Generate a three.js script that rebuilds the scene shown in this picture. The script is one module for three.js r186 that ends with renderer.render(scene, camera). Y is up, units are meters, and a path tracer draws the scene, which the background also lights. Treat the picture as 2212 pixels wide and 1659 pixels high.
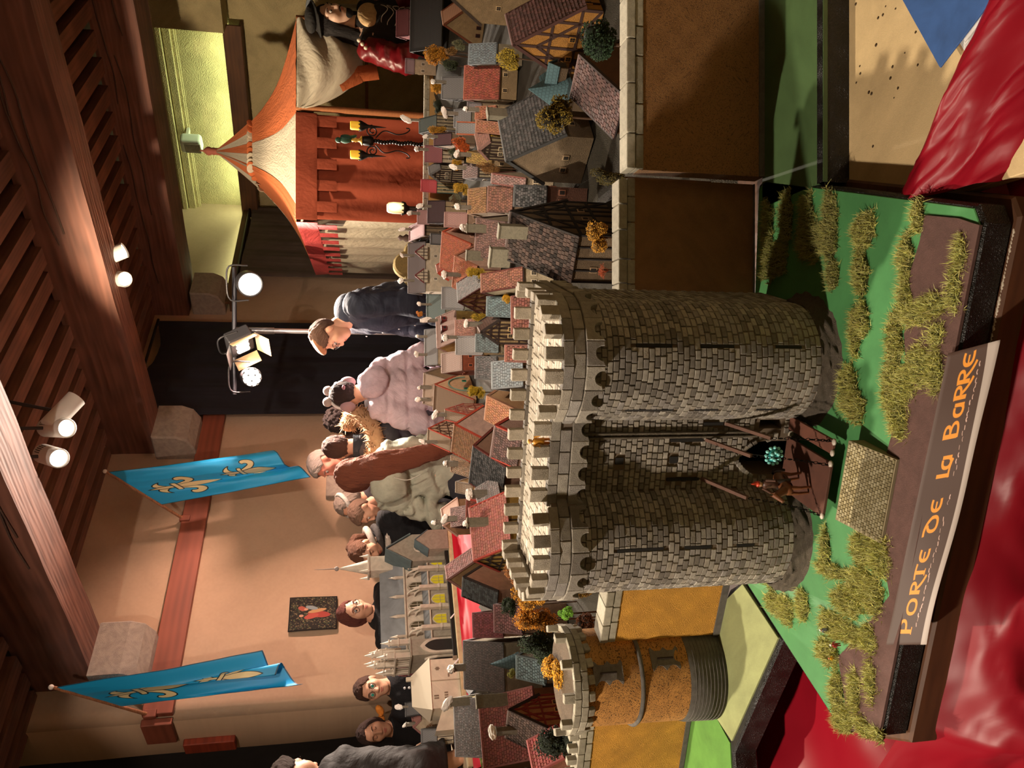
import * as THREE from 'three';
import { mergeGeometries, mergeVertices, toCreasedNormals } from 'three/addons/utils/BufferGeometryUtils.js';
import { RoundedBoxGeometry } from 'three/addons/geometries/RoundedBoxGeometry.js';
import { RectAreaLightUniformsLib } from 'three/addons/lights/RectAreaLightUniformsLib.js';
import { ImprovedNoise } from 'three/addons/math/ImprovedNoise.js';
import { FontLoader } from 'three/addons/loaders/FontLoader.js';

// ---------------------------------------------------------------- camera, lights, exposure
const scene = new THREE.Scene();
scene.background = new THREE.Color(0x000000);
const renderer = new THREE.WebGLRenderer({ antialias: true });
renderer.toneMapping = THREE.LinearToneMapping;
renderer.toneMappingExposure = 1.1;
renderer.shadowMap.enabled = true;
RectAreaLightUniformsLib.init();
const EYE = 1.5, PITCH = 11.5 * Math.PI / 180;
const camera = new THREE.PerspectiveCamera(2 * Math.atan(829.5 / 1664) * 180 / Math.PI, 2212 / 1659, 0.05, 40);
camera.position.set(0, EYE, 0);
camera.up.set(1, 0, 0);                                   // the telephone is held on its side: the picture is turned a quarter
camera.lookAt(0, EYE - Math.sin(PITCH), -Math.cos(PITCH));
camera.focus = 1.9; camera.userData.fStop = 40;

// the room: t runs along the left wall into the depth, s from that wall into the room
const WALL = new THREE.Vector3(-1.531, 0, -5.3), ROOM_TURN = 48 * Math.PI / 180;
const room = (t, y, s) => new THREE.Vector3(t, y, s).applyAxisAngle(new THREE.Vector3(0, 1, 0), ROOM_TURN).add(WALL);

// lamps: [place, aim, colour, candela, cone half angle]; the fittings are built further down around these lights
const LAMPS = {
  stage: [
    { p: [0.677, 2.2, -5.5], aim: [-0.35, 1.0, -2.2], c: 0xfff0de, i: 36, a: 1.1, r: 0.075, hot: 1.0 },
    { p: [0.25, 2.245, -5.5], aim: [-1.2, 1.2, -4.6], c: 0xffcfba, i: 17, a: 1.4, r: 0.05, hot: 1.0 },
    { p: [0.046, 2.19, -5.5], aim: [-0.2, 0.95, -1.6], c: 0xfff0de, i: 34, a: 1.2, r: 0.058, hot: 1.0 },
  ],
  track: [
    { p: room(1.635, 2.95, 1.747).toArray(), aim: [1.6, 1.3, -5.2], c: 0xffe6c4, i: 9, a: 0.7, r: 0.05 },
    { p: room(1.509, 2.95, 1.607).toArray(), aim: [0.3, 1.0, -3.2], c: 0xffeed8, i: 13, a: 0.6, r: 0.05 },
    { p: room(0.354, 2.95, 1.64).toArray(), aim: [2.2, 1.4, -6.0], c: 0xffe6c4, i: 26, a: 0.8, r: 0.05 },
    { p: room(0.153, 2.95, 1.617).toArray(), aim: [-0.2, 1.0, -2.6], c: 0xffeed8, i: 13, a: 0.55, r: 0.05 },
    { p: room(-0.024, 2.95, 1.581).toArray(), aim: [-0.6, 1.0, -2.0], c: 0xffeed8, i: 13, a: 0.55, r: 0.05 },
  ],
  near: [                                                  // unseen, out of view; placed to light gate, beige wall and visitors
    { p: [-1.0, 2.95, -1.5], aim: [0.0, 1.0, -1.05], c: 0xffedd2, i: 15, a: 0.62, r: 0.04 },
    { p: [-1.75, 2.75, -0.4], aim: [-0.1, 1.0, -0.95], c: 0xffecd6, i: 21, a: 0.5, r: 0.09 },
    { p: [-0.7, 2.95, -0.6], aim: [-1.5, 1.75, -5.2], c: 0xffe6d2, i: 13, a: 0.62, r: 0.05 },
    { p: [0.9, 2.95, -0.2], aim: [-0.1, 1.0, -4.2], c: 0xffe9d2, i: 22, a: 0.5, r: 0.05 },
  ],
};
// ---------------------------------------------------------------- helpers
function rng(seed) { let a = seed >>> 0; return () => { a = (a + 0x6D2B79F5) | 0; let t = Math.imul(a ^ (a >>> 15), 1 | a); t = (t + Math.imul(t ^ (t >>> 7), 61 | t)) ^ t; return ((t ^ (t >>> 14)) >>> 0) / 4294967296; }; }
const V = (x, y, z) => new THREE.Vector3(x, y, z), PI = Math.PI, clamp = (x, a, b) => Math.min(b, Math.max(a, x)), lerp = (a, b, t) => a + (b - a) * t;
const perlin = new ImprovedNoise();
const fbm = (x, y, z, n = 4) => { let s = 0, a = 1, t = 0; for (let i = 0; i < n; i++) { s += a * perlin.noise(x, y, z); t += a; a *= 0.5; x *= 2.03; y *= 2.03; z *= 2.03; } return s / t; };
const taken = new Map();
function numbered(name) { const n = taken.get(name) ?? 0; taken.set(name, n + 1); return n ? name + '_' + String(n).padStart(3, '0') : name; }
function tag(o, label, category, group, kind) { if (label) o.userData.label = label; if (category) o.userData.category = category; if (group) o.userData.group = group; if (kind) o.userData.kind = kind; return o; }
function thing(name, label, category, p = [0, 0, 0], turn = 0, group) {
  const o = new THREE.Group(); o.name = numbered(name); scene.add(o); o.position.set(...p); o.rotation.y = turn; return tag(o, label, category, group);
}
function struct(name, geo, mat, p = [0, 0, 0], turn = 0) { const o = part(name, geo, mat, scene); o.position.set(...p); o.rotation.y = turn; o.name = numbered(name); return tag(o, null, null, null, 'structure'); }
// geometries are joined as plain triangles with position, normal and uv in metres
function plain(g) { const h = g.index ? g.toNonIndexed() : g; for (const k of Object.keys(h.attributes)) if (!['position', 'normal', 'color'].includes(k)) h.deleteAttribute(k); if (!h.attributes.normal) h.computeVertexNormals(); h.clearGroups?.(); return h; }
function metric(g) {
  const p = g.attributes.position, n = g.attributes.normal, uv = new Float32Array(p.count * 2);
  for (let i = 0; i < p.count; i += 3) {
    let nx = 0, ny = 0, nz = 0; for (let k = 0; k < 3; k++) { nx += n.getX(i + k); ny += n.getY(i + k); nz += n.getZ(i + k); }
    nx = Math.abs(nx); ny = Math.abs(ny); nz = Math.abs(nz);
    for (let k = 0; k < 3; k++) { const x = p.getX(i + k), y = p.getY(i + k), z = p.getZ(i + k); const [u, v] = ny > nx && ny > nz ? [x, z] : nx > nz ? [z, y] : [x, y]; uv[(i + k) * 2] = u; uv[(i + k) * 2 + 1] = v; }
  }
  g.setAttribute('uv', new THREE.BufferAttribute(uv, 2)); return g;
}
function join(list) { const a = [].concat(list).map(plain); const g = a.length === 1 ? a[0] : mergeGeometries(a, false); return metric(g); }
function part(name, geo, mat, parent, label) {
  const m = new THREE.Mesh(Array.isArray(geo) ? join(geo) : geo.attributes.uv && geo.userData.kept ? geo : join(geo), mat);
  m.name = name; m.castShadow = m.receiveShadow = true; if (label) m.userData.label = label; parent.add(m); return m;
}
const keep = (g) => { g.userData.kept = true; return g; };                 // geometry with its own uv
const shared = (g) => keep(join(g));                                        // made once, used by many meshes
function put(name, geo, mat, parent, p, r, s) { const m = part(name, geo, mat, parent); if (p) m.position.set(...p); if (r) m.rotation.set(...r); if (s) m.scale.set(...[].concat(s).length === 1 ? [s, s, s] : s); return m; }
const box = (w, h, d, x = 0, y = 0, z = 0, rx = 0, ry = 0, rz = 0) => new THREE.BoxGeometry(w, h, d).applyMatrix4(new THREE.Matrix4().compose(V(x, y, z), new THREE.Quaternion().setFromEuler(new THREE.Euler(rx, ry, rz)), V(1, 1, 1)));
const rbox = (w, h, d, x = 0, y = 0, z = 0, r = 0.003, seg = 1) => new RoundedBoxGeometry(w, h, d, seg, Math.min(r, w / 2.1, h / 2.1, d / 2.1)).translate(x, y, z);
function bar(a, b, w, h = w, up = V(0, 1, 0)) {                             // box from a to b
  const d = b.clone().sub(a), l = d.length(); d.normalize(); if (Math.abs(d.dot(up)) > 0.98) up = V(1, 0, 0.01);
  const x = V().crossVectors(up, d).normalize(), y = V().crossVectors(d, x);
  return new THREE.BoxGeometry(w, h, l).applyMatrix4(new THREE.Matrix4().makeBasis(x, y, d)).translate((a.x + b.x) / 2, (a.y + b.y) / 2, (a.z + b.z) / 2);
}
function rod(a, b, r1, r2 = r1, seg = 10) { const d = b.clone().sub(a), l = d.length(); return new THREE.CylinderGeometry(r2, r1, l, seg).applyQuaternion(new THREE.Quaternion().setFromUnitVectors(V(0, 1, 0), d.normalize())).translate((a.x + b.x) / 2, (a.y + b.y) / 2, (a.z + b.z) / 2); }
const lathe = (pts, seg = 24) => new THREE.LatheGeometry(pts.map(([r, y]) => new THREE.Vector2(r, y)), seg);
const tube = (pts, r, n = 24, seg = 6, closed = false) => new THREE.TubeGeometry(new THREE.CatmullRomCurve3(pts.map((p) => (p.isVector3 ? p : V(...p))), closed), n, r, seg, closed);
const ball = (r, x = 0, y = 0, z = 0, sx = 1, sy = 1, sz = 1, d = 12) => new THREE.SphereGeometry(r, d, Math.round(d * 0.7)).scale(sx, sy, sz).translate(x, y, z);
function shape(pts) { const s = new THREE.Shape(); pts.forEach(([x, y], i) => (i ? s.lineTo(x, y) : s.moveTo(x, y))); s.closePath(); return s; }
const slab = (pts, d, bevel = 0) => new THREE.ExtrudeGeometry(pts.type === 'Shape' ? pts : shape(pts), { depth: d - 2 * bevel, bevelEnabled: bevel > 0, bevelSize: bevel, bevelThickness: bevel, bevelSegments: 1, bevelOffset: -bevel, curveSegments: 10 }).translate(0, 0, bevel);
// a polygon on the ground (x, z), raised from y0 to y1
const plate = (pts, y0, y1, bevel = 0) => slab(pts.map(([x, z]) => [x, -z]), y1 - y0, bevel).rotateX(-PI / 2).translate(0, y0, 0);
function quad(a, b, c, d) { const g = new THREE.BufferGeometry(); g.setAttribute('position', new THREE.Float32BufferAttribute([a, b, c, a, c, d].flatMap((p) => (p.isVector3 ? p.toArray() : p)), 3)); g.computeVertexNormals(); return g; }
// surface given by f(u, v) -> Vector3, with u, v in metres kept as uv
function sheet(f, nu, nv, su = 1, sv = 1, thick = 0) {
  const pos = [], uv = [], idx = [];
  for (let j = 0; j <= nv; j++) for (let i = 0; i <= nu; i++) { const p = f(i / nu, j / nv); pos.push(p.x, p.y, p.z); uv.push((i / nu) * su, (j / nv) * sv); }
  for (let j = 0; j < nv; j++) for (let i = 0; i < nu; i++) { const a = j * (nu + 1) + i, b = a + 1, c = a + nu + 1, d = c + 1; idx.push(a, b, d, a, d, c); }
  const g = new THREE.BufferGeometry(); g.setAttribute('position', new THREE.Float32BufferAttribute(pos, 3)); g.setAttribute('uv', new THREE.Float32BufferAttribute(uv, 2)); g.setIndex(idx); g.computeVertexNormals();
  if (!thick) return keep(g);
  const n = g.attributes.normal, m = pos.length / 3, all = [...pos], idx2 = [...idx], uv2 = [...uv, ...uv];
  for (let i = 0; i < m; i++) all.push(pos[i * 3] - n.getX(i) * thick, pos[i * 3 + 1] - n.getY(i) * thick, pos[i * 3 + 2] - n.getZ(i) * thick);
  for (let i = 0; i < idx.length; i += 3) idx2.push(idx[i] + m, idx[i + 2] + m, idx[i + 1] + m);
  const edge = []; for (let i = 0; i <= nu; i++) edge.push(i); for (let j = 1; j <= nv; j++) edge.push(j * (nu + 1) + nu); for (let i = nu - 1; i >= 0; i--) edge.push(nv * (nu + 1) + i); for (let j = nv - 1; j > 0; j--) edge.push(j * (nu + 1));
  for (let k = 0; k < edge.length; k++) { const a = edge[k], b = edge[(k + 1) % edge.length]; idx2.push(b, a, a + m, b, a + m, b + m); }
  const h = new THREE.BufferGeometry(); h.setAttribute('position', new THREE.Float32BufferAttribute(all, 3)); h.setAttribute('uv', new THREE.Float32BufferAttribute(uv2, 2)); h.setIndex(idx2); h.computeVertexNormals(); return keep(h);
}
// ---------------------------------------------------------------- textures and materials
function gray(n, f, srgb) {
  const d = new Uint8Array(n * n * 4);
  for (let y = 0; y < n; y++) for (let x = 0; x < n; x++) { const v = f(x / n, y / n, x, y), c = Array.isArray(v) ? v : [v, v, v], o = (y * n + x) * 4; for (let k = 0; k < 3; k++) d[o + k] = clamp(c[k], 0, 1) * 255; d[o + 3] = 255; }
  const t = new THREE.DataTexture(d, n, n); t.wrapS = t.wrapT = THREE.RepeatWrapping; t.magFilter = THREE.LinearFilter; t.minFilter = THREE.LinearMipmapLinearFilter; if (srgb) t.colorSpace = THREE.SRGBColorSpace; t.needsUpdate = true; return t;
}
// noise that closes on itself over the unit square
const loop = (u, v, s, o = 0) => { const a = u * 2 * PI, b = v * 2 * PI, r = s / (2 * PI); return perlin.noise(Math.cos(a) * r + 7 + o, Math.sin(a) * r + Math.cos(b) * r * 1.01 + o * 3, Math.sin(b) * r + 3.3 - o); };
const loopf = (u, v, s, n = 3, o = 0) => { let x = 0, a = 1, t = 0; for (let i = 0; i < n; i++) { x += a * loop(u, v, s, o + i * 5.3); t += a; a *= 0.55; s *= 2; } return x / t; };
const r0 = rng(11);
const TX = {
  mottle: gray(256, (u, v) => 0.9 + 0.34 * loopf(u, v, 9, 4) + (r0() - 0.5) * 0.06),
  faint: gray(128, (u, v) => 0.93 + 0.1 * loopf(u, v, 9, 4) + (r0() - 0.5) * 0.05),
  fleck: gray(256, (u, v) => { const n = loopf(u, v, 110, 1, 4); return 0.95 + 0.1 * loopf(u, v, 8, 2) - (n > 0.3 ? 0.5 : 0); }),
  grain: gray(256, () => 0.5 + (r0() - 0.5) * 0.7),
  lump: gray(256, (u, v) => 0.5 + 0.9 * loopf(u, v, 60, 2)),
  speckle: gray(256, (u, v) => { const n = loopf(u, v, 70, 2, 4); return 0.95 + 0.2 * loopf(u, v, 8, 2) - (n > 0.22 ? 0.75 : n > 0.16 ? 0.3 : 0); }),
  wood: gray(256, (u, v) => 0.8 + 0.32 * perlin.noise(Math.cos(v * 2 * PI) * 7, Math.sin(v * 2 * PI) * 7, Math.cos(u * 2 * PI) * 0.6 + Math.sin(u * 2 * PI) * 0.3) + 0.25 * loop(u, v, 5, 9)),
  weave: gray(128, (u, v, x, y) => 0.55 + 0.25 * ((x >> 1) % 2 === (y >> 1) % 2 ? 1 : -1) + (r0() - 0.5) * 0.3),
  cloth: gray(256, (u, v) => 0.5 + 0.5 * loopf(u, v, 14, 4, 2)),
};
function at(t, size, sizeV = size) { const c = t.clone(); c.repeat.set(1 / size, 1 / sizeV); c.needsUpdate = true; return c; }
const M = {}, colour = (c) => new THREE.Color(c);
// mat(colour, {r rough, tx: [texture, metres] colour variation, b: [texture, metres, height] relief, ...})
function mat(c, o = {}) {
  const { r = 0.85, tx, b, phys, ...rest } = o, p = { color: colour(c), roughness: r, ...rest };
  if (tx) { p.map = at(...tx); }
  if (b) { p.bumpMap = at(b[0], b[1]); p.bumpScale = b[2]; }
  return new (phys ? THREE.MeshPhysicalMaterial : THREE.MeshStandardMaterial)(p);
}
const cache = new Map();
const tone = (kind, c) => { const k = kind + c; if (!cache.has(k)) cache.set(k, KIND[kind](c)); return cache.get(k); };
const sharedTex = new Map();
const stx = (t, s, srgb) => { const k = t.id + '|' + s + srgb; if (!sharedTex.has(k)) { const c = at(t, s); sharedTex.set(k, c); } return sharedTex.get(k); };
const std = (c, r, map, bump, bs) => new THREE.MeshStandardMaterial({ color: colour(c), roughness: r, map: map ?? null, bumpMap: bump ?? null, bumpScale: bs ?? 1 });
const KIND = {
  tile: (c) => std(c, 0.8, stx(TX.mottle, 0.09, true), stx(TX.grain, 0.02), 0.0006),
  flat: (c) => std(c, 0.8, stx(TX.mottle, 0.2, true)),
  cast: (c) => std(c, 0.92, stx(TX.mottle, 0.14, true), stx(TX.lump, 0.06), 0.0022),
  stone: (c) => std(c, 0.9, stx(TX.mottle, 0.05, true), stx(TX.lump, 0.03), 0.0012),
  beam: (c) => std(c, 0.8, stx(TX.mottle, 0.1, true)),
  fabric: (c) => std(c, 0.9, stx(TX.mottle, 0.5, true), stx(TX.cloth, 0.35), 0.006),
  plastic: (c) => std(c, 0.45),
  metal: (c) => new THREE.MeshStandardMaterial({ color: colour(c), roughness: 0.35, metalness: 0.8 }),
  glow: (c) => new THREE.MeshStandardMaterial({ color: 0x111111, emissive: colour(c), emissiveIntensity: 1 }),
};
// ---------------------------------------------------------------- the room
const onWall = (o, t, y, s) => { o.position.copy(room(t, y, s)); o.rotation.y = ROOM_TURN; return o; };
M.jute = mat('#c9ab8e', { r: 0.95, tx: [TX.faint, 1.6], b: [TX.weave, 0.09, 0.0015] });
M.yellowWall = mat('#c6b486', { r: 0.95, tx: [TX.mottle, 1.4], b: [TX.lump, 0.5, 0.006] });
M.oak = mat('#7f5444', { r: 0.75, tx: [TX.wood, 0.9], b: [TX.wood, 0.9, 0.006] });
M.oakDark = mat('#80543f', { r: 0.85, tx: [TX.wood, 0.8], b: [TX.wood, 0.8, 0.004] });
M.boards = mat('#5c463a', { r: 0.9, tx: [TX.wood, 0.6] });
M.rail = mat('#94503a', { r: 0.6, tx: [TX.wood, 1.5] });
M.stoneBlock = mat('#b3a596', { r: 0.9, tx: [TX.mottle, 0.25], b: [TX.lump, 0.12, 0.004] });
M.dark = mat('#2a2422', { r: 0.95, tx: [TX.mottle, 0.8] });
M.brownDoor = mat('#3a2620', { r: 0.8, tx: [TX.mottle, 0.8] });
M.floor = mat('#6d5844', { r: 0.7, tx: [TX.wood, 0.7] });
M.valance = mat('#6b4426', { r: 0.7, tx: [TX.wood, 0.9] });
M.lintelWood = mat('#9c3f26', { r: 0.6, tx: [TX.wood, 0.7] });

const floor = struct('floor', box(12.6, 0.12, 9.2, -0.3, -0.06, 2.3), M.floor); onWall(floor, 0, 0, 0);
const wl = struct('wall_left', sheet((u, v) => V(lerp(-0.66, 5.9, u), lerp(0, 3.75, v), 0.006 * fbm(u * 9, v * 6, 1, 2)), 60, 30, 6.56, 3.75, 0.42), M.jute); onWall(wl, 0, 0, 0);
onWall(struct('wall_back', [box(0.3, 2.7, 6.6, 5.35, 1.35, 3.0), box(0.3, 1.05, 2.4, 5.5, 3.225, 0.86), box(0.62, 1.05, 4.3, 5.2, 3.225, 4.2)], M.yellowWall), 0, 0, 0);
onWall(struct('wall_right', box(12.6, 3.75, 0.2, -0.3, 1.875, 6.4), M.yellowWall), 0, 0, 0);
onWall(struct('wall_front', box(0.2, 3.75, 9.2, -6.5, 1.875, 2.3), M.yellowWall), 0, 0, 0);
onWall(struct('wall_passage', [box(6.2, 3.75, 0.2, -3.4, 1.875, -1.6), box(0.1, 3.75, 1.3, -0.5, 1.875, -1.06)], M.dark), 0, 0, 0);  // dark colour stands for the unlit space beyond the wall end
{ const d = struct('door_1', rbox(0.9, 2.1, 0.05, -0.62, 1.05, -1.46, 0.01), M.brownDoor); onWall(d, 0, 0, 0); part('door_panel', rbox(0.66, 0.8, 0.02, -0.62, 1.5, -1.425, 0.008), M.brownDoor, d); part('door_panel', rbox(0.66, 0.7, 0.02, -0.62, 0.5, -1.425, 0.008), M.brownDoor, d); }
{ // ceiling boards with a joist every 20 cm in each bay between the beams
  const c = struct('ceiling', box(12.6, 0.12, 9.2, -0.3, 3.57, 2.3), M.boards); onWall(c, 0, 0, 0);
  const rj = rng(5), bays = [[-6.4, -2.4], [-2.14, -0.44], [-0.13, 1.47], [1.75, 3.25]], gs = bays.map(([a, b]) => [0, 1, 2].map((k) => shared(box(b - a, 0.17, 0.1 + 0.012 * k))));
  bays.forEach(([a, b], n) => { for (let s = n === 0 ? 1.2 : -0.02 + n * 0.03; s < 6.3; s += 0.2 + (rj() - 0.5) * 0.03) { const m = part('joist', gs[n][Math.floor(rj() * 3)], M.oakDark, c); m.position.set((a + b) / 2, 3.41 + (rj() - 0.5) * 0.02, s); m.rotation.x = (rj() - 0.5) * 0.05; } });
}
function beam(t, w, y0, y1, s0 = -0.06, skew = 0) {                                   // a heavy oak beam lying across the room
  const len = 6.36 - s0, g = sheet((u, v) => { const a = v * 4, k = Math.floor(Math.min(a, 3.999)), f = a - k, c = [[-1, -1], [1, -1], [1, 1], [-1, 1]], p = c[k], q = c[(k + 1) % 4], x = u * len, wob = 0.008 * fbm(x * 1.6, k * 4, t, 3); return V(x, (y0 + y1) / 2 + lerp(p[1], q[1], f) * ((y1 - y0) / 2 - 0.004) + wob, lerp(p[0], q[0], f) * (w / 2 - 0.004) + wob); }, 60, 16, len, 2 * (w + y1 - y0));
  const b = struct('ceiling_beam', keep(toCreasedNormals(g, 0.5)), M.oak); b.position.copy(room(t, 0, s0)); b.rotation.y = ROOM_TURN - PI / 2 + skew;
  // long drying cracks, cut as dark splinters lying in the face
  const rc = rng(Math.round(t * 100) + 900);
  for (let k = 0; k < 4; k++) { const x0 = 0.3 + rc() * 3.4, y = lerp(y0 + 0.06, y1 - 0.08, rc()), pts = []; for (let i = 0; i < 7; i++) pts.push([x0 + i * 0.22, y + (rc() - 0.5) * 0.03 + i * 0.006, w / 2 + 0.001]); put('crack', tube(pts, 0.005, 24, 4), M.boards, b, null, null, [1, 1, 1]); }
  return b;
}
beam(-0.285, 0.27, 3.0, 3.36); beam(1.61, 0.26, 3.0, 3.36, -0.06, -0.06); beam(3.455, 0.42, 3.03, 3.36); beam(-2.27, 0.27, 3.0, 3.36);
function corbel(t) { const c = struct('corbel', slab(new THREE.Shape([[0, 0], [0, 0.3], [0.26, 0.3], [0.26, 0.13], [0.22, 0.05], [0.13, 0.005]].map(([x, y]) => new THREE.Vector2(x, y))), 0.36, 0.012).rotateY(-PI / 2).translate(0.18, 0, 0), M.stoneBlock); onWall(c, t, 2.705, -0.02); return c; }
onWall(struct('wall_stone', [rbox(0.2, 0.14, 0.06, 1.07, 1.65, 0.02, 0.01), rbox(0.16, 0.11, 0.04, 1.25, 1.655, 0.01, 0.008)], M.stoneBlock), 0, 0, 0); corbel(-0.3); corbel(1.6); corbel(3.45);
onWall(struct('trim_1', [rbox(2.5, 0.17, 0.045, 0.62, 2.632, 0.024, 0.006), rbox(0.045, 0.17, 0.24, -0.665, 2.632, -0.1, 0.006)], M.rail), 0, 0, 0);
onWall(struct('trim_2', rbox(0.045, 0.3, 0.12, -0.68, 2.37, -0.3, 0.008), M.lintelWood), 0, 0, 0);
// cornice and the valance board that hides the greenish tubes
onWall(struct('trim_3', [[0.05, 3.36, 0.09], [0.075, 3.29, 0.06], [0.05, 3.245, 0.03], [0.03, 3.22, 0.016]].map(([h, y, d]) => rbox(d, h, 2.1, 5.3 - d / 2, y, 1.0, 0.008)), M.yellowWall), 0, 0, 0);
onWall(struct('trim_4', [rbox(0.03, 0.17, 2.05, 5.06, 2.65, 1.05, 0.006), rbox(0.16, 0.025, 2.05, 5.13, 2.575, 1.05, 0.004), rbox(1.75, 0.06, 0.03, 4.2, 2.69, 0.1, 0.006), rbox(1.75, 0.02, 0.1, 4.2, 2.665, 0.05, 0.004)], M.valance), 0, 0, 0);
{ // fluorescent tubes lying behind the valance
  const tubeGeo = shared(new THREE.CylinderGeometry(0.012, 0.012, 1.9, 10)), glow = new THREE.MeshStandardMaterial({ color: 0x222222, emissive: colour(0xe8ffb4), emissiveIntensity: 1.6 });
  const t1 = thing('tube_lamp', 'greenish fluorescent tube hidden behind the brown valance on the yellow back wall', 'lamp'); onWall(t1, 5.16, 2.66, 1.05); put('tube', tubeGeo, glow, t1, [0, 0, 0], [PI / 2, 0, 0]);
  const t2 = thing('tube_lamp', 'greenish fluorescent tube behind the narrow ledge beside the black drape', 'lamp'); onWall(t2, 4.3, 2.7, 0.045); put('tube', tubeGeo, glow, t2, [0, 0, 0], [0, 0, PI / 2], [0.8, 0.85, 0.8]);
  for (const [t, s, w, turn] of [[5.15, 1.05, 1.9, 0], [4.3, 0.055, 1.6, 1]]) {
    const l = new THREE.RectAreaLight(0xeaffc4, turn ? 12 : 28, w, 0.06); l.name = 'tube_glow'; scene.add(l); l.position.copy(room(t, 2.7, s)); const q = room(turn ? t : t + 0.25, 3.7, turn ? s - 0.06 : s); l.lookAt(q);
    if (!turn) l.rotateZ(0); l.updateMatrixWorld();
    const x = V(1, 0, 0).applyQuaternion(l.quaternion), want = turn ? room(1, 0, 0).sub(room(0, 0, 0)) : room(0, 0, 1).sub(room(0, 0, 0)), z = V(0, 0, 1).applyQuaternion(l.quaternion);
    l.rotateZ(Math.atan2(V().crossVectors(x, want).dot(z), x.dot(want)));
  }
}
// ---------------------------------------------------------------- drape, dark sheet, flags, tapestry, speaker
M.drape = mat('#1d1d26', { r: 0.95, tx: [TX.mottle, 1] });
M.darkSheetBrown = mat('#5f4f47', { r: 0.95, tx: [TX.mottle, 1] });
function curtain(name, t0, t1, y0, y1, s, m, label, n = 9, sag = 0.05, amp = 0.014) {
  const c = thing(name, label, 'curtain'); onWall(c, 0, 0, 0); const w = t1 - t0;
  part('cloth', sheet((u, v) => V(t0 + u * w, lerp(y0, y1 + sag * Math.sin(u * 7) * v, v), s + amp * Math.sin(u * n * 2 * PI + 1.5 * fbm(u * 4, v, 2, 2)) * (1 - 0.5 * v) + 0.01 * fbm(u * 20, v * 3, 5, 2)), 120, 24, w, y1 - y0, 0.006), m, c);
  const r = part('curtain_rod', rod(V(t0 - 0.02, y1 + 0.03, s), V(t1 + 0.02, y1 + 0.03, s), 0.012), tone('metal', '#3a3a3a'), c); return c;
}
curtain('black_drape', 1.8, 3.02, 0.02, 3.22, 0.11, M.drape, 'tall black drape hanging on the wall behind the stage lamps', 5, 0.05, 0.012);
curtain('dark_brown_sheet', 3.75, 5.1, 0.02, 2.62, 0.13, M.darkSheetBrown, 'dark brown sheet over the wall under the lit ledge beside the tent', 5, 0.01, 0.01);  // plain dark brown sheet covering the dark wall area under the ledge
// a fleur-de-lis in cream with a black outline, printed on blue
const flagTex = (() => {
  const c = document.createElement('canvas'); c.width = 512; c.height = 768; const g = c.getContext('2d'); g.fillStyle = '#12a4e2'; g.fillRect(0, 0, 512, 768);
  const fleur = (x, y, s) => {
    g.save(); g.translate(x, y); g.scale(s, s); g.lineWidth = 0.035; g.strokeStyle = '#12222c'; g.fillStyle = '#ead9a4'; g.lineJoin = 'round';
    const draw = (f) => { g.beginPath(); f(); g.closePath(); g.fill(); g.stroke(); };
    for (const k of [-1, 1]) draw(() => { g.moveTo(0.1 * k, 0.16); g.bezierCurveTo(0.2 * k, -0.35, 0.62 * k, -0.62, 0.8 * k, -0.2); g.bezierCurveTo(0.86 * k, 0.06, 0.62 * k, 0.14, 0.54 * k, 0); g.bezierCurveTo(0.62 * k, -0.12, 0.5 * k, -0.24, 0.4 * k, -0.08); g.bezierCurveTo(0.32 * k, 0.04, 0.26 * k, 0.1, 0.22 * k, 0.18); });
    for (const k of [-1, 1]) draw(() => { g.moveTo(0.06 * k, 0.3); g.bezierCurveTo(0.12 * k, 0.5, 0.3 * k, 0.66, 0.52 * k, 0.5); g.bezierCurveTo(0.42 * k, 0.7, 0.22 * k, 0.86, 0.08 * k, 0.7); });
    draw(() => { g.moveTo(0, -1); g.bezierCurveTo(0.34, -0.6, 0.3, -0.2, 0.12, 0.16); g.lineTo(-0.12, 0.16); g.bezierCurveTo(-0.3, -0.2, -0.34, -0.6, 0, -1); });
    draw(() => { g.moveTo(-0.1, 0.3); g.lineTo(0.1, 0.3); g.bezierCurveTo(0.14, 0.6, 0.06, 0.8, 0, 0.95); g.bezierCurveTo(-0.06, 0.8, -0.14, 0.6, -0.1, 0.3); });
    draw(() => g.roundRect(-0.34, 0.15, 0.68, 0.15, 0.05)); g.restore();
  };
  fleur(200, 215, 150); fleur(300, 560, 175);
  g.strokeStyle = '#0b4c6a'; g.lineWidth = 7; g.strokeRect(3, 3, 506, 762);
  const t = new THREE.CanvasTexture(c); t.colorSpace = THREE.SRGBColorSpace; return t;
})();
M.flag = new THREE.MeshPhysicalMaterial({ map: flagTex, roughness: 0.5, side: THREE.DoubleSide, sheen: 0.4, sheenColor: colour('#9fe0ff') });
M.pole = mat('#a9714d', { r: 0.6, tx: [TX.wood, 0.2] });
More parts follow.
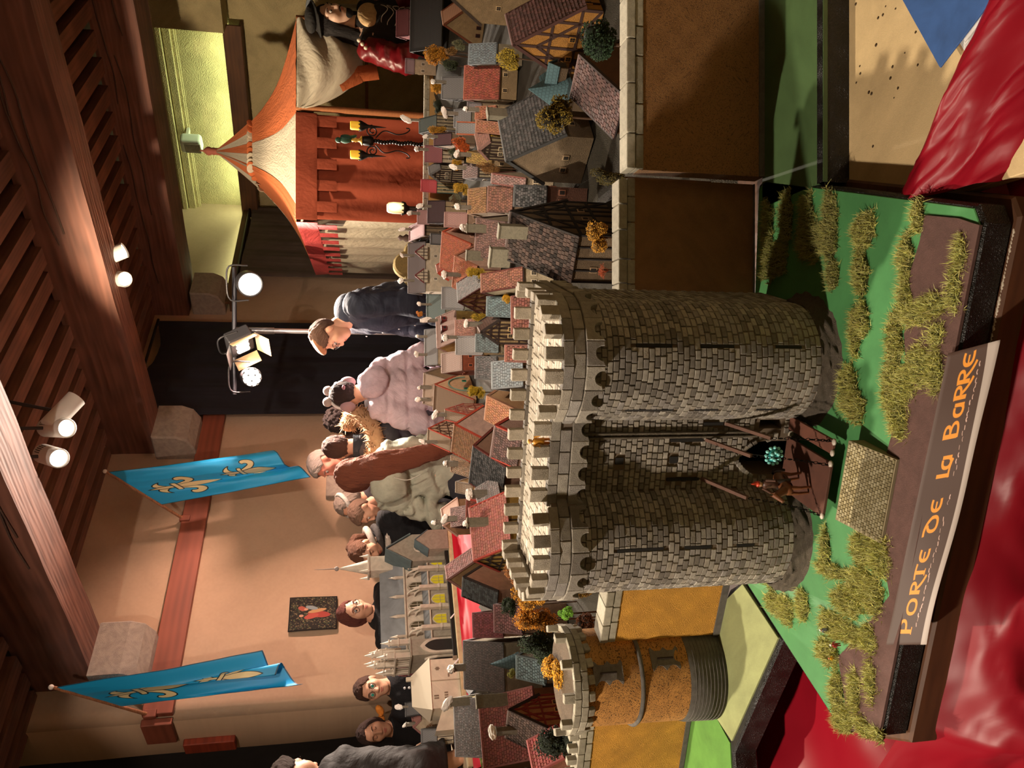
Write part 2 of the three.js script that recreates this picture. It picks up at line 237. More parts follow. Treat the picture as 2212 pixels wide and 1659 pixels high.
function flag(label, base, tip, fly, seed) {                                // a wall pole with a flag hanging from it; all in t, y, s
  const g = thing('flag', label, 'flag', [0, 0, 0], 0, null); onWall(g, 0, 0, 0);
  const A = V(...base), B = V(...tip), n = (f) => (f < 0 ? 0 : f);
  part('pole', rod(A, B, 0.011, 0.009), M.pole, g); part('pole_knob', ball(0.014, tip[0], tip[1] + 0.004, tip[2]), tone('plastic', '#e8e2d8'), g);
  part('bracket', [rbox(0.05, 0.07, 0.03, base[0], base[1], 0.045, 0.006)], M.rail, g);
  const F = fly.map((p) => V(...p));
  const cloth = sheet((u, v) => {
    const h = B.clone().lerp(A, 0.02 + 0.66 * u), k = u * (F.length - 1), i = Math.min(Math.floor(k), F.length - 2), e = F[i].clone().lerp(F[i + 1], k - i), p = h.lerp(e, v);
    const fold = Math.sin(u * 3.2 * PI + seed) * 0.055 * v * (1.1 - u * 0.5) + 0.012 * fbm(u * 5, v * 3, seed, 2);
    p.z += fold; p.x += 0.35 * fold * (seed > 1 ? 1 : -1); p.y -= 0.05 * Math.sin(v * PI) * (1 - u); return p;
  }, 60, 60, 1, 1, 0.0015);
  part('flag_cloth', cloth, M.flag, g); return g;
}
flag('blue flag with cream lilies hanging beside the white-haired man', [0.8, 2.694, 0.03], [0.858, 3.14, 0.5], [[1.09, 2.08, 0.42], [0.93, 1.99, 0.47], [0.98, 1.9, 0.36], [0.84, 1.81, 0.43]], 0.4);
flag('blue flag with cream lilies nearest the wall opening, above the white card house', [-0.627, 2.668, 0.03], [-0.661, 3.071, 0.5], [[-0.53, 2.02, 0.42], [-0.63, 1.94, 0.47], [-0.585, 1.9, 0.36], [-0.7, 1.79, 0.43]], 2.1);
{ const c = document.createElement('canvas'); c.width = 256; c.height = 256; const g = c.getContext('2d'), r = rng(77); g.fillStyle = '#2b2622'; g.fillRect(0, 0, 256, 256);
  for (let i = 0; i < 900; i++) { g.fillStyle = ['#5d5442', '#6f634a', '#2f3a33', '#8a7a58', '#3e3730', '#54603f'][Math.floor(r() * 6)]; g.beginPath(); g.ellipse(r() * 256, r() * 256, 2 + r() * 5, 1 + r() * 3, r() * 3, 0, 7); g.fill(); }
  const blob = (col, x, y, a, b, k) => { g.fillStyle = col; g.beginPath(); g.ellipse(x, y, a, b, k, 0, 7); g.fill(); };
  blob('#a8473f', 120, 160, 26, 62, 0.2); blob('#b9564a', 108, 120, 20, 40, -0.3); blob('#c79a6a', 150, 150, 14, 50, -0.2); blob('#93a0a4', 175, 120, 14, 34, 0.3); blob('#b4604f', 170, 70, 16, 24, 0.5); blob('#d3a184', 116, 66, 10, 12, 0); blob('#d3a184', 164, 90, 9, 11, 0);
  g.strokeStyle = '#1b1816'; g.lineWidth = 8; g.strokeRect(3, 3, 250, 250);
  const t = new THREE.CanvasTexture(c); t.colorSpace = THREE.SRGBColorSpace;
  const o = thing('tapestry', 'small dark woven tapestry with red figures hanging on the beige wall', 'tapestry'); onWall(o, -0.01, 1.775, 0.02);
  part('woven_cloth', sheet((u, v) => V((u - 0.5) * 0.25, (v - 0.5) * 0.31, 0.006 * Math.sin(u * 5 + v * 3)), 10, 10, 1, 1, 0.006), new THREE.MeshStandardMaterial({ map: t, roughness: 0.95, bumpMap: at(TX.weave, 0.12), bumpScale: 0.001 }), o); }
{ const o = thing('loudspeaker', 'small white loudspeaker under the cornice on the yellow wall', 'speaker'); onWall(o, 5.1, 3.17, 0.84); o.rotation.y += -0.35;
  part('cabinet', new RoundedBoxGeometry(0.14, 0.21, 0.17, 3, 0.035), tone('plastic', '#dfe6e0'), o); put('grille', new RoundedBoxGeometry(0.02, 0.16, 0.12, 2, 0.009), tone('fabric', '#a8a090'), o, [-0.07, -0.02, 0]); put('mount', rbox(0.16, 0.03, 0.05), tone('plastic', '#c8c8c0'), o, [0.12, 0.05, 0]); }
// ---------------------------------------------------------------- pieces: bricks, tiles, stones
// small four-sided pieces with bevelled edges. The ones that show largest become meshes of their own, the rest is joined.
const UNIT = (() => { const i = 0.06, j = 0.09, p = [[-0.5, -0.5, 0], [0.5, -0.5, 0], [0.5, 0.5, 0], [-0.5, 0.5, 0], [-0.5 + i, -0.5 + j, 1], [0.5 - i, -0.5 + j, 1], [0.5 - i, 0.5 - j, 1], [-0.5 + i, 0.5 - j, 1]];
  return [[4, 5, 6, 7], [0, 1, 5, 4], [1, 2, 6, 5], [2, 3, 7, 6], [3, 0, 4, 7]].map((q) => q.map((k) => V(...p[k]))); })();
const unitGeo = (() => { const g = mergeGeometries(UNIT.map((q) => quad(...q)), false), p = g.attributes.position, uv = []; for (let k = 0; k < p.count; k++) uv.push(p.getX(k) * 0.013, p.getY(k) * 0.013); g.setAttribute('uv', new THREE.Float32BufferAttribute(uv, 2)); return keep(g); })();
M.many = new Map();
const manyMat = (kind) => { if (!M.many.has(kind)) { const m = KIND[kind]('#ffffff'); m.vertexColors = true; M.many.set(kind, m); } return M.many.get(kind); };
class Pieces {
  constructor(name, parent, kind, tones, most = 300) { Object.assign(this, { name, parent, kind, tones: tones.map(colour), hex: tones, most, list: [] }); }
  add(p, x, y, z, w, h, d, rank = 0, tone_ = 0) { this.list.push({ m: new THREE.Matrix4().makeBasis(x.clone().multiplyScalar(w), y.clone().multiplyScalar(h), z.clone().multiplyScalar(d)).setPosition(p), rank, tone: tone_ % this.tones.length }); }
  finish(joined) {
    this.list.sort((a, b) => b.rank - a.rank);
    const own = this.list.slice(0, this.most), rest = this.list.slice(this.most);
    for (const e of own) { const m = part(this.name, unitGeo, tone(this.kind, this.hex[e.tone]), this.parent); e.m.decompose(m.position, m.quaternion, m.scale); }
    if (rest.length) {
      const n = rest.length * 30, pos = new Float32Array(n * 3), col = new Float32Array(n * 3), uv = new Float32Array(n * 2), nor = new Float32Array(n * 3), v = V(), u = unitGeo.attributes.position; let o = 0;
      for (const e of rest) { const c = this.tones[e.tone], a = V(), b = V(), q = V(); for (let k = 0; k < 30; k += 3) { const T = [0, 1, 2].map((i) => v.clone().fromBufferAttribute(u, k + i).applyMatrix4(e.m)); const nn = b.subVectors(T[1], T[0]).cross(q.subVectors(T[2], T[0])).normalize(); for (const t of T) { t.toArray(pos, o * 3); nn.toArray(nor, o * 3); c.toArray(col, o * 3); uv[o * 2] = t.x + t.z * 0.7; uv[o * 2 + 1] = t.y + t.z * 0.4; o++; } } }
      const g = new THREE.BufferGeometry(); g.setAttribute('position', new THREE.BufferAttribute(pos, 3)); g.setAttribute('normal', new THREE.BufferAttribute(nor, 3)); g.setAttribute('color', new THREE.BufferAttribute(col, 3)); g.setAttribute('uv', new THREE.BufferAttribute(uv, 2));
      const m = part(joined, keep(g), manyMat(this.kind), this.parent); m.userData.kind = 'stuff';
    }
  }
}
const UP = V(0, 1, 0);
// ---------------------------------------------------------------- tables and boards under the model
const YB = 0.916, rise = (a, b, x) => { const t = clamp((x - a) / (b - a), 0, 1); return t * t * (3 - 2 * t); }, ground = (x, z) => YB + 0.05 * clamp(-z - 1.2, 0, 3.2) + 0.1 * rise(0.75, 1.05, -x) * rise(2.55, 2.95, -z) + 0.1 * rise(1.15, 1.4, x) * rise(3.25, 3.5, -z);
M.earth = mat('#3d372b', { r: 0.95, tx: [TX.mottle, 0.3], b: [TX.lump, 0.1, 0.004] });
M.blackPaint = mat('#0d0b09', { r: 0.42, tx: [TX.mottle, 0.15], b: [TX.lump, 0.05, 0.001] });
M.greenPaint = mat('#4a8650', { r: 0.5, tx: [TX.mottle, 0.5] });
M.oliveFelt = mat('#9aa06c', { r: 0.85, tx: [TX.mottle, 0.4], b: [TX.grain, 0.04, 0.0006] });
M.limeFelt = mat('#5d8f38', { r: 0.85, tx: [TX.mottle, 0.3], b: [TX.grain, 0.04, 0.0006] });
M.deepGreen = mat('#47603a', { r: 0.5, tx: [TX.mottle, 0.4] });
M.plinthWood = mat('#5a371f', { r: 0.6, tx: [TX.wood, 0.3] });
M.beige = mat('#c9ae80', { r: 0.7, tx: [TX.mottle, 0.6], b: [TX.grain, 0.05, 0.0003] });
M.pathFelt = mat('#6a4c45', { r: 0.95, tx: [TX.mottle, 0.1], b: [TX.grain, 0.03, 0.0012] });
M.satin = new THREE.MeshPhysicalMaterial({ color: colour('#7a0d1b'), roughness: 0.38, specularIntensity: 0.32, side: THREE.DoubleSide });
M.satinDark = new THREE.MeshStandardMaterial({ color: colour('#6a0f1b'), roughness: 0.5 });
{ const t = thing('town_table', 'long table carrying the model town, hidden under its houses', 'table'), outline = [[-0.31, -1.1], [0.302, -1.052], [1.25, -1.052], [2.2, -2.3], [2.25, -3.72], [0.6, -3.86], [-0.1, -3.5], [-0.62, -3.2], [-1.0, -2.75], [-1.9, -2.45], [-1.2, -1.42]];
  const s = new THREE.Shape(outline.map(([x, z]) => new THREE.Vector2(x, -z)));
  // ground that rises a little to the rear, with roughness
  const g = new THREE.PlaneGeometry(5, 4, 130, 110).rotateX(-PI / 2).translate(0.1, 0, -2.5), p = g.attributes.position, inside = (x, z) => { let c = false; for (let i = 0, j = outline.length - 1; i < outline.length; j = i++) { const [xi, zi] = outline[i], [xj, zj] = outline[j]; if ((zi > z) !== (zj > z) && x < ((xj - xi) * (z - zi)) / (zj - zi) + xi) c = !c; } return c; };
  const idx = g.index.array, keepIdx = []; for (let i = 0; i < p.count; i++) p.setY(i, ground(p.getX(i), p.getZ(i)) - 0.03 * (1 - rise(0.03, 0.13, (p.getX(i) < -0.28 ? -1.11 + 0.42 * (p.getX(i) + 0.28) : -1.07) - p.getZ(i))) + 0.003 * fbm(p.getX(i) * 9, p.getZ(i) * 9, 1, 3));
  for (let k = 0; k < idx.length; k += 3) { let x = 0, z = 0; for (let i = 0; i < 3; i++) { x += p.getX(idx[k + i]) / 3; z += p.getZ(idx[k + i]) / 3; } if (inside(x, z)) keepIdx.push(idx[k], idx[k + 1], idx[k + 2]); }
  g.setIndex(keepIdx); g.computeVertexNormals(); part('town_ground', g, M.earth, t);
  part('table_top', new THREE.ExtrudeGeometry(s, { depth: 0.03, bevelEnabled: false }).rotateX(-PI / 2).translate(0, 0.868, 0), M.plinthWood, t);
  const sk = []; for (let i = 0; i < outline.length; i++) { const a = outline[i], b = outline[(i + 1) % outline.length], n = Math.max(2, Math.round(Math.hypot(b[0] - a[0], b[1] - a[1]) / 0.05)); for (let k = 0; k < n; k++) sk.push([lerp(a[0], b[0], k / n), lerp(a[1], b[1], k / n)]); } sk.push(sk[0]);
  part('table_skirt', sheet((u, v) => { const k = u * (sk.length - 1), i = Math.min(Math.floor(k), sk.length - 2), w = 0.012 * Math.sin(k * 1.9) * (1 - v); return V(lerp(sk[i][0], sk[i + 1][0], k - i) * (0.985 + w * 0.3), lerp(0.01, 0.866, v), -2.3 + (lerp(sk[i][1], sk[i + 1][1], k - i) + 2.3) * (0.985 + w)); }, sk.length * 2, 3, 10, 0.86), M.satinDark, t);
}
const boardPts = [[-0.398, -0.771], [0.153, -0.627], [0.173, -0.635], [0.3, -1.026], [0.295, -1.045], [-0.303, -1.089], [-0.426, -0.852]];
const grown = (pts, k, c = [-0.06, -0.86]) => pts.map(([x, z]) => [c[0] + (x - c[0]) * k, c[1] + (z - c[1]) * k]);
const gateBoard = thing('gate_board', 'dark-edged baseboard painted green that carries the twin-towered gatehouse and its moss', 'board');
part('board_core', plate(boardPts, 0.882, 0.9145, 0.003), M.blackPaint, gateBoard);
part('painted_top', plate(grown(boardPts, 0.985), 0.911, YB, 0.0008), M.greenPaint, gateBoard);
part('wooden_plinth', plate(grown(boardPts, 1.03), 0.845, 0.882, 0.003), M.plinthWood, gateBoard);
part('brown_path', plate([[0.155, -0.638], [0.163, -0.655], [0.176, -0.701], [0.151, -0.708], [0.114, -0.725], [0.088, -0.718], [0.055, -0.732], [0.02, -0.729], [-0.015, -0.743], [-0.051, -0.75], [-0.094, -0.766], [-0.134, -0.789], [-0.161, -0.794], [-0.184, -0.773], [-0.209, -0.762], [-0.235, -0.755], [-0.27, -0.785], [-0.311, -0.823], [-0.336, -0.849], [-0.367, -0.839], [-0.398, -0.832], [-0.418, -0.83], [-0.397, -0.7722], [0.151, -0.629]], YB - 0.001, YB + 0.0025), M.pathFelt, gateBoard);
part('glue_line', Array.from({ length: 60 }, (_, k) => { const u = k / 60, r = rng(k + 3)(); return ball(0.0012 + r * 0.0012, lerp(-0.06, 0.15, u), 0.8815, lerp(-0.683, -0.628, u) + 0.0015, 1.6, 0.6, 0.7, 6); }), tone('plastic', '#b9ac9a'), gateBoard);
{ const b = thing('rampart_board', 'olive and lime green baseboard under the round yellow tower', 'board');
  const core = [[-0.305, -1.095], [-0.358, -0.982], [-0.585, -1.125], [-0.61, -1.12], [-0.98, -1.28], [-1.02, -1.42], [-0.56, -1.285], [-0.33, -1.14]];
  part('board_core', plate(core, 0.872, 0.913, 0.003), M.blackPaint, b);
  part('lime_felt', plate([[-0.53, -1.235], [-0.572, -1.134], [-0.62, -1.128], [-0.97, -1.278], [-1.0, -1.4], [-0.56, -1.27]], 0.911, YB - 0.0012), M.limeFelt, b);
  part('olive_felt', plate([[-0.308, -1.092], [-0.358, -0.99], [-0.566, -1.127], [-0.54, -1.222], [-0.5, -1.25], [-0.35, -1.15]], 0.911, YB, 0.0006), M.oliveFelt, b); }
{ const b = thing('side_board', 'beige card board with a dark green strip in front of the long brown rampart', 'board');
  part('beige_card', plate([[0.2, -0.895], [0.2, -0.55], [0.95, -0.5], [1.3, -0.895]], 0.862, 0.8785, 0.001), M.beige, b);
  part('black_edge', box(1.1, 0.038, 0.012, 0.808, 0.8975, -0.889), M.blackPaint, b);
  part('green_strip', box(1.1, 0.006, 0.15, 0.808, 0.913, -0.957), M.deepGreen, b);
  const r = rng(4), d = []; for (let k = 0; k < 26; k++) d.push(ball(0.001 + r() * 0.0014, 0.29 + r() * 0.2, 0.8788, -0.87 + r() * 0.14, 1, 0.3, 1, 6)); part('paint_spot', d, tone('plastic', '#3a2a16'), b); }
{ // booklet
  const b = thing('booklet', 'booklet with a blue cover and white page edges on the beige board', 'booklet', [0.432, 0.879, -0.678], 0.52);
  part('back_cover', rbox(0.16, 0.003, 0.11, 0, 0.0015, 0, 0.001), tone('flat', '#a9845f'), b); for (let k = 0; k < 7; k++) put('page_bundle', rbox(0.152, 0.0016, 0.102, 0, 0, 0, 0.0004), tone('flat', k % 2 ? '#c2bdba' : '#d5d1cd'), b, [0.001 * (k % 3), 0.004 + k * 0.0018, 0.0035 * k * 0.6]);
  put('front_cover', rbox(0.155, 0.0022, 0.1, 0, 0, 0, 0.0006), tone('flat', '#33568f'), b, [0.004, 0.0178, -0.022]); }
// ---------------------------------------------------------------- red satin
function satin(name, label, f, nu, nv, m = M.satin) { const t = thing(name, label, 'cloth'); part('satin', sheet(f, nu, nv, 1, 1, 0.0015), m, t); return t; }
satin('satin_cloth', 'red satin cloth falling in folds below the front edge of the gatehouse board', (u, v) => {
  const a = V(lerp(-0.98, 0.32, u), 0, 0), x = a.x, front = x < -0.4 ? lerp(-0.8, -1.2, clamp((-0.4 - x) / 0.6, 0, 1)) : x < 0.16 ? lerp(-0.795, -0.645, (x + 0.4) / 0.56) : lerp(-0.645, -0.7, clamp((x - 0.16) / 0.16, 0, 1));
  const drop = Math.pow(v, 1.25), fold = 0.03 * Math.sin(x * 17 + v * 2 + 3 * v + 2 * fbm(x * 3, v * 2, 2, 2)) + 0.012 * Math.sin(x * 43 - 7 * v) + 0.032 * fbm(x * 9, v * 7, 8, 3) + 0.02 * Math.pow(1 - Math.abs(fbm(x * 5 + v * 2, v * 4, 3, 3)) * 2.2, 2);
  return V(x + 0.05 * v * fbm(x * 4, v * 3, 5, 2), 0.858 - 0.5 * drop + fold * 0.35 * Math.min(1, v * 4), front + 0.0 + 0.26 * Math.pow(v, 0.75) + fold * Math.min(1, v * 3)); }, 240, 90);
satin('satin_cloth', 'red satin cloth under the green baseboard at the left of the gatehouse', (u, v) => {
  const x = lerp(-1.05, -0.33, u), z = lerp(-1.42, -0.7, v) + 0.02 * Math.sin(x * 9), f = 0.016 * Math.sin(x * 14 + z * 17) + 0.022 * fbm(x * 5, z * 5, 4, 3); return V(x, 0.835 + f - 0.12 * Math.pow(v, 2), z); }, 80, 60);
satin('satin_cloth', 'red satin cloth bunched over the corner of the beige board', (u, v) => {
  const x = lerp(0.2, 0.62, u), e = lerp(-0.765, -0.405, u), f = 0.012 * Math.sin(u * 9 - v * 9) + 0.026 * fbm(u * 3, v * 4, 9, 3) + 0.008 * Math.pow(1 - Math.abs(fbm(u * 6 - v * 4, v * 3, 4, 3)) * 2.2, 2), k = clamp((v - 0.25) / 0.75, 0, 1);
  return V(x + 0.03 * v * Math.sin(u * 6), 0.9 + f * Math.min(1, v * 8 + 0.2) + 0.02 * Math.sin(PI * Math.min(1, v * 4)) - 0.42 * Math.pow(k, 1.5), e + v * 0.3); }, 80, 60);
// ---------------------------------------------------------------- moss
const mossMats = ['#5f6a1c', '#6f7224', '#7f7a2c', '#4c551a'].map((c) => { const m = std('#ffffff', 0.95); return m; });
const blade = (() => { const g = new THREE.ConeGeometry(0.0006, 0.011, 3, 2).translate(0, 0.0055, 0), p = g.attributes.position; for (let i = 0; i < p.count; i++) { const y = p.getY(i) / 0.011; p.setX(i, p.getX(i) + 0.005 * y * y); } g.computeVertexNormals(); return keep(metric(plain(g))); })();
const mossMat = std('#ffffff', 0.95);
let mossSeed = 1;
const moss = { strands: [], pads: [] };
function mossPatch(x, z, rx, rz, bright) {
  rx *= 1.22; rz *= 1.25; const r = rng(500 + mossSeed++), n = Math.round(rx * rz * 1.5e6 * 0.9) + 120, c = new THREE.Color();
  for (let i = 0; i < n; i++) {
    const a = r() * 2 * PI, q = Math.sqrt(r()) * (0.8 + 0.35 * fbm(Math.cos(a) * 2 + x * 40, Math.sin(a) * 2 + z * 40, 1, 2) * 2), px = x + Math.cos(a) * rx * q, pz = z + Math.sin(a) * rz * q;
    const h = 0.0062 * (1 - q * q * 0.8) * r(), k = 0.45 + r() * 0.6;
    c.setHSL(0.135 + r() * 0.045, 0.46 + r() * 0.2, (bright ? 0.22 : 0.13) + r() * 0.13);
    moss.strands.push([px, YB + h - 0.001, pz, (r() - 0.5) * 2.2, r() * 6.3, (r() - 0.5) * 2.2, k, c.getHex()]);
  }
  moss.pads.push(ball(1, x, YB, z, rx * 0.72, 0.005, rz * 0.72, 10));
}
[[0.22, -1.015, 0.05, 0.015, 0], [0.23, -0.966, 0.038, 0.016, 0], [0.213, -0.916, 0.046, 0.016, 0], [0.197, -0.866, 0.052, 0.015, 0], [0.175, -0.998, 0.026, 0.035, 0], [0.186, -0.901, 0.024, 0.039, 0], [0.178, -0.801, 0.023, 0.02, 1], [0.13, -0.806, 0.03, 0.015, 1], [0.076, -0.802, 0.024, 0.01, 1]].forEach((p) => mossPatch(...p));
[[0.176, -0.712, 0.02, 0.009, 1], [0.135, -0.73, 0.03, 0.011, 1], [0.095, -0.731, 0.025, 0.011, 1], [0.046, -0.748, 0.036, 0.013, 1], [-0.005, -0.755, 0.031, 0.013, 1], [-0.036, -0.741, 0.03, 0.016, 1], [0.129, -0.652, 0.02, 0.008, 1], [0.096, -0.66, 0.027, 0.009, 1], [0.081, -0.689, 0.014, 0.022, 1], [0.073, -0.712, 0.014, 0.023, 1], [0.051, -0.684, 0.014, 0.012, 1], [0.019, -0.709, 0.027, 0.02, 1]].forEach((p) => mossPatch(...p));
[[0.014, -0.685, 0.026, 0.012, 1], [0, -0.73, 0.022, 0.015, 1], [0.064, -0.816, 0.033, 0.01, 1], [-0.006, -0.829, 0.028, 0.019, 1], [-0.028, -0.816, 0.019, 0.019, 1], [-0.211, -0.876, 0.029, 0.01, 1], [-0.28, -1.041, 0.012, 0.039, 1], [-0.311, -0.99, 0.016, 0.033, 1], [-0.294, -0.927, 0.021, 0.015, 1], [-0.313, -0.966, 0.019, 0.018, 1]].forEach((p) => mossPatch(...p));
[[-0.233, -0.861, 0.009, 0.03, 1], [-0.189, -0.799, 0.027, 0.024, 1], [-0.194, -0.771, 0.029, 0.018, 1], [-0.235, -0.807, 0.022, 0.028, 1], [-0.264, -0.834, 0.017, 0.031, 1], [-0.244, -0.783, 0.027, 0.017, 1], [-0.3, -0.861, 0.017, 0.028, 1], [-0.3, -0.825, 0.014, 0.031, 1], [-0.295, -0.791, 0.021, 0.014, 1], [-0.338, -0.871, 0.017, 0.025, 1]].forEach((p) => mossPatch(...p));
[[-0.383, -0.852, 0.029, 0.013, 1], [-0.369, -0.816, 0.033, 0.012, 1], [-0.342, -0.787, 0.027, 0.011, 1], [-0.405, -0.83, 0.017, 0.015, 1], [-0.4, -0.799, 0.012, 0.018, 1], [-0.416, -0.847, 0.01, 0.013, 1], [-0.398, -0.775, 0.008, 0.009, 1], [-0.13, -0.885, 0.02, 0.008, 1], [0.135, -0.86, 0.02, 0.012, 0]].forEach((p) => mossPatch(...p));
{ const o = thing('moss', 'yellow-green moss scattered over the green gatehouse board', 'moss'); o.userData.kind = 'stuff';
  const m = new THREE.InstancedMesh(blade, mossMat, moss.strands.length), d = new THREE.Object3D(), c = new THREE.Color(); m.name = 'moss_strands'; m.castShadow = m.receiveShadow = true;
  moss.strands.forEach(([x, y, z, a, b, e, k, h], i) => { d.position.set(x, y, z); d.rotation.set(a, b, e); d.scale.setScalar(k); d.updateMatrix(); m.setMatrixAt(i, d.matrix); m.setColorAt(i, c.setHex(h)); }); o.add(m);
  part('moss_pads', moss.pads, mat('#4a4c18', { r: 1, b: [TX.lump, 0.03, 0.002] }), o); }
// ---------------------------------------------------------------- the twin-towered gatehouse
const STONE = ['#a8a093', '#999184', '#b5ad9f', '#8d857a', '#aca292', '#9f9890', '#7f776c'];
const DARKJOINT = mat('#655747', { r: 1 });
{
  const G = thing('gatehouse', 'grey stone model gatehouse with two round battlemented towers and a drawbridge', 'castle gate', [-0.085, YB, -0.965], -0.26);
  const R = 0.076, TX_ = 0.12, H0 = 0.011, H1 = 0.312, zc = 0.028, r = rng(21);
  // plan of a shaft or parapet: right side, right bow, middle, left bow, left side, rear
  const plan = (rad, zmid, zback) => {
    const pts = [], q = Math.acos(clamp(zmid / rad, -1, 1)), add = (x, z) => pts.push(V(x, 0, z));
    add(TX_ + rad, zback); add(TX_ + rad, 0);
    for (let k = 1; k <= 24; k++) { const a = (k / 24) * (PI / 2 + q); add(TX_ + rad * Math.cos(a), rad * Math.sin(a)); }
    for (let k = 0; k <= 24; k++) { const a = PI / 2 - q + (k / 24) * (PI / 2 + q); add(-TX_ + rad * Math.cos(a), rad * Math.sin(a)); }
    add(-TX_ - rad, zback); add(TX_ + rad, zback); return pts;
  };
  const along = (pts) => { const L = [0]; for (let i = 1; i < pts.length; i++) L.push(L[i - 1] + pts[i].distanceTo(pts[i - 1])); const total = L[L.length - 1]; return { total, at(s) { s = clamp(s, 0, total - 1e-6); let i = 0; while (L[i + 1] < s) i++; const f = (s - L[i]) / (L[i + 1] - L[i]), d = pts[i + 1].clone().sub(pts[i]).normalize(); return { p: pts[i].clone().lerp(pts[i + 1], f), d, n: V(-d.z, 0, d.x).negate() }; } }; };
  const prism = (pts, y0, y1) => new THREE.ExtrudeGeometry(new THREE.Shape(pts.slice(0, -1).map((p) => new THREE.Vector2(p.x, -p.z))), { depth: y1 - y0, bevelEnabled: false }).rotateX(-PI / 2).translate(0, y0, 0);
  // mortar cores: towers, rear block and the recessed middle wall with its pointed archway
  for (const s of [1, -1]) part('tower_core', [new THREE.CylinderGeometry(R - 0.0014, R + 0.001, H1, 48).translate(s * TX_, H1 / 2, 0), box(2 * R - 0.004, H1, 0.11, s * TX_, H1 / 2, -0.055)], DARKJOINT, G);
  const arch = (w, h, x0 = 0) => { const s = new THREE.Shape(); s.moveTo(x0 - w, 0); s.lineTo(x0 + w, 0); s.lineTo(x0 + w, h); s.quadraticCurveTo(x0 + w * 0.9, h + w * 0.95, x0, h + w * 1.6); s.quadraticCurveTo(x0 - w * 0.9, h + w * 0.95, x0 - w, h); return s; };
  const AX = -0.007, AW = 0.0235, AH = 0.052;
  { const s = shape([[-0.075, 0], [0.075, 0], [0.075, H1], [-0.075, H1]]); s.holes.push(new THREE.Path(arch(AW, AH, AX).getPoints(10))); s.holes.push(new THREE.Path([[0.034, 0.03], [0.046, 0.03], [0.046, 0.062], [0.034, 0.062]].map(([x, y]) => new THREE.Vector2(x, y))));
    part('curtain_core', slab(s, 0.05).translate(0, 0, zc - 0.052), DARKJOINT, G); part('passage', [box(0.15, H1, 0.004, 0, H1 / 2, -0.095), box(0.15, 0.004, 0.1, 0, 0.02, -0.06)], tone('flat', '#0c0b0a'), G); }
  // rubble plinths
  for (const s of [1, -1]) part('plinth', sheet((u, v) => { const a = u * 2 * PI, n = fbm(Math.cos(a) * 6 + s * 9, Math.sin(a) * 6, v * 4, 3), q = lerp(0.091, 0.078, Math.pow(v, 0.6)) + 0.007 * n; return V(s * TX_ + Math.cos(a) * q, v * 0.019, -Math.sin(a) * q); }, 90, 8, 0.6, 0.04), mat('#776b5c', { r: 1, tx: [TX.mottle, 0.03], b: [TX.lump, 0.03, 0.004] }), G);
  // openings that interrupt the courses: [tower, angle, y0, y1]
  const slits = [[1, 1.12, 0.215, 0.26], [1, 1.12, 0.135, 0.178], [1, 1.12, 0.045, 0.08], [1, 2.28, 0.2, 0.262], [1, 2.28, 0.14, 0.172], [1, 2.28, 0.058, 0.088], [-1, 1.42, 0.2, 0.262], [-1, 1.42, 0.135, 0.172], [-1, 1.42, 0.075, 0.1], [-1, 2.55, 0.22, 0.25]];
  for (const [s, a, y0, y1] of slits) { const m = put('arrow_slit', shared(box(1, 1, 1)), tone('flat', '#171310'), G, [s * TX_ + Math.cos(a) * (R + 0.0002), (y0 + y1) / 2, Math.sin(a) * (R + 0.0002)], [0, PI / 2 - a, 0], [0.0036, y1 - y0, 0.0012]); m.rotation.z = (r() - 0.5) * 0.06; }
  const holes = [[-0.007, 0.252, 0.0045], [-0.007, 0.178, 0.0045]];
  for (const [x, y, w] of holes) put('wall_opening', shared(box(1, 1, 1)), tone('flat', '#171310'), G, [x, y, zc - 0.001], null, [w * 2, w * 2.4, 0.002]);
  for (const [x, y0, y1] of [[0.02, 0.14, 0.185], [-0.034, 0.14, 0.185], [0.042, 0.115, 0.142]]) put('chain_slot', shared(box(1, 1, 1)), tone('flat', '#14100d'), G, [x, (y0 + y1) / 2, zc - 0.0004], null, [0.004, y1 - y0, 0.0022]);
  // stones
  const P = new Pieces('stone_block', G, 'stone', STONE, 300), rowH = 0.0073;
  for (const s of [1, -1]) for (let row = 0, y = H0; y < H1 - 0.002; y += rowH, row++) {
    for (let a = -0.12 + (row % 2) * 0.08; a < PI + 0.12;) { const da = (0.0105 + r() * 0.006) / R, m = a + da / 2, x = s * TX_ + Math.cos(m) * (R - 0.001), z = Math.sin(m) * (R - 0.001); a += da;
      if (z < zc - 0.004 && s * (x - s * TX_) < 0 && Math.abs(x) < 0.054) continue;
      const hit = slits.find(([t, b, y0, y1]) => t === s && Math.abs(b - m) < da / 2 + 0.03 && y + rowH > y0 && y < y1);
      if (hit) { for (const [u, w] of [[m - da / 2, hit[1] - 0.026], [hit[1] + 0.026, m + da / 2]]) if (w - u > 0.02) P.add(V(s * TX_ + Math.cos((u + w) / 2) * (R - 0.001), y + rowH / 2, Math.sin((u + w) / 2) * (R - 0.001)), V(Math.sin((u + w) / 2), 0, -Math.cos((u + w) / 2)), UP, V(Math.cos((u + w) / 2), 0, Math.sin((u + w) / 2)), (w - u) * R - 0.0004, rowH - 0.0004, 0.0021, 0, Math.floor(r() * 7)); continue; }
      P.add(V(x, y + rowH / 2 + (r() - 0.5) * 0.0006, z), V(Math.sin(m), 0, -Math.cos(m)), UP, V(Math.cos(m), 0, Math.sin(m)), da * R - 0.0005, rowH - 0.0004, 0.0019 + r() * 0.0007, (s > 0 ? 1 : 0.55) * Math.max(0, Math.sin(m + (s > 0 ? -0.15 : 0.2))) + (0.16 - Math.abs(y - 0.15)), Math.floor(r() * 7)); }
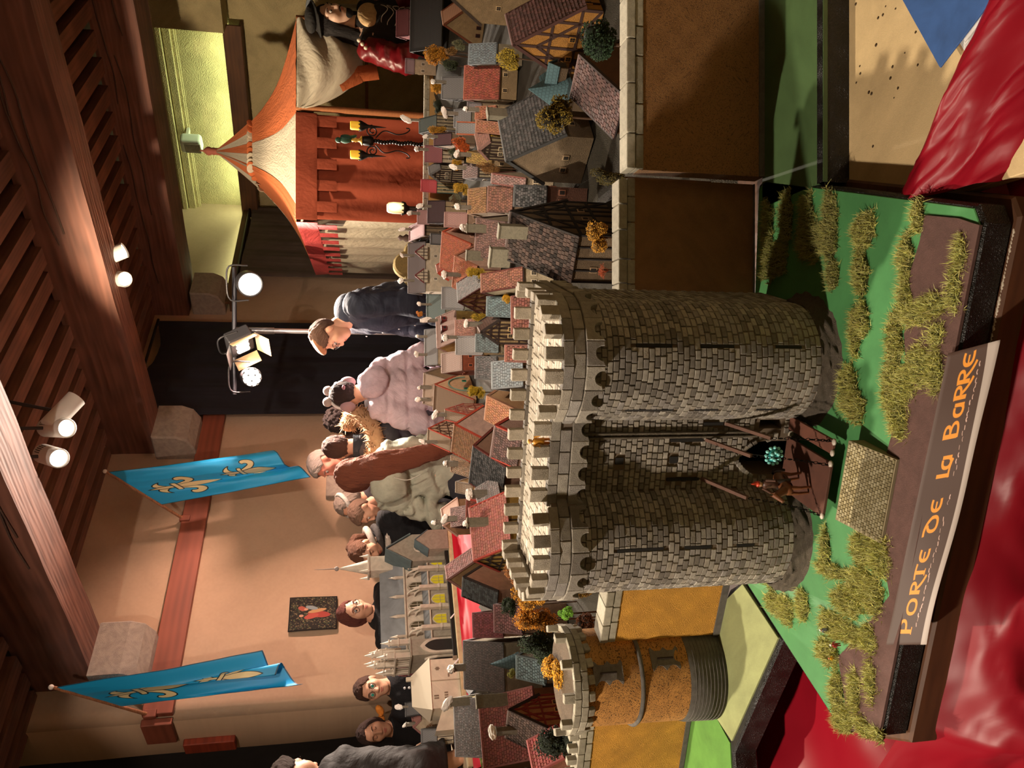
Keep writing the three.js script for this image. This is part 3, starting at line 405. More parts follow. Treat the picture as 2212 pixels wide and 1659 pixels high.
    for (const z0 of [0]) for (let z = -0.106 + (row % 2) * 0.006; z < -0.004; ) { const w = 0.011 + r() * 0.005; P.add(V(s * (TX_ + R - 0.0018), y + rowH / 2, Math.min(z + w / 2, -0.004)), V(0, 0, -s), UP, V(s, 0, 0), w - 0.0009, rowH - 0.0008, 0.0022, -1, Math.floor(r() * 7)); z += w; }
  }
  for (let row = 0, y = 0.004; y < H1 - 0.002; y += rowH, row++) for (let x = -0.052 + (row % 2) * 0.005; x < 0.052;) { const w = 0.008 + r() * 0.004, m = x + w / 2; x += w;
    const half = y < AH ? AW : AW * Math.sqrt(Math.max(0, 1 - (y - AH) / (AW * 1.6))); if (Math.abs(m - AX) < half + w * 0.55 && y < AH + AW * 1.6) continue;
    if (m > 0.028 && y > 0.022 && y < 0.064) continue; if (holes.some(([hx, hy]) => Math.abs(m - hx) < 0.009 && Math.abs(y + rowH / 2 - hy) < 0.008)) continue;
    if ((Math.abs(m - 0.02) < 0.007 || Math.abs(m + 0.034) < 0.007) && y > 0.136 && y < 0.185) continue; if (Math.abs(m - 0.042) < 0.006 && y > 0.112 && y < 0.142) continue;
    P.add(V(m, y + rowH / 2, zc - 0.002), V(1, 0, 0), UP, V(0, 0, 1), w - 0.0009, rowH - 0.0008, 0.0024, 0.2, Math.floor(r() * 7)); }
  // voussoirs round the arch and the pilaster strips beside the middle wall
  for (let k = 0; k < 15; k++) { const t = k / 14 * 2 - 1, x = AX + t * (AW + 0.003), y = Math.abs(t) > 0.96 ? AH - 0.004 : AH + (AW * 1.6 + 0.003) * Math.sqrt(1 - Math.abs(t)); put('arch_stone', shared(rbox(0.006, 0.0055, 0.004, 0, 0, 0, 0.0006)), tone('stone', STONE[k % 7]), G, [x, y, zc + 0.001], [0, 0, -t * 1.2]); }
  for (const x of [0.0255, 0.031]) put('pilaster', rbox(0.0028, H1 - 0.066, 0.006, 0, 0, 0, 0.0006), tone('stone', '#6d6354'), G, [x, 0.066 + (H1 - 0.066) / 2, zc + 0.002]);
  P.finish('stone_blocks');
  // machicolation, parapet and battlements
  const top = plan(0.0835, 0.047, -0.112), path = along(top), inner = plan(0.074, 0.037, -0.102), pathIn = along(inner);
  part('gallery_floor', prism(plan(0.081, 0.044, -0.11), 0.312, 0.345), mat('#6b5f52', { r: 1 }), G);
  { const F = new Pieces('paving_slab', G, 'stone', ['#d8cbb8', '#cdbfab', '#e0d4c2', '#c6b9a6'], 130); for (let z = -0.098; z < 0.07; z += 0.0115) for (let x = -0.188 + (Math.round(z * 200) % 2) * 0.006; x < 0.19; x += 0.0155) { const inR = Math.hypot(x - TX_, Math.max(0, z)) < 0.071 || Math.hypot(x + TX_, Math.max(0, z)) < 0.071 || (Math.abs(x) < TX_ && z < 0.034); if (inR) F.add(V(x, 0.3445, z), V(1, 0, 0), V(0, 0, -1), UP, 0.0148, 0.0108, 0.0012, 1 - Math.abs(x), Math.floor(r() * 4)); } F.finish('paving_slabs'); }
  const N = Math.round(path.total / 0.029), step = path.total / N;
  const corbelGeo = shared(slab((() => { const s = new THREE.Shape(), w = step / 2, q = 0.0088; s.moveTo(-w, 0.022); s.lineTo(w, 0.022); s.lineTo(w, 0); s.lineTo(q, 0); s.absarc(0, 0.002, q, 0, PI, false); s.lineTo(-w, 0); return s; })(), 0.011, 0.0008));
  const blockGeo = shared(rbox(step * 0.97, 0.0135, 0.0115, 0, 0, 0, 0.0012)), copeGeo = shared(rbox(step * 0.985, 0.0125, 0.012, 0, 0, 0, 0.0012)), merlonGeo = [0, 1, 2].map((k) => shared(rbox(0.0148 + k * 0.0006, 0.021 + k * 0.0007, 0.0112, 0, 0, 0, 0.0011)));
  for (let k = 0; k < N; k++) {
    const a = path.at((k + 0.5) * step), turn = Math.atan2(a.n.x, a.n.z), t1 = STONE[Math.floor(r() * 7)], t2 = STONE[Math.floor(r() * 7)], inw = (q) => a.p.clone().addScaledVector(a.n, q);
    put('corbel_arch', corbelGeo, tone('stone', t1), G, inw(-0.0096).setY(0.301).toArray(), [0, turn, 0]);
    const b = path.at(((k + 0.0) * step + path.total) % path.total), tb = Math.atan2(b.n.x, b.n.z);
    put('parapet_stone', blockGeo, tone('stone', t2), G, b.p.clone().addScaledVector(b.n, -0.0062).setY(0.3305).toArray(), [0, tb, 0]);
    put('parapet_stone', copeGeo, tone('stone', STONE[Math.floor(r() * 7)]), G, inw(-0.0064).setY(0.3438).toArray(), [0, turn, 0]);
    if (r() < 0.97) put('merlon', merlonGeo[k % 3], tone('stone', ['#b3a794', '#a59a87', '#bdb19e'][k % 3]), G, inw(-0.0062).setY(0.3605).toArray(), [(r() - 0.5) * 0.06, turn + (r() - 0.5) * 0.1, (r() - 0.5) * 0.05]);
  }
  // drawbridge: lifting arms, chains, two decks
  const arm = tone('beam', '#6a4b3d'), iron = tone('metal', '#15110f'), ends = [];
  for (const [x, y, l] of [[0.02, 0.137, 0.062], [-0.034, 0.137, 0.066], [0.042, 0.112, 0.06]]) { const a = V(x, y, zc - 0.004), b = V(x, y - 0.032, zc + l); part('lifting_arm', bar(a, b, 0.0042, 0.0046), arm, G); ends.push(b); }
  part('bridge_deck', [rbox(0.072, 0.004, 0.1, -0.012, 0.02, zc + 0.052, 0.0008)], tone('beam', '#5a3527'), G); part('bridge_deck', rbox(0.018, 0.004, 0.098, 0.043, 0.02, zc + 0.051, 0.0008), tone('beam', '#6b4030'), G);
  for (const x of [-0.046, 0.022, 0.036, 0.05]) part('deck_fitting', ball(0.0035, x, 0.021, zc + 0.1, 1.3, 0.7, 1, 8), tone('plastic', '#b5a99c'), G);
  const deckEnds = [V(0.02, 0.022, zc + 0.099), V(-0.046, 0.022, zc + 0.099), V(0.05, 0.022, zc + 0.097)];
  ends.forEach((e, k) => { const d = deckEnds[k], n = 14, links = []; for (let i = 0; i < n; i++) { const u = (i + 0.5) / n, p = e.clone().lerp(d, u); p.y -= 0.012 * Math.sin(u * PI); links.push(new THREE.TorusGeometry(0.0022, 0.0006, 4, 8).scale(0.7, 1.35, 1).rotateY(i % 2 ? PI / 2 : 0).translate(p.x, p.y, p.z)); } part('chain', links, iron, G); });
}
{ // cobbled ramp in front of the drawbridge
  const A = thing('cobbled_ramp', 'pale cobbled slab lying between the drawbridge and the brown path', 'ramp', [-0.114, YB, -0.815], -0.26), r = rng(8); A.scale.z = 0.8;
  part('ramp_bed', slab([[0, 0], [0.082, 0.006], [0.082, -0.001], [0, -0.001]].map(([z, y]) => [z, y === 0 ? 0.02 : y]), 0.1).rotateY(-PI / 2).translate(0.05, 0, 0), mat('#7d7258', { r: 1 }), A);
  const P = new Pieces('cobble', A, 'stone', ['#b3a680', '#a6986f', '#bdb18c', '#9b8d66'], 220), n = V(0, 0.985, 0.17);
  for (let z = 0.004; z < 0.081; z += 0.0044) for (let x = -0.047 + (Math.round(z * 227) % 2) * 0.0025; x < 0.048; x += 0.0052) P.add(V(x, lerp(0.0198, 0.006, z / 0.082), z), V(1, 0, 0), V(0, 0.17, -0.985), n, 0.0048, 0.0041, 0.0013, z, Math.floor(r() * 4));
  P.finish('cobbles'); }
// ---------------------------------------------------------------- ramparts of coloured roughcast
M.brownCast = mat('#8f6539', { r: 0.95, tx: [TX.fleck, 0.16], b: [TX.lump, 0.05, 0.0012] });
M.yellowCast = mat('#d69a3c', { r: 0.95, tx: [TX.mottle, 0.3], b: [TX.lump, 0.05, 0.0022] });
M.towerCast = mat('#c98f48', { r: 0.95, tx: [TX.speckle, 0.12], b: [TX.lump, 0.04, 0.0018] });
M.shadeCast = mat('#8a6440', { r: 0.95, tx: [TX.mottle, 0.3], b: [TX.lump, 0.05, 0.0012] });
M.greyBase = mat('#6f6a63', { r: 0.9, tx: [TX.mottle, 0.06], b: [TX.lump, 0.02, 0.001] });
const COPE = ['#b0a893', '#a69e8a', '#bab29d', '#9c9480'];
function rampart(label, a, b, h, m, { t = 0.03, base = 0.008, merlons = 0, stone = 0.05, y0 = YB } = {}) {
  const A = V(a[0], 0, a[1]), B = V(b[0], 0, b[1]), d = B.clone().sub(A), L = d.length(), turn = Math.atan2(-d.z, d.x), o = thing('rampart', label, 'town wall', [(A.x + B.x) / 2, y0, (A.z + B.z) / 2], turn), r = rng(Math.round(L * 1e4));
  part('wall_face', [box(L, h - 0.02, t, 0, (h - 0.02) / 2, -t / 2)], m, o); part('footing', box(L, base, 0.003, 0, base / 2, 0.0012), M.greyBase, o);
  const rows = [[h - 0.026, 0.012, t + 0.003], [h - 0.0135, 0.013, t + 0.006]];
  for (const [y, hh, w] of rows) for (let x = -L / 2; x < L / 2 - 0.004;) { const l = Math.min(L / 2 - x, stone * (0.75 + r() * 0.6)); put('coping_stone', rbox(l - 0.0012, hh, w, 0, 0, 0, 0.0016), tone('stone', COPE[Math.floor(r() * 4)]), o, [x + l / 2, y + hh / 2, -t / 2 + 0.001 + (r() - 0.5) * 0.001]); x += l; }
  if (merlons) for (let x = -L / 2 + 0.012; x < L / 2; x += merlons) put('merlon', shared(rbox(0.012, 0.017, 0.012, 0, 0, 0, 0.0012)), tone('stone', COPE[Math.floor(r() * 4)]), o, [x, h + 0.008, -0.005], [0, (r() - 0.5) * 0.1, (r() - 0.5) * 0.06]);
  return o;
}
rampart('long brown roughcast rampart with grey coping beside the beige board', [0.302, -1.028], [1.22, -1.028], 0.212, M.brownCast, { t: 0.026, stone: 0.055 });
rampart('short shaded brown rampart between the long brown one and the gatehouse', [0.1, -1.056], [0.298, -1.056], 0.214, M.shadeCast, { t: 0.026, base: 0.002, stone: 0.04 });
rampart('short bright yellow rampart between the gatehouse and the round tower', [-0.41, -1.17], [-0.305, -1.128], 0.205, M.yellowCast, { t: 0.03, base: 0.011, stone: 0.03 });
rampart('yellow battlemented rampart running off beyond the round tower', [-1.02, -1.415], [-0.545, -1.262], 0.205, M.yellowCast, { t: 0.03, merlons: 0.026, stone: 0.03 });
rampart('low tan rampart with white coping at the rear of the town, before the tent', [0.72, -3.72], [1.46, -3.64], 0.147, mat('#b08a55', { r: 0.95, b: [TX.lump, 0.05, 0.001] }), { y0: 1.035, stone: 0.05, t: 0.02 });
{ const o = thing('round_tower', 'round orange roughcast tower with grey foot, battlements and crossbow loops', 'tower', [-0.482, YB, -1.218], 0), R = 0.078, H = 0.245, r = rng(31);
  part('shaft', new THREE.CylinderGeometry(R - 0.003, R, H - 0.075, 56).translate(0, 0.06 + (H - 0.075) / 2, 0), M.towerCast, o); part('foot', lathe([[0.001, 0], [R + 0.0035, 0], [R + 0.002, 0.055], [R + 0.0005, 0.062]], 56), M.greyBase, o);
  for (let k = 0; k < 9; k++) part('foot_course', new THREE.TorusGeometry(R + 0.0035 - k * 0.0002, 0.0008, 4, 60).rotateX(PI / 2).translate(0, 0.005 + k * 0.006, 0), M.greyBase, o);
  part('string_course', new THREE.TorusGeometry(R - 0.0005, 0.0038, 6, 60).scale(1, 1, 1).rotateX(PI / 2).translate(0, 0.142, 0), M.greyBase, o);
  const loopShape = [[-0.024, -0.013], [-0.022, -0.017], [-0.016, -0.011], [-0.012, -0.01], [-0.006, -0.011], [0, -0.017], [0.006, -0.011], [0.012, -0.01], [0.016, -0.011], [0.022, -0.017], [0.024, -0.013], [0.024, 0.013], [0.022, 0.017], [0.016, 0.011], [0.006, 0.011], [0, 0.016], [-0.006, 0.011], [-0.016, 0.011], [-0.022, 0.017], [-0.024, 0.013]].map(([a, b]) => [b * 1.1, a]);
  for (const [az, y] of [[0.42, 0.197], [0.62, 0.1]]) { const g = slab(loopShape, 0.003).translate(0, y, 0), p = g.attributes.position; for (let i = 0; i < p.count; i++) { const a = p.getX(i) / R + az, q = R - 0.002 + p.getZ(i) * 0.9; p.setXYZ(i, Math.sin(a) * q, p.getY(i), Math.cos(a) * q); } g.computeVertexNormals(); const l = part('crossbow_loop', g, tone('stone', '#7b7268'), o); put('slit', rbox(0.003, 0.027, 0.002), tone('flat', '#2a1a0c'), l, [Math.sin(az) * (R + 0.0008), y, Math.cos(az) * (R + 0.0008)], [0, az, 0]); }
  const n = 20; for (let k = 0; k < n; k++) { const a = (k / n) * 2 * PI, s = (rr, y) => [Math.sin(a) * rr, y, Math.cos(a) * rr];
    put('bracket_stone', shared(rbox(0.014, 0.012, 0.008, 0, 0, 0, 0.002)), tone('stone', COPE[k % 4]), o, s(R + 0.001, H - 0.018), [0.25, a, 0]); put('parapet_stone', shared(rbox(0.0262, 0.011, 0.01, 0, 0, 0, 0.0014)), tone('stone', COPE[(k * 3) % 4]), o, s(R + 0.002, H - 0.007), [0, a, 0]);
    const b = a + PI / n; if (Math.cos(b - 0.35) > -0.25) put('parapet_stone', shared(rbox(0.0262, 0.011, 0.01, 0, 0, 0, 0.0014)), tone('stone', COPE[(k * 5 + 1) % 4]), o, [Math.sin(b) * (R + 0.002), H + 0.0045, Math.cos(b) * (R + 0.002)], [0, b, 0]);
    if (k % 2 === 0 && Math.cos(a - 0.35) > -0.2) put('merlon', shared(rbox(0.014, 0.018, 0.011, 0, 0, 0, 0.0014)), tone('stone', COPE[k % 3]), o, s(R + 0.001, H + 0.018), [(r() - 0.5) * 0.1, a + (r() - 0.5) * 0.1, 0]); }
  part('platform', new THREE.CylinderGeometry(R - 0.002, R - 0.002, 0.004, 40).translate(0, H + 0.003, 0), tone('cast', '#5c4a34'), o); }
// ---------------------------------------------------------------- the sign
{ const f = await new FontLoader().loadAsync('fonts/droid/droid_serif_bold.typeface.json'); void f;
  const c = document.createElement('canvas'); c.width = 1024; c.height = 280; const g = c.getContext('2d');
  g.fillStyle = '#a79a92'; g.fillRect(0, 0, 1024, 280); g.fillStyle = '#40281c'; g.beginPath(); g.moveTo(0, 0); g.lineTo(1024, 0); g.lineTo(1024, 215); g.bezierCurveTo(760, 255, 420, 250, 0, 240); g.fill();
  g.fillStyle = '#d98a1e'; g.strokeStyle = '#d98a1e'; g.lineJoin = 'round'; g.lineCap = 'butt';
  // broad-nib capitals: each letter a list of strokes [width, path points as quadratic runs]
  const X = (s, x) => { g.save(); g.translate(x, 150); g.scale(1, 1); for (const [w, d] of s) { g.lineWidth = w; g.stroke(new Path2D(d)); } g.restore(); };
  const P = [[16, 'M12 8V-74'], [13, 'M4 -72Q52 -84 54 -56Q54 -32 20 -32'], [6, 'M0 8H30']], O = [[13, 'M34 -52Q8 -50 8 -22Q8 8 34 8Q60 8 60 -22Q60 -50 34 -52Z']], Rr = [[15, 'M12 8V-54'], [12, 'M4 -54Q46 -64 46 -42Q46 -24 18 -24'], [12, 'M22 -26Q40 10 74 26']], Tt = [[14, 'M28 8V-50'], [11, 'M2 -50Q28 -58 60 -52'], [6, 'M16 8H42']], E = [[13, 'M48 -46Q8 -56 8 -22Q8 10 50 2'], [9, 'M12 -22H40']];
  const D = [[13, 'M-10 -62Q30 -70 56 -30Q66 8 34 8Q8 8 8 -20Q8 -44 30 -48']], A = [[13, 'M36 -40Q8 -44 8 -16Q8 8 30 8Q44 6 44 -20'], [13, 'M44 -44V10']], L = [[14, 'M10 -62V6'], [11, 'M2 8Q40 2 66 18']], B = [[16, 'M12 8V-66'], [12, 'M4 -66Q46 -74 46 -52Q46 -36 18 -34Q56 -34 56 -12Q54 10 6 8']];
  [[P, 40], [O, 112], [Rr, 188], [Tt, 244], [E, 306], [D, 410], [E, 482], [L, 600], [A, 628], [B, 730], [A, 800], [Rr, 856], [Rr, 906], [E, 962]].forEach(([l, x]) => X(l, x));
  g.strokeStyle = '#c9a79a'; const rg = rng(6); for (let x = 70; x < 960; x += 13 + rg() * 14) { if (Math.floor(x / 150) % 4 === 3 && rg() < 0.6) continue; g.lineWidth = 2 + rg() * 4; g.beginPath(); const y = 192 + rg() * 12 - 4; g.moveTo(x, y); g.quadraticCurveTo(x + 7, y - 12 + rg() * 14, x + 16, y + rg() * 8 - 6); g.stroke(); }
  const t = new THREE.CanvasTexture(c); t.colorSpace = THREE.SRGBColorSpace; t.anisotropy = 8;
  const o = thing('sign', 'curled brown card sign with orange lettering along the front of the gatehouse board', 'sign');
  const TL = V(-0.29, 0.922, -0.756), TR = V(0.03, 0.926, -0.66);
  part('card', sheet((u, v) => { const p = TL.clone().lerp(TR, u), curl = 0.012 * Math.sin(u * 5 + 1) + 0.006 * Math.sin(u * 11), w = 1 - v, cut = u > 0.94 ? (1 - (u - 0.94) / 0.06) : 1; return p.add(V(0.012 * w, (-0.024 + curl * 0.5) * w, (0.036 + curl * 0.3) * w)); }, 80, 12, 1, 1, 0.0012), new THREE.MeshPhysicalMaterial({ map: t, roughness: 0.6, side: THREE.DoubleSide }), o); }
// ---------------------------------------------------------------- the houses of the model town
TX.rows = gray(128, (u, v) => { const row = v * 8, k = Math.floor(row), f = row - k, x = u * 8 + (k % 2) * 0.5, g = x - Math.floor(x); return (f < 0.14 || g < 0.07 ? 0.62 : 0.92) + (r0() - 0.5) * 0.12; });
KIND.rows = (c) => std(c, 0.85, stx(TX.rows, 0.062), stx(TX.rows, 0.062), 0.0012);
const shift = (hex, dl, dh = 0, ds = 0) => { const c = colour(hex), h = {}; c.getHSL(h); return '#' + c.setHSL((h.h + dh + 1) % 1, clamp(h.s + ds, 0, 1), clamp(h.l + dl, 0.02, 0.95)).getHexString(); };
const blob = (() => [0, 1, 2].map((k) => { const g = new THREE.IcosahedronGeometry(1, 3), p = g.attributes.position; for (let i = 0; i < p.count; i++) { const v = V().fromBufferAttribute(p, i), n = 1 + 0.55 * fbm(v.x * 2.2 + k * 9, v.y * 2.2, v.z * 2.2, 3); p.setXYZ(i, v.x * n, v.y * n, v.z * n); } g.computeVertexNormals(); return shared(g); }))();
M.cotton = new THREE.MeshStandardMaterial({ color: colour('#f4eee6'), roughness: 1 });
let houseSeed = 40, wisp = 0;
function house(label, o) {
  o.c = shift(o.c, 0.02, 0, -0.16);
  const g0 = ground(o.x, o.z), Y = o.y - g0, l = o.l, r = rng(houseSeed++), H = thing('model_house', label, 'model house', [o.x, g0, o.z], -o.a);
  const [hR, hL] = o.h, [rR, rL] = o.r, lz = l * 0.955, wf = 0.9, yR = Math.max(0.01, Y - rR * wf - 0.004), yL = Math.max(0.01, Y - rL * wf - 0.004), wallTone = tone(o.t || o.win ? 'cast' : 'cast', o.w);
  part('walls', slab([[-hL * wf, 0], [hR * wf, 0], [hR * wf, yR], [0, Y - 0.005], [-hL * wf, yL]], lz).translate(0, 0, -lz / 2), wallTone, H);
  const toCam = V(-o.x, EYE - o.y, -o.z).applyAxisAngle(UP, o.a), ts = o.ts ?? 1, n = o.n ?? 0, slopes = {};
  for (const s of [1, -1]) {
    const h = s > 0 ? hR : hL, q = s > 0 ? rR : rL, S = Math.hypot(h, q), dn = V(s * h, -q, 0).divideScalar(S), up = dn.clone().negate(), nor = V(s * q, h, 0).divideScalar(S), seen = nor.dot(toCam) > 0;
    const P = (z, k) => V(0, Y, z).addScaledVector(dn, k);
    const deck = part('roof_slope', sheet((u, v) => P(lerp(l / 2, -l / 2, s > 0 ? 1 - u : u), S * v).addScaledVector(nor, n ? -0.0008 : 0.0006 * fbm(u * 7, v * 7, s + houseSeed, 2)), n ? 1 : 8, n ? 1 : 8, l, S, 0.004), tone(n ? 'flat' : 'rows', n ? shift(o.c, -0.2) : o.c), H);
    if (n) {
      const T = new Pieces('roof_tile', deck, 'tile', [0, 0.035, -0.03, 0.015, -0.05].map((d, k) => shift(o.c, d, (k - 2) * 0.004, (k % 2) * 0.04)), n === 2 && seen ? 280 : 0), e = 0.0068 * ts, w = 0.0078 * ts, tilt = 0.16, x = V(0, 0, s > 0 ? -1 : 1), y = up.clone().multiplyScalar(Math.cos(tilt)).addScaledVector(nor, -Math.sin(tilt) * 0.9).normalize(), z = V().crossVectors(x, y);
      if (z.dot(nor) < 0) { x.negate(); z.negate(); }
      for (let row = 0, k = e * 0.4; k < S; k += e, row++) for (let zz = -l / 2 + (row % 2) * w * 0.5; zz < l / 2; ) { const ww = w * (0.85 + r() * 0.3), a = Math.max(-l / 2, zz), b = Math.min(l / 2, zz + ww); if (b - a > w * 0.3) T.add(P((a + b) / 2, k).addScaledVector(nor, 0.0002 + r() * 0.0005), x, y, z, b - a - 0.0006, e * 1.25, 0.0019, r() + 1 - Math.abs(k / S - 0.5), Math.floor(r() * 5)); zz += ww; }
      T.finish('roof_tiles');
    }
    const barge = tone('beam', o.barge ?? shift(o.c, -0.1));
    for (const z of [1, -1]) part('bargeboard', bar(P(z * (l / 2 - 0.001), 0).addScaledVector(nor, -0.001), P(z * (l / 2 - 0.001), S).addScaledVector(nor, -0.001), 0.004, 0.0075, nor), barge, H);
    slopes[s] = { P, S, nor, dn, up, seen, h, q };
  }
  part('ridge_cap', new THREE.CylinderGeometry(0.0042, 0.0042, l, 7, 1, false, 0, PI).rotateZ(PI / 2).rotateY(PI / 2).translate(0, Y - 0.001, 0).rotateZ(0), tone('tile', shift(o.c, 0.02)), H);
  const vis = slopes[1].seen && !(slopes[-1].seen && hL > hR) ? slopes[1] : slopes[-1];
  const gz = lz / 2 + 0.0006;
  // timber frame: gables and long walls
  if (o.t) {
    const tm = tone('beam', o.t), wd = o.grid ? 0.0062 : 0.0042, beamAt = (a, b) => part('timber', bar(V(...a), V(...b), wd, 0.003, V(0, 0, 1)), tm, H), roofY = (x) => Y - 0.006 - (x > 0 ? (x / hR) * rR : (-x / hL) * rL);
    for (const s of [1, -1]) {
      const z = s * gz, e = Math.min(yR, yL), m = [-0.66, -0.33, 0, 0.33, 0.66].map((f) => f * (f > 0 ? hR : hL) * wf);
      beamAt([-hL * wf, e, z], [hR * wf, e, z]); beamAt([-hL * wf * 0.55, lerp(e, Y, 0.42), z], [hR * wf * 0.55, lerp(e, Y, 0.42), z]); if (e > 0.05) beamAt([-hL * wf, e * 0.5, z], [hR * wf, e * 0.5, z]);
      for (const x of [-hL * wf, ...m, hR * wf]) beamAt([x, 0.002, z], [x, Math.min(roofY(x), Y - 0.008), z]);
      beamAt([m[0], e, z], [0, lerp(e, Y, 0.62), z]); beamAt([m[4], e, z], [0, lerp(e, Y, 0.62), z]); beamAt([-hL * wf, 0.004, z], [m[1], e, z]); beamAt([hR * wf, 0.004, z], [m[3], e, z]);
      const sx = s > 0 ? hR * wf + 0.0006 : -hL * wf - 0.0006, ey = s > 0 ? yR : yL; if (ey > 0.03) { part('timber', bar(V(sx, ey - 0.003, -lz / 2), V(sx, ey - 0.003, lz / 2), 0.003, wd), tm, H); for (let k = 0; k <= 4; k++) part('timber', bar(V(sx, 0.002, lerp(-lz / 2, lz / 2, k / 4)), V(sx, ey, lerp(-lz / 2, lz / 2, k / 4)), 0.003, wd), tm, H); }
    }
  }
  const pane = tone('flat', '#1a1512');
  const window_ = (p, ry, w, h, c) => { const f = put('window', [rbox(w + 0.005, h + 0.005, 0.003, 0, 0, 0, 0.0006)], tone('beam', c ?? o.win ?? shift(o.w, 0.12)), H, p, [0, ry, 0]); put('pane', box(w, h, 0.0012, 0, 0, 0.0014), pane, f); put('glazing_bar', [box(0.001, h, 0.0016, 0, 0, 0.0018), box(w, 0.001, 0.0016, 0, 0, 0.0018)], tone('beam', shift(c ?? o.win ?? o.w, -0.1)), f); };
  const e0 = Math.min(yR, yL), nw = o.wn ?? 2;
  for (let k = 0; k < nw; k++) window_([(k - (nw - 1) / 2) * Math.min(hR, hL) * 0.55, e0 > 0.05 ? e0 * 0.72 : Math.max(0.014, e0 + 0.01), gz + 0.0006], 0, 0.009, o.win ? 0.013 : 0.011);
  if (Math.min(yR, yL) > 0.035) for (let k = 0; k < 2; k++) window_([(vis === slopes[1] ? hR : -hL) * wf + (vis === slopes[1] ? 0.001 : -0.001), e0 * 0.6, (k - 0.5) * l * 0.45], vis === slopes[1] ? PI / 2 : -PI / 2, 0.009, 0.012);
  if (o.arch) part('arch_brace', tube(Array.from({ length: 9 }, (_, k) => [Math.cos((k / 8) * PI) * hR * 0.5, e0 + 0.004 + Math.sin((k / 8) * PI) * (Y - e0) * 0.55, gz + 0.004]), 0.003, 24), tone('beam', '#6f8f80'), H);
  for (const [u, side, up, w] of o.ch ?? []) { if (w === 0.013 && r() < 0.4) continue;                               // chimneys: place along the ridge, down the seen slope, height above the ridge, width
    const p = vis.P(l / 2 - u * l, side * vis.S), base = p.y - 0.012, top = Y + up - side * 0.01, d = Math.min(w, 0.014), t = tone('stone', w > 0.02 ? '#8f8874' : '#8d8577');
    const c = put('chimney', rbox(d, top - base, w, 0, (top - base) / 2, 0, 0.001), t, H, [p.x, base, p.z]); put('chimney_cap', rbox(d + 0.004, 0.003, w + 0.004, 0, 0, 0, 0.0008), t, c, [0, top - base, 0]);
    if (w < 0.028) { const s = 0.008 + r() * 0.007; const b = put('cotton_smoke', blob[wisp++ % 3], M.cotton, c, [0.002, top - base + s * 0.7, (r() - 0.5) * 0.006], [r() * 6, r() * 6, 0], [s * 0.7, s * 0.8, s * (1 + r())]); b.userData.label = 'white cotton smoke'; }
  }
  for (let k = 0; k < (o.dorm ?? 0); k++) { const p = vis.P(l / 2 - (0.2 + k * 0.3) * l, vis.S * 0.45), sx = vis === slopes[1] ? 1 : -1, d = put('dormer', box(0.03, 0.02, 0.017, 0, 0.002, 0), tone('beam', '#7c2a26'), H, [p.x, p.y + 0.004, p.z]); put('dormer_roof', [bar(V(sx * 0.019, 0.0125, 0.011), V(-sx * 0.02, 0.0125, 0.011), 0.003, 0.004), box(0.04, 0.003, 0.024, 0, 0.0135, 0, 0, 0, 0)], tone('tile', '#5d3f37'), d); put('dormer_opening', box(0.001, 0.011, 0.011), pane, d, [sx * 0.0155, 0.001, 0]); }
  for (let k = 0; k < (o.gab ?? 0); k++) { const sx = vis === slopes[1] ? 1 : -1, z = l * (k ? -0.28 : 0.18), p = vis.P(z, vis.S * 0.98), w = 0.03, h = 0.045, g = put('cross_gable', slab([[-w, 0], [w, 0], [w, h * 0.4], [0, h * 1.25], [-w, h * 0.4]], 0.05).rotateY(sx * PI / 2).translate(sx * -0.03, 0, 0), wallTone, H, [p.x, Y - vis.q - 0.01, p.z]);
    for (const q of [-1, 1]) put('gable_roof', bar(V(sx * 0.02, h * 0.36, q * w * 1.12), V(sx * 0.02, h * 1.32, 0), 0.006, 0.006), tone('beam', '#6a2f30'), g); for (const q of [-0.5, 0, 0.5]) put('timber', bar(V(sx * 0.021, 0, q * w), V(sx * 0.021, h * (1.2 - Math.abs(q)), q * w), 0.003, 0.003), tone('beam', '#43302a'), g); put('timber', bar(V(sx * 0.021, h * 0.4, -w), V(sx * 0.021, h * 0.4, w), 0.003, 0.003), tone('beam', '#43302a'), g); }
  return H;
}
house('terracotta-tiled model house with a broad slope facing the viewer, beside the grey-roofed one', {x: 1.003, z: -2.544, y: 1.144, a: 1.842, l: 0.106, h: [0.101, 0.101], r: [0.101, 0.101], c: '#b4583a', w: '#a8906c', n: 1, ch: []});
house('small grey-roofed house with dark timbered gable just behind the terracotta slope', {x: 1.16, z: -3.012, y: 1.167, a: 1.868, l: 0.082, h: [0.076, 0.076], r: [0.073, 0.073], c: '#7f8785', w: '#8d8468', t: '#2c2420', ch: [[0.75, 0.12, 0.03, 0.013]]});
house('house with blue fish-scale roof tiles behind the yellow trees', {x: 1.063, z: -2.462, y: 1.14, a: 1.849, l: 0.062, h: [0.079, 0.079], r: [0.076, 0.076], c: '#7f97a3', w: '#8a7f68', n: 1, ch: [[0.75, 0.12, 0.03, 0.013]]});
house('tall beige gabled house with pale orange roof and red-brown shutters near the black hall', {x: 1.434, z: -3.013, y: 1.165, a: 0.886, l: 0.109, h: [0.057, 0.105], r: [0.067, 0.187], c: '#cf9066', w: '#b69a70', barge: '#7c4328', win: '#4a1d14', wn: 3, ch: []});
house('tan roughcast house cut by the frame, above the mauve timbered house', {x: 1.136, z: -2.207, y: 1.245, a: 0.721, l: 0.151, h: [0.071, 0.071], r: [0.101, 0.101], c: '#5c4a38', w: '#a38a66', barge: '#3c2f24', ch: []});
house('large mauve-tiled house with orange half-timbered gable behind the long brown rampart', {x: 0.841, z: -1.792, y: 1.142, a: 0.917, l: 0.138, h: [0.105, 0.087], r: [0.153, 0.16], c: '#7d4f49', w: '#b07b38', t: '#3a2219', n: 2, barge: '#46261f', ts: 1.25, grid: 1, ch: []});
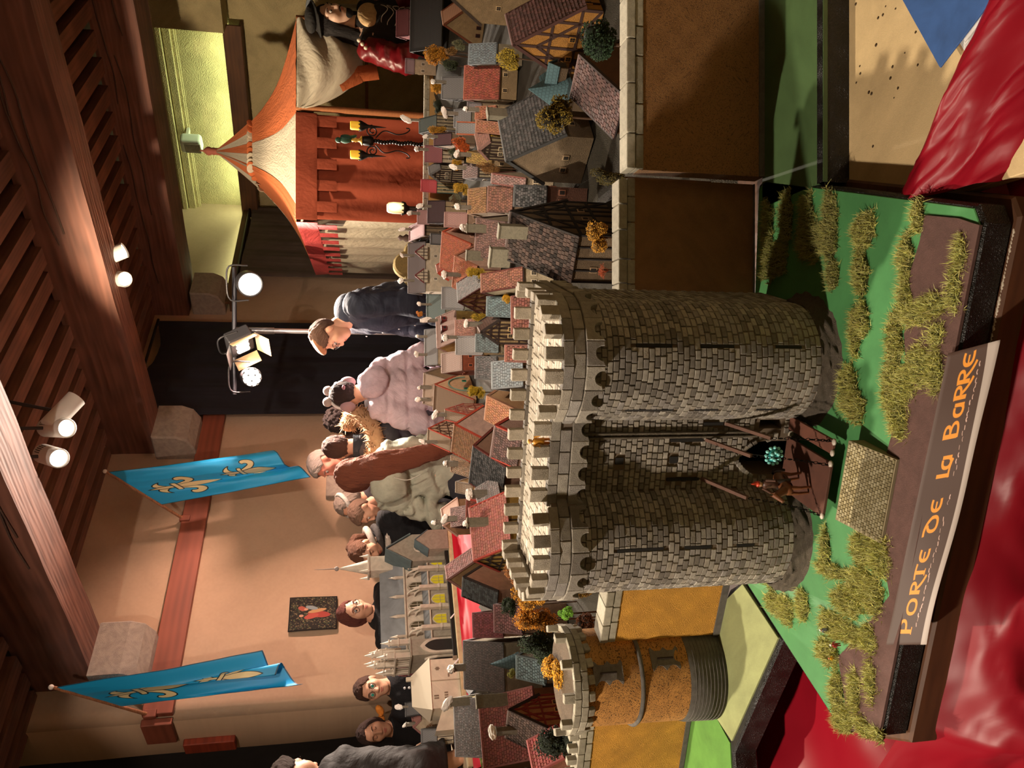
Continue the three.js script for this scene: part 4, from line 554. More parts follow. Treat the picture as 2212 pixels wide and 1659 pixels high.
house('orange tiled roof just above the long dark slate house', {x: 0.84, z: -2.363, y: 1.134, a: 1.785, l: 0.037, h: [0.058, 0.058], r: [0.054, 0.054], c: '#bd7047', w: '#a08a6a', n: 1, ch: [[0.75, 0.12, 0.03, 0.013]]});
house('orange-pink tiled roof beside the orange-red tree', {x: 0.797, z: -2.354, y: 1.134, a: 1.938, l: 0.035, h: [0.071, 0.071], r: [0.067, 0.067], c: '#b9764f', w: '#a08a6a', n: 1, ch: []});
house('low teal-grey roof with cotton smoke behind the orange-red tree', {x: 0.949, z: -2.739, y: 1.153, a: 1.737, l: 0.061, h: [0.055, 0.055], r: [0.051, 0.051], c: '#7d8c86', w: '#8a8470', ch: [[0.75, 0.12, 0.03, 0.013]]});
house('pale green roof with thin orange trim next to the orange-red tree', {x: 0.9, z: -2.691, y: 1.151, a: 1.866, l: 0.042, h: [0.072, 0.072], r: [0.068, 0.068], c: '#8f9a88', w: '#a39a80', barge: '#b5603a', ch: []});
house('pink tiled roof with timbered gable above the yellow bush', {x: 0.747, z: -2.353, y: 1.132, a: 0.799, l: 0.1, h: [0.032, 0.032], r: [0.032, 0.032], c: '#b9806c', w: '#b0a080', t: '#3a2a20', n: 1, ch: []});
house('mustard fish-scale little roof before the pink tiled one', {x: 0.742, z: -2.495, y: 1.141, a: 1.983, l: 0.033, h: [0.072, 0.072], r: [0.068, 0.068], c: '#b8943f', w: '#a08a6a', n: 1, ch: [[0.75, 0.12, 0.03, 0.013]]});
house('pale mauve roof over a black timbered wall by the brown twiggy tree', {x: 0.713, z: -2.563, y: 1.144, a: 1.723, l: 0.045, h: [0.045, 0.045], r: [0.041, 0.041], c: '#a9877f', w: '#b5a78a', t: '#2c211b', n: 1, ch: [[0.75, 0.12, 0.03, 0.013]]});
house('small dull mauve roof beside the terracotta slope', {x: 0.904, z: -2.488, y: 1.141, a: 1.964, l: 0.029, h: [0.043, 0.043], r: [0.038, 0.038], c: '#80686a', w: '#8f8068', ch: [[0.75, 0.12, 0.03, 0.013]]});
house('pinkish gable roof between the slate house and the dark brown house', {x: 0.579, z: -2.136, y: 1.123, a: 1.939, l: 0.028, h: [0.081, 0.081], r: [0.08, 0.08], c: '#a07468', w: '#9a8a72', n: 1, barge: '#7c4a42', ch: []});
house('long dark slate house with rough brown gable in the middle of the right side', {x: 0.608, z: -1.857, y: 1.148, a: 0.937, l: 0.193, h: [0.085, 0.064], r: [0.131, 0.105], c: '#5d625f', w: '#7d6a52', n: 2, ts: 1.2, ch: [[0.9, 0.1, 0.03, 0.035]]});
house('low red-mauve roofed house close behind the long rampart', {x: 0.577, z: -1.39, y: 1.096, a: 2.396, l: 0.082, h: [0.148, 0.105], r: [0.051, 0.128], c: '#6e4c45', w: '#6a4a33', n: 2, ts: 1.1, ch: []});
house('big dark brown roofed house with black timbered gable beside the right tower', {x: 0.325, z: -1.653, y: 1.173, a: -0.944, l: 0.113, h: [0.079, 0.113], r: [0.143, 0.125], c: '#4b382f', w: '#6d5a44', t: '#1c1512', n: 2, barge: '#1e1613', ts: 1.25, grid: 1, ch: [[0.3, 0.25, 0.03, 0.03], [0.97, 0.0, 0.035, 0.045]]});
house('dark slate roof with red-brown brick gable beside the big dark brown house', {x: 0.463, z: -1.856, y: 1.116, a: -1.341, l: 0.052, h: [0.068, 0.068], r: [0.064, 0.064], c: '#43423f', w: '#5c3a2c', n: 1, ch: []});
house('orange-tan roof between the yellow bush and the red-brown roof', {x: 0.593, z: -2.482, y: 1.14, a: -1.49, l: 0.08, h: [0.054, 0.054], r: [0.05, 0.05], c: '#b98a55', w: '#8f7d60', n: 1, ch: [[0.75, 0.12, 0.03, 0.013]]});
house('red-brown tiled roof behind the dark slate one', {x: 0.533, z: -2.19, y: 1.125, a: -1.374, l: 0.073, h: [0.063, 0.063], r: [0.059, 0.059], c: '#8a5a44', w: '#84705a', n: 1, ch: [[0.75, 0.12, 0.03, 0.013]]});
house('lilac-brown tiled house with two flat stone chimneys', {x: 0.456, z: -2.365, y: 1.133, a: -1.244, l: 0.118, h: [0.113, 0.113], r: [0.114, 0.114], c: '#91675a', w: '#9a8a74', n: 1, ch: [[0.25, 0.2, 0.035, 0.025], [0.97, 0.1, 0.03, 0.03]]});
house('orange terracotta roof with pink gable in the middle of the town', {x: 0.532, z: -3.047, y: 1.166, a: -0.952, l: 0.156, h: [0.103, 0.103], r: [0.101, 0.101], c: '#c1683f', w: '#c69a84', n: 1, barge: '#a9492c', ch: []});
house('dusty rose roof just in front of the tan rampart, left of the grey tree', {x: 0.632, z: -2.952, y: 1.163, a: -1.363, l: 0.057, h: [0.078, 0.078], r: [0.075, 0.075], c: '#bd8377', w: '#a88f7a', ch: [[0.75, 0.12, 0.03, 0.013]]});
house('lower orange terracotta roof with a stone chimney and pale pink gable', {x: 0.406, z: -2.765, y: 1.152, a: -0.908, l: 0.13, h: [0.073, 0.073], r: [0.072, 0.072], c: '#bf6f46', w: '#c3a08d', n: 1, ch: [[0.5, 0.3, 0.03, 0.012]]});
house('light grey roofed house with a tan timbered triangle gable behind the right tower', {x: 0.32, z: -2.677, y: 1.149, a: 1.149, l: 0.078, h: [0.099, 0.094], r: [0.067, 0.107], c: '#b0a39c', w: '#bd9a6e', t: '#54251d', n: 1, barge: '#54251d', ch: []});
house('small house with white gable and narrow brown roof above the parapet', {x: 0.284, z: -2.147, y: 1.151, a: -1.676, l: 0.054, h: [0.093, 0.093], r: [0.101, 0.101], c: '#9a5f45', w: '#c4b496', n: 1, barge: '#5b2a20', ch: [[0.75, 0.12, 0.03, 0.013]]});
house('teal slate roof just above the right tower battlements', {x: 0.225, z: -2.199, y: 1.126, a: -1.438, l: 0.057, h: [0.074, 0.074], r: [0.07, 0.07], c: '#66848a', w: '#8a7f6c', n: 1, ch: [[0.75, 0.12, 0.03, 0.013]]});
house('long teal slate hall with hipped end in the rear', {x: 0.343, z: -3.431, y: 1.188, a: 1.67, l: 0.111, h: [0.076, 0.076], r: [0.072, 0.072], c: '#5f7f7c', w: '#93978a', ch: [[0.6, 0.2, 0.03, 0.01]]});
house('pale green-grey house in front of the long teal hall', {x: 0.336, z: -3.008, y: 1.167, a: 1.685, l: 0.087, h: [0.077, 0.077], r: [0.074, 0.074], c: '#8b9284', w: '#9aa08f', ch: []});
house('pale pink roofed house with three dark dormers and a yellow gable', {x: 0.21, z: -3.158, y: 1.172, a: 1.161, l: 0.141, h: [0.074, 0.074], r: [0.072, 0.072], c: '#cb9c8a', w: '#b79a5e', dorm: 3, ch: [[0.9, 0.0, 0.035, 0.012]]});
house('long pale teal roof in front of the man in the navy jacket', {x: 0.165, z: -3.501, y: 1.191, a: 1.51, l: 0.164, h: [0.056, 0.056], r: [0.051, 0.051], c: '#7f9490', w: '#b5a68e', ch: [[0.3, 0.1, 0.03, 0.012], [0.8, 0.1, 0.03, 0.012]]});
house('pinkish roof with red-brown side wall beside the three-dormer house', {x: 0.081, z: -3.018, y: 1.167, a: 1.431, l: 0.078, h: [0.072, 0.072], r: [0.069, 0.069], c: '#c9a18d', w: '#8d4a30', ch: []});
house('rough lilac-grey roof over a plain tan wall near the teal roofs', {x: 0.136, z: -2.705, y: 1.151, a: 1.615, l: 0.065, h: [0.083, 0.083], r: [0.081, 0.081], c: '#b9a69c', w: '#a18a67', ch: [[0.95, 0.0, 0.03, 0.012]]});
house('pale red tiled roof beside the yellow bush near the right tower', {x: 0.198, z: -2.716, y: 1.152, a: 1.57, l: 0.057, h: [0.065, 0.065], r: [0.061, 0.061], c: '#c78670', w: '#b0998a', n: 1, ch: [[0.75, 0.12, 0.03, 0.013]]});
house('small teal roof with white cotton smoke, left of the dark timbered gable', {x: 0.127, z: -2.357, y: 1.134, a: 1.662, l: 0.055, h: [0.063, 0.063], r: [0.058, 0.058], c: '#6f8b8d', w: '#8c8068', n: 1, ch: [[0.75, 0.12, 0.03, 0.013]]});
house('grey-teal tiled roof right behind the yellow bush above the parapet', {x: 0.051, z: -2.365, y: 1.134, a: 1.621, l: 0.07, h: [0.061, 0.061], r: [0.056, 0.056], c: '#78898a', w: '#9b8468', n: 1, ch: []});
house('dark timbered brown gable house above the right tower', {x: 0.165, z: -2.24, y: 1.145, a: 0.363, l: 0.086, h: [0.04, 0.037], r: [0.055, 0.055], c: '#6d4c3c', w: '#a38a62', t: '#2f1d15', ch: [[0.75, 0.12, 0.03, 0.013]]});
house('blue-grey tiled house with dark timbered gable above the battlements', {x: 0.022, z: -1.954, y: 1.154, a: 1.467, l: 0.07, h: [0.065, 0.065], r: [0.064, 0.064], c: '#7f929c', w: '#8c7456', t: '#261a14', n: 1, ch: []});
house('red-brown tiled roof peeping over the parapet beside the blue-grey roof', {x: 0.071, z: -1.749, y: 1.159, a: 1.631, l: 0.039, h: [0.066, 0.066], r: [0.061, 0.061], c: '#93513c', w: '#8c6a52', n: 1, ch: [[0.75, 0.12, 0.03, 0.013]]});
house('low red-brown roof right behind the battlements of the right tower', {x: 0.146, z: -1.602, y: 1.174, a: 1.528, l: 0.081, h: [0.033, 0.033], r: [0.032, 0.032], c: '#8a4a38', w: '#7c5a48', n: 1, ch: [[0.75, 0.12, 0.03, 0.013]]});
house('tan hipped roof with two cream dormers before the lilac jacket', {x: -0.02, z: -3.532, y: 1.194, a: 1.915, l: 0.149, h: [0.083, 0.083], r: [0.089, 0.089], c: '#a98a6c', w: '#b79c7c', ch: [[0.2, 0.3, 0.02, 0.014], [0.6, 0.3, 0.02, 0.014]]});
house('cream gabled house with green shutters and a teal arch brace', {x: -0.056, z: -3.232, y: 1.176, a: -1.109, l: 0.123, h: [0.128, 0.139], r: [0.148, 0.146], c: '#7d5f40', w: '#e0bd97', barge: '#a04630', win: '#0f8a6c', wn: 2, arch: 1, ch: []});
house('small cream house with red-framed timber gable beside the green-shuttered house', {x: -0.117, z: -2.94, y: 1.163, a: -1.334, l: 0.043, h: [0.083, 0.083], r: [0.082, 0.082], c: '#9d8060', w: '#e3c2a6', t: '#9a4a38', barge: '#b3442f', wn: 1, ch: [[0.5, 0.0, 0.03, 0.014]]});
house('brown-roofed house with cream timbered gable in front of the fur-hooded coat', {x: -0.226, z: -3.407, y: 1.186, a: -1.164, l: 0.068, h: [0.089, 0.096], r: [0.093, 0.089], c: '#8d7352', w: '#e2c3a8', t: '#54362a', barge: '#b3442f', ch: [[0.7, 0.4, 0.02, 0.012]]});
house('house with rough pink gable edged red and orange-brown side roof', {x: -0.183, z: -2.592, y: 1.176, a: -0.867, l: 0.131, h: [0.093, 0.081], r: [0.109, 0.099], c: '#b27f52', w: '#caa79a', n: 1, barge: '#b3442f', ch: []});
house('orange-brown tiled roof facing the right tower, in front of the pink gable', {x: -0.063, z: -2.02, y: 1.159, a: -1.028, l: 0.076, h: [0.068, 0.068], r: [0.066, 0.066], c: '#b6764a', w: '#b98f66', n: 1, ch: []});
house('dark mauve roofed house right behind the battlements with red bargeboard', {x: -0.142, z: -1.883, y: 1.165, a: -0.901, l: 0.107, h: [0.042, 0.042], r: [0.057, 0.057], c: '#6c4a42', w: '#b49486', n: 2, barge: '#a03a2c', ch: []});
house('black-tiled house in the middle behind the gatehouse roof', {x: -0.231, z: -2.191, y: 1.173, a: -0.951, l: 0.142, h: [0.092, 0.092], r: [0.079, 0.079], c: '#3f3d3b', w: '#8a6a58', n: 2, barge: '#5c241c', ch: []});
house('tan tiled roof with two small stone dormers in front of the sage coat', {x: -0.291, z: -2.809, y: 1.156, a: -1.329, l: 0.064, h: [0.067, 0.067], r: [0.065, 0.065], c: '#a98763', w: '#b59a70', n: 1, ch: [[0.4, 0.3, 0.02, 0.02]]});
house('plain tan wall house with grey slate strip beside the sage coat', {x: -0.364, z: -2.708, y: 1.151, a: -1.478, l: 0.039, h: [0.054, 0.054], r: [0.05, 0.05], c: '#a48a6a', w: '#b99a6c', ch: []});
house('small dark-red roofed house with red barge near the lilac roof', {x: -0.41, z: -2.517, y: 1.141, a: -1.362, l: 0.072, h: [0.032, 0.032], r: [0.032, 0.032], c: '#8c3f30', w: '#96604c', n: 1, barge: '#b3382a', ch: []});
house('pale salmon roof at the edge of the red cloth', {x: -0.506, z: -2.914, y: 1.177, a: -2.525, l: 0.089, h: [0.059, 0.059], r: [0.058, 0.058], c: '#d59b80', w: '#a9805e', ch: [[0.9, 0.2, 0.03, 0.014]]});
house('dusty lilac roof with a stone dormer beside the salmon roof', {x: -0.488, z: -2.801, y: 1.157, a: -1.894, l: 0.069, h: [0.057, 0.057], r: [0.054, 0.054], c: '#a77c74', w: '#5a4836', t: '#2a1d16', n: 1, ch: [[0.6, 0.3, 0.02, 0.02]]});
house('lilac-grey roof with dark timbered gable beside the black-tiled house', {x: -0.329, z: -2.139, y: 1.163, a: 0.662, l: 0.098, h: [0.048, 0.056], r: [0.054, 0.089], c: '#a98f8b', w: '#5d5040', t: '#241a14', n: 1, ch: [[0.6, 0.4, 0.02, 0.02]]});
house('big salmon-red tiled house with yellow timbered wall behind the left tower', {x: -0.397, z: -2.021, y: 1.198, a: 0.99, l: 0.15, h: [0.092, 0.092], r: [0.082, 0.082], c: '#c26a5b', w: '#a8873f', t: '#2f1f16', n: 2, barge: '#a43a2e', ts: 1.1, ch: [[0.6, 0.45, 0.02, 0.022]]});
house('narrow dusty-red roof leaning beside the big salmon-red house', {x: -0.596, z: -2.424, y: 1.218, a: 0.563, l: 0.057, h: [0.076, 0.076], r: [0.081, 0.081], c: '#ab6a62', w: '#8f7450', n: 1, ch: []});
house('slate-blue roofed house with crazed stone gable beside the red cloth', {x: -0.572, z: -2.161, y: 1.202, a: -1.207, l: 0.065, h: [0.084, 0.075], r: [0.097, 0.086], c: '#56666a', w: '#a07c66', n: 2, barge: '#2a2420', ch: []});
house('rose-red tiled roof right of the slate church roof', {x: -0.714, z: -2.258, y: 1.158, a: 1.326, l: 0.07, h: [0.077, 0.077], r: [0.074, 0.074], c: '#a8555a', w: '#8d6a52', n: 1, ch: []});
house('mauve lower roof in front of the rose-red roof', {x: -0.62, z: -2.006, y: 1.139, a: 1.395, l: 0.071, h: [0.066, 0.066], r: [0.062, 0.062], c: '#925a58', w: '#7f6450', n: 1, ch: []});
house('long grey slate church roof beside the little spire', {x: -0.831, z: -2.263, y: 1.184, a: 1.378, l: 0.136, h: [0.097, 0.097], r: [0.1, 0.1], c: '#8c9092', w: '#9b9078', n: 2, ts: 0.95, ch: [[0.45, 0.0, 0.03, 0.02]]});
house('teal slate roof among trees behind the round tower', {x: -0.694, z: -1.851, y: 1.111, a: 1.543, l: 0.056, h: [0.061, 0.061], r: [0.058, 0.058], c: '#5d7a80', w: '#8c8272', n: 1, ch: []});
house('grey-tiled barn roof at the rear edge beside the denim jeans', {x: -1.063, z: -2.375, y: 1.197, a: 1.261, l: 0.167, h: [0.099, 0.099], r: [0.099, 0.099], c: '#b3b0aa', w: '#a99a68', n: 2, ch: [[0.95, 0.4, 0.02, 0.025]]});
house('large brick-red roof with a timber dormer, cut by the frame', {x: -0.875, z: -1.906, y: 1.19, a: -2.139, l: 0.162, h: [0.113, 0.113], r: [0.119, 0.119], c: '#bd655c', w: '#8f6a50', n: 2, ts: 1.05, ch: [[0.1, 0.5, 0.02, 0.03]]});
house('house with tan timbered gable and dark brown roof before the brick-red roof', {x: -0.795, z: -1.769, y: 1.151, a: -1.139, l: 0.089, h: [0.039, 0.06], r: [0.081, 0.079], c: '#6a5046', w: '#c28a5c', t: '#8a2c22', n: 1, barge: '#2c1a14', ch: [[0.6, 0.2, 0.03, 0.015]]});
house('bright red low roof behind the battlemented yellow rampart', {x: -0.789, z: -1.59, y: 1.136, a: -2.544, l: 0.073, h: [0.048, 0.048], r: [0.058, 0.058], c: '#b0433c', w: '#94624c', n: 1, ch: []});
house('large black-roofed hall at the rear, cut by the frame', {x: 1.633, z: -3.469, y: 1.257, a: 1.803, l: 0.274, h: [0.155, 0.155], r: [0.123, 0.123], c: '#3b3b39', w: '#4a4640', n: 0, ch: []});
house('teal-roofed little timber house with a tall chimney before the tent', {x: 1.167, z: -3.5, y: 1.216, a: 1.572, l: 0.064, h: [0.07, 0.07], r: [0.069, 0.069], c: '#5f7a74', w: '#a3967c', t: '#2c211c', ch: [[0.9, 0.0, 0.05, 0.01]]});
house('dark mauve roof behind the orange tree', {x: 1.012, z: -3.196, y: 1.179, a: 1.75, l: 0.05, h: [0.066, 0.066], r: [0.062, 0.062], c: '#6c4248', w: '#8a7560', ch: [[0.75, 0.12, 0.03, 0.013]]});
house('dusty-red roofed house with a white timbered gable before the tent', {x: 1.026, z: -3.44, y: 1.195, a: 1.844, l: 0.072, h: [0.071, 0.071], r: [0.067, 0.067], c: '#9c5058', w: '#cfc0a4', t: '#3a2a22', ch: [[0.75, 0.12, 0.03, 0.013]]});
house('grey-gabled timber house beside the bright red roof', {x: 0.947, z: -3.429, y: 1.179, a: 0.719, l: 0.076, h: [0.033, 0.033], r: [0.046, 0.046], c: '#8f8a88', w: '#cbbf9f', t: '#342620', ch: []});
house('bright red roofed house with teal timbers before the tent', {x: 0.923, z: -3.592, y: 1.199, a: 1.855, l: 0.056, h: [0.067, 0.067], r: [0.063, 0.063], c: '#c8323c', w: '#c3ae84', t: '#1f4a4a', ch: []});
house('dark mauve roofed house left of the bright red one', {x: 0.756, z: -3.392, y: 1.187, a: 1.731, l: 0.096, h: [0.07, 0.07], r: [0.066, 0.066], c: '#4d3238', w: '#b9a684', t: '#3a2a22', ch: [[0.75, 0.12, 0.03, 0.013]]});
house('pale rose roof with cotton smoke under the candle lamp', {x: 0.776, z: -3.593, y: 1.216, a: 1.799, l: 0.064, h: [0.054, 0.054], r: [0.048, 0.048], c: '#b97a78', w: '#a58a70', t: '#3a2a22', ch: [[0.75, 0.12, 0.03, 0.013]]});
house('rose roof with dark timbered gable right of the long lilac hall', {x: 0.725, z: -3.75, y: 1.244, a: 1.577, l: 0.073, h: [0.183, 0.089], r: [0.056, 0.088], c: '#a8696b', w: '#8d7a60', t: '#2d201b', ch: [[0.75, 0.12, 0.03, 0.013]]});
house('small dark slate house in front of the rose-roofed one', {x: 0.611, z: -3.245, y: 1.189, a: 1.777, l: 0.046, h: [0.05, 0.05], r: [0.045, 0.045], c: '#4c565a', w: '#9c9584', ch: []});
house('long lilac roofed hall with two small timber gables in front of the armchair', {x: 0.558, z: -3.746, y: 1.249, a: 1.6, l: 0.24, h: [0.077, 0.077], r: [0.074, 0.074], c: '#8d7276', w: '#d9cbb4', gab: 2, ch: [[0.25, 0.3, 0.03, 0.012], [0.75, 0.3, 0.03, 0.012]]});
house('pink triangular gable between the orange roof and the teal hall', {x: 0.467, z: -3.132, y: 1.174, a: 0.572, l: 0.076, h: [0.032, 0.032], r: [0.046, 0.046], c: '#c97a6a', w: '#d39a88', barge: '#b3442f', ch: []});
house('dark slate shed behind the grey barn roof', {x: -1.028, z: -2.544, y: 1.131, a: -0.178, l: 0.089, h: [0.032, 0.032], r: [0.032, 0.032], c: '#4a4e50', w: '#6a6258', ch: []});
house('dark grey roof with white timber gable behind the card house', {x: -1.38, z: -3.287, y: 1.291, a: -2.045, l: 0.056, h: [0.069, 0.069], r: [0.065, 0.065], c: '#55595e', w: '#d6c6a8', t: '#3a322c', ch: [[0.3, 0.1, 0.02, 0.01]]});
house('small salmon roof among white chimneys at the rear corner', {x: -1.425, z: -3.263, y: 1.263, a: -3.012, l: 0.075, h: [0.032, 0.032], r: [0.032, 0.032], c: '#b06a5c', w: '#cbb79a', ch: [[0.75, 0.12, 0.03, 0.013]]});
house('white timber-framed house behind the mossy hedge', {x: -1.435, z: -3.14, y: 1.236, a: -1.913, l: 0.061, h: [0.06, 0.06], r: [0.055, 0.055], c: '#787472', w: '#e0d2b8', t: '#4b4038', ch: [[0.75, 0.12, 0.03, 0.013]]});
house('tiny rose pink house on the cathedral table end', {x: -1.293, z: -3.512, y: 1.307, a: 1.056, l: 0.048, h: [0.034, 0.034], r: [0.032, 0.032], c: '#b8606a', w: '#8a4a50', ch: []});
house('mauve roofed gate pieces before the costumed mannequin', {x: 1.73, z: -3.735, y: 1.306, a: 1.823, l: 0.119, h: [0.056, 0.056], r: [0.052, 0.052], c: '#8f444c', w: '#a06a6a', ch: []});
house('cream and mauve turret house right of the black hall', {x: 1.471, z: -3.586, y: 1.272, a: 2.012, l: 0.064, h: [0.047, 0.047], r: [0.036, 0.036], c: '#9a6a72', w: '#d6bfa2', ch: []});
// ---------------------------------------------------------------- lichen trees
const crumb = new THREE.OctahedronGeometry(1, 0);
const crown = [0, 1, 2, 3].map((k) => {                                      // unit crown of crumbs over a few lumps, about 1500 crumbs
  const r = rng(300 + k), lumps = Array.from({ length: 13 }, () => { const v = V(r() - 0.5, r() - 0.5, r() - 0.5).normalize().multiplyScalar(0.5 * r() + 0.2); v.y *= 1.15; return [v, 0.27 + r() * 0.2]; });
  const pos = [], nor = [], col = []; const cp = crumb.attributes.position, ix = Array.from({ length: cp.count }, (_, i) => i), m = new THREE.Matrix4(), q = new THREE.Quaternion();
  for (let i = 0; i < 2600; i++) {
    const [c, R] = lumps[Math.floor(r() * 13)], d = V(r() - 0.5, r() - 0.5, r() - 0.5).normalize(), p = c.clone().addScaledVector(d, R * (0.72 + 0.34 * r())), s = 0.02 + r() * 0.034, t = 0.55 + r() * 0.75;
    m.compose(p, q.setFromEuler(new THREE.Euler(r() * 6, r() * 6, r() * 6)), V(s, s * 0.6, s * (0.7 + r())));
    for (let j = 0; j < ix.length; j += 3) { const T = [0, 1, 2].map((e) => V().fromBufferAttribute(cp, ix[j + e]).applyMatrix4(m)), n = V().crossVectors(T[1].clone().sub(T[0]), T[2].clone().sub(T[0])).normalize(); for (const v of T) { pos.push(v.x, v.y, v.z); nor.push(n.x, n.y, n.z); col.push(t, t, t); } }
  }
  const g = new THREE.BufferGeometry(); g.setAttribute('position', new THREE.Float32BufferAttribute(pos, 3)); g.setAttribute('normal', new THREE.Float32BufferAttribute(nor, 3)); g.setAttribute('color', new THREE.Float32BufferAttribute(col, 3)); g.setAttribute('uv', new THREE.Float32BufferAttribute(new Float32Array((pos.length / 3) * 2), 2));
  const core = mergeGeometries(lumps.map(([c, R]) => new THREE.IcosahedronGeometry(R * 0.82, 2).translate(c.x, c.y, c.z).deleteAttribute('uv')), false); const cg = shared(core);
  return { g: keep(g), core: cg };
});
const twigs = [0, 1].map((k) => { const r = rng(350 + k), L = []; const grow = (p, d, len, rad, n) => { const e = p.clone().addScaledVector(d, len); L.push(rod(p, e, rad, rad * 0.75, 4)); if (n) for (let i = 0; i < 3; i++) grow(e, d.clone().add(V(r() - 0.5, r() - 0.4, r() - 0.5).multiplyScalar(1.5)).normalize(), len * 0.72, rad * 0.72, n - 1); }; for (let i = 0; i < 4; i++) grow(V(0, -0.9, 0), V((r() - 0.5) * 1.2, 1, (r() - 0.5) * 1.2).normalize(), 0.55, 0.035, 4); return shared(L); });
M.bark = mat('#4a3524', { r: 1 });
const leafMat = new Map();
let treeSeed = 0;
function tree(label, p, w, h, c, twiggy) {
  const k = treeSeed++, y0 = ground(p[0], p[2]), o = thing('lichen_tree', label, 'tree', [p[0], Math.min(y0, p[1] - h * 0.8), p[2]], k * 1.7), cy = p[1] - o.position.y;
  if (!leafMat.has(c)) leafMat.set(c, new THREE.MeshStandardMaterial({ color: colour(c), roughness: 1, vertexColors: true }));
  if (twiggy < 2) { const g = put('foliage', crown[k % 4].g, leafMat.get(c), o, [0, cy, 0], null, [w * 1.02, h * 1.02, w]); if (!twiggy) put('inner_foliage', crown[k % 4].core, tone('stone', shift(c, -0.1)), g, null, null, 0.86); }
  if (twiggy) put('twigs', twigs[k % 2], tone('beam', twiggy === 2 ? c : '#6a4c2c'), o, [0, cy, 0], null, [w, h, w]);
  const t = Math.max(0.0018, w * 0.06); part('trunk', tube([[0, 0, 0], [w * 0.06, cy * 0.5, 0.001], [0, cy, 0]], t, 6, 6), M.bark, o);
}
tree('big dark green tree pressed against the mauve timbered house', [0.553, 1.114, -1.200], 0.044, 0.040, '#22371f', 0);
tree('olive-yellow tree before the long dark slate house', [0.510, 1.131, -1.420], 0.044, 0.042, '#7a661f', 0);
tree('pale yellow tree between the terracotta slope and the mauve timbered house', [0.880, 1.087, -2.036], 0.034, 0.040, '#b79f3a', 0);
tree('orange-yellow tree beside the grey-roofed little house', [1.363, 1.170, -3.186], 0.055, 0.047, '#c98f2c', 0);
tree('dark grey-green tree under the orange-yellow one', [1.259, 1.133, -3.036], 0.032, 0.045, '#474f35', 0);
tree('brownish tree next to the blue fish-scale roof', [1.272, 1.140, -2.936], 0.025, 0.029, '#9a7440', 0);
tree('grey-green shrub behind the blue fish-scale roof', [1.260, 1.117, -2.836], 0.021, 0.031, '#8a8b68', 0);
tree('small golden bush at the end of the tan rampart', [1.302, 1.146, -3.386], 0.035, 0.027, '#cf982a', 0);
tree('dark little shrub between the grey roof and the tan rampart', [1.253, 1.135, -3.486], 0.043, 0.026, '#3a4029', 0);
tree('tall mustard tree leaning before the teal-roofed timber house', [1.080, 1.156, -3.286], 0.030, 0.048, '#b9892a', 0);
tree('orange-red tree in the middle of the right side', [0.908, 1.100, -2.886], 0.032, 0.042, '#cf6426', 0);
tree('yellow bush beside the dark slate ridge', [0.755, 1.079, -2.336], 0.020, 0.021, '#c29c33', 0);
tree('dull green bush behind the orange-red tree', [0.941, 1.102, -3.136], 0.027, 0.033, '#5f6448', 0);
tree('golden bush before the white timbered gable', [0.869, 1.105, -3.036], 0.026, 0.026, '#cf9f2a', 0);
tree('brown twiggy tree beside the gable of the slate house', [0.680, 1.080, -2.386], 0.022, 0.044, '#8a6336', 1);
tree('yellow bush before the teal-timbered house', [0.749, 1.100, -2.936], 0.029, 0.029, '#d0a93a', 0);
tree('grey-green twiggy bush left of the yellow one', [0.705, 1.122, -2.936], 0.025, 0.032, '#85846a', 1);
tree('mustard tree above the shaded short rampart', [0.259, 1.082, -1.300], 0.032, 0.024, '#b3832b', 0);
tree('dark olive bush in the gap beside the long rampart', [0.338, 1.089, -1.200], 0.018, 0.034, '#544c24', 0);
tree('yellow bush between the two orange roofs', [0.369, 1.105, -2.536], 0.023, 0.031, '#c6a62e', 0);
tree('small golden bush just above the teal slate roof', [0.241, 1.081, -2.136], 0.016, 0.016, '#d6a42e', 0);
tree('long yellow bush before the pale red tiled roof', [0.219, 1.080, -2.586], 0.024, 0.041, '#bea034', 0);
tree('tiny orange tree by the navy jacket', [0.353, 1.180, -3.886], 0.021, 0.019, '#d08c38', 0);
tree('bright yellow bush before the green-shuttered house', [-0.028, 1.113, -2.486], 0.026, 0.026, '#c4a420', 0);
tree('grey moss ball behind the left tower battlements', [-0.455, 1.092, -1.936], 0.021, 0.018, '#7d8062', 0);
tree('brown-orange tree right behind the left tower', [-0.451, 1.131, -1.780], 0.033, 0.029, '#a36b3a', 0);
tree('orange tree touching the left tower battlements', [-0.410, 1.165, -1.450], 0.034, 0.037, '#bd872a', 0);
tree('orange tree with a dark trunk beside the bright green bush', [-0.459, 1.158, -1.450], 0.032, 0.037, '#bd7f27', 0);
tree('dark green tree between the mauve lower roof and the orange trees', [-0.551, 1.125, -1.880], 0.031, 0.025, '#333f28', 0);
tree('large dark green tree behind the round tower', [-0.494, 1.160, -1.400], 0.039, 0.046, '#293622', 0);
tree('bright green bush behind the short yellow rampart', [-0.408, 1.131, -1.320], 0.015, 0.015, '#84bd46', 0);
tree('olive-gold tree between the left tower and the short yellow rampart', [-0.358, 1.124, -1.280], 0.020, 0.024, '#a07c2a', 0);
tree('dark red-brown bush behind the short yellow rampart', [-0.415, 1.104, -1.300], 0.024, 0.022, '#74482f', 0);
tree('golden bush growing inside the round tower', [-0.478, 1.174, -1.250], 0.038, 0.020, '#d0982c', 0);
tree('small pale olive bush by the teal slate roof', [-0.745, 1.105, -1.936], 0.014, 0.012, '#a3a352', 0);
tree('nearly black green tree behind the battlemented yellow rampart', [-0.684, 1.119, -1.420], 0.040, 0.040, '#222b1c', 0);
tree('brown bush behind the mossy hedge', [-1.449, 1.187, -3.236], 0.040, 0.048, '#85562f', 1);
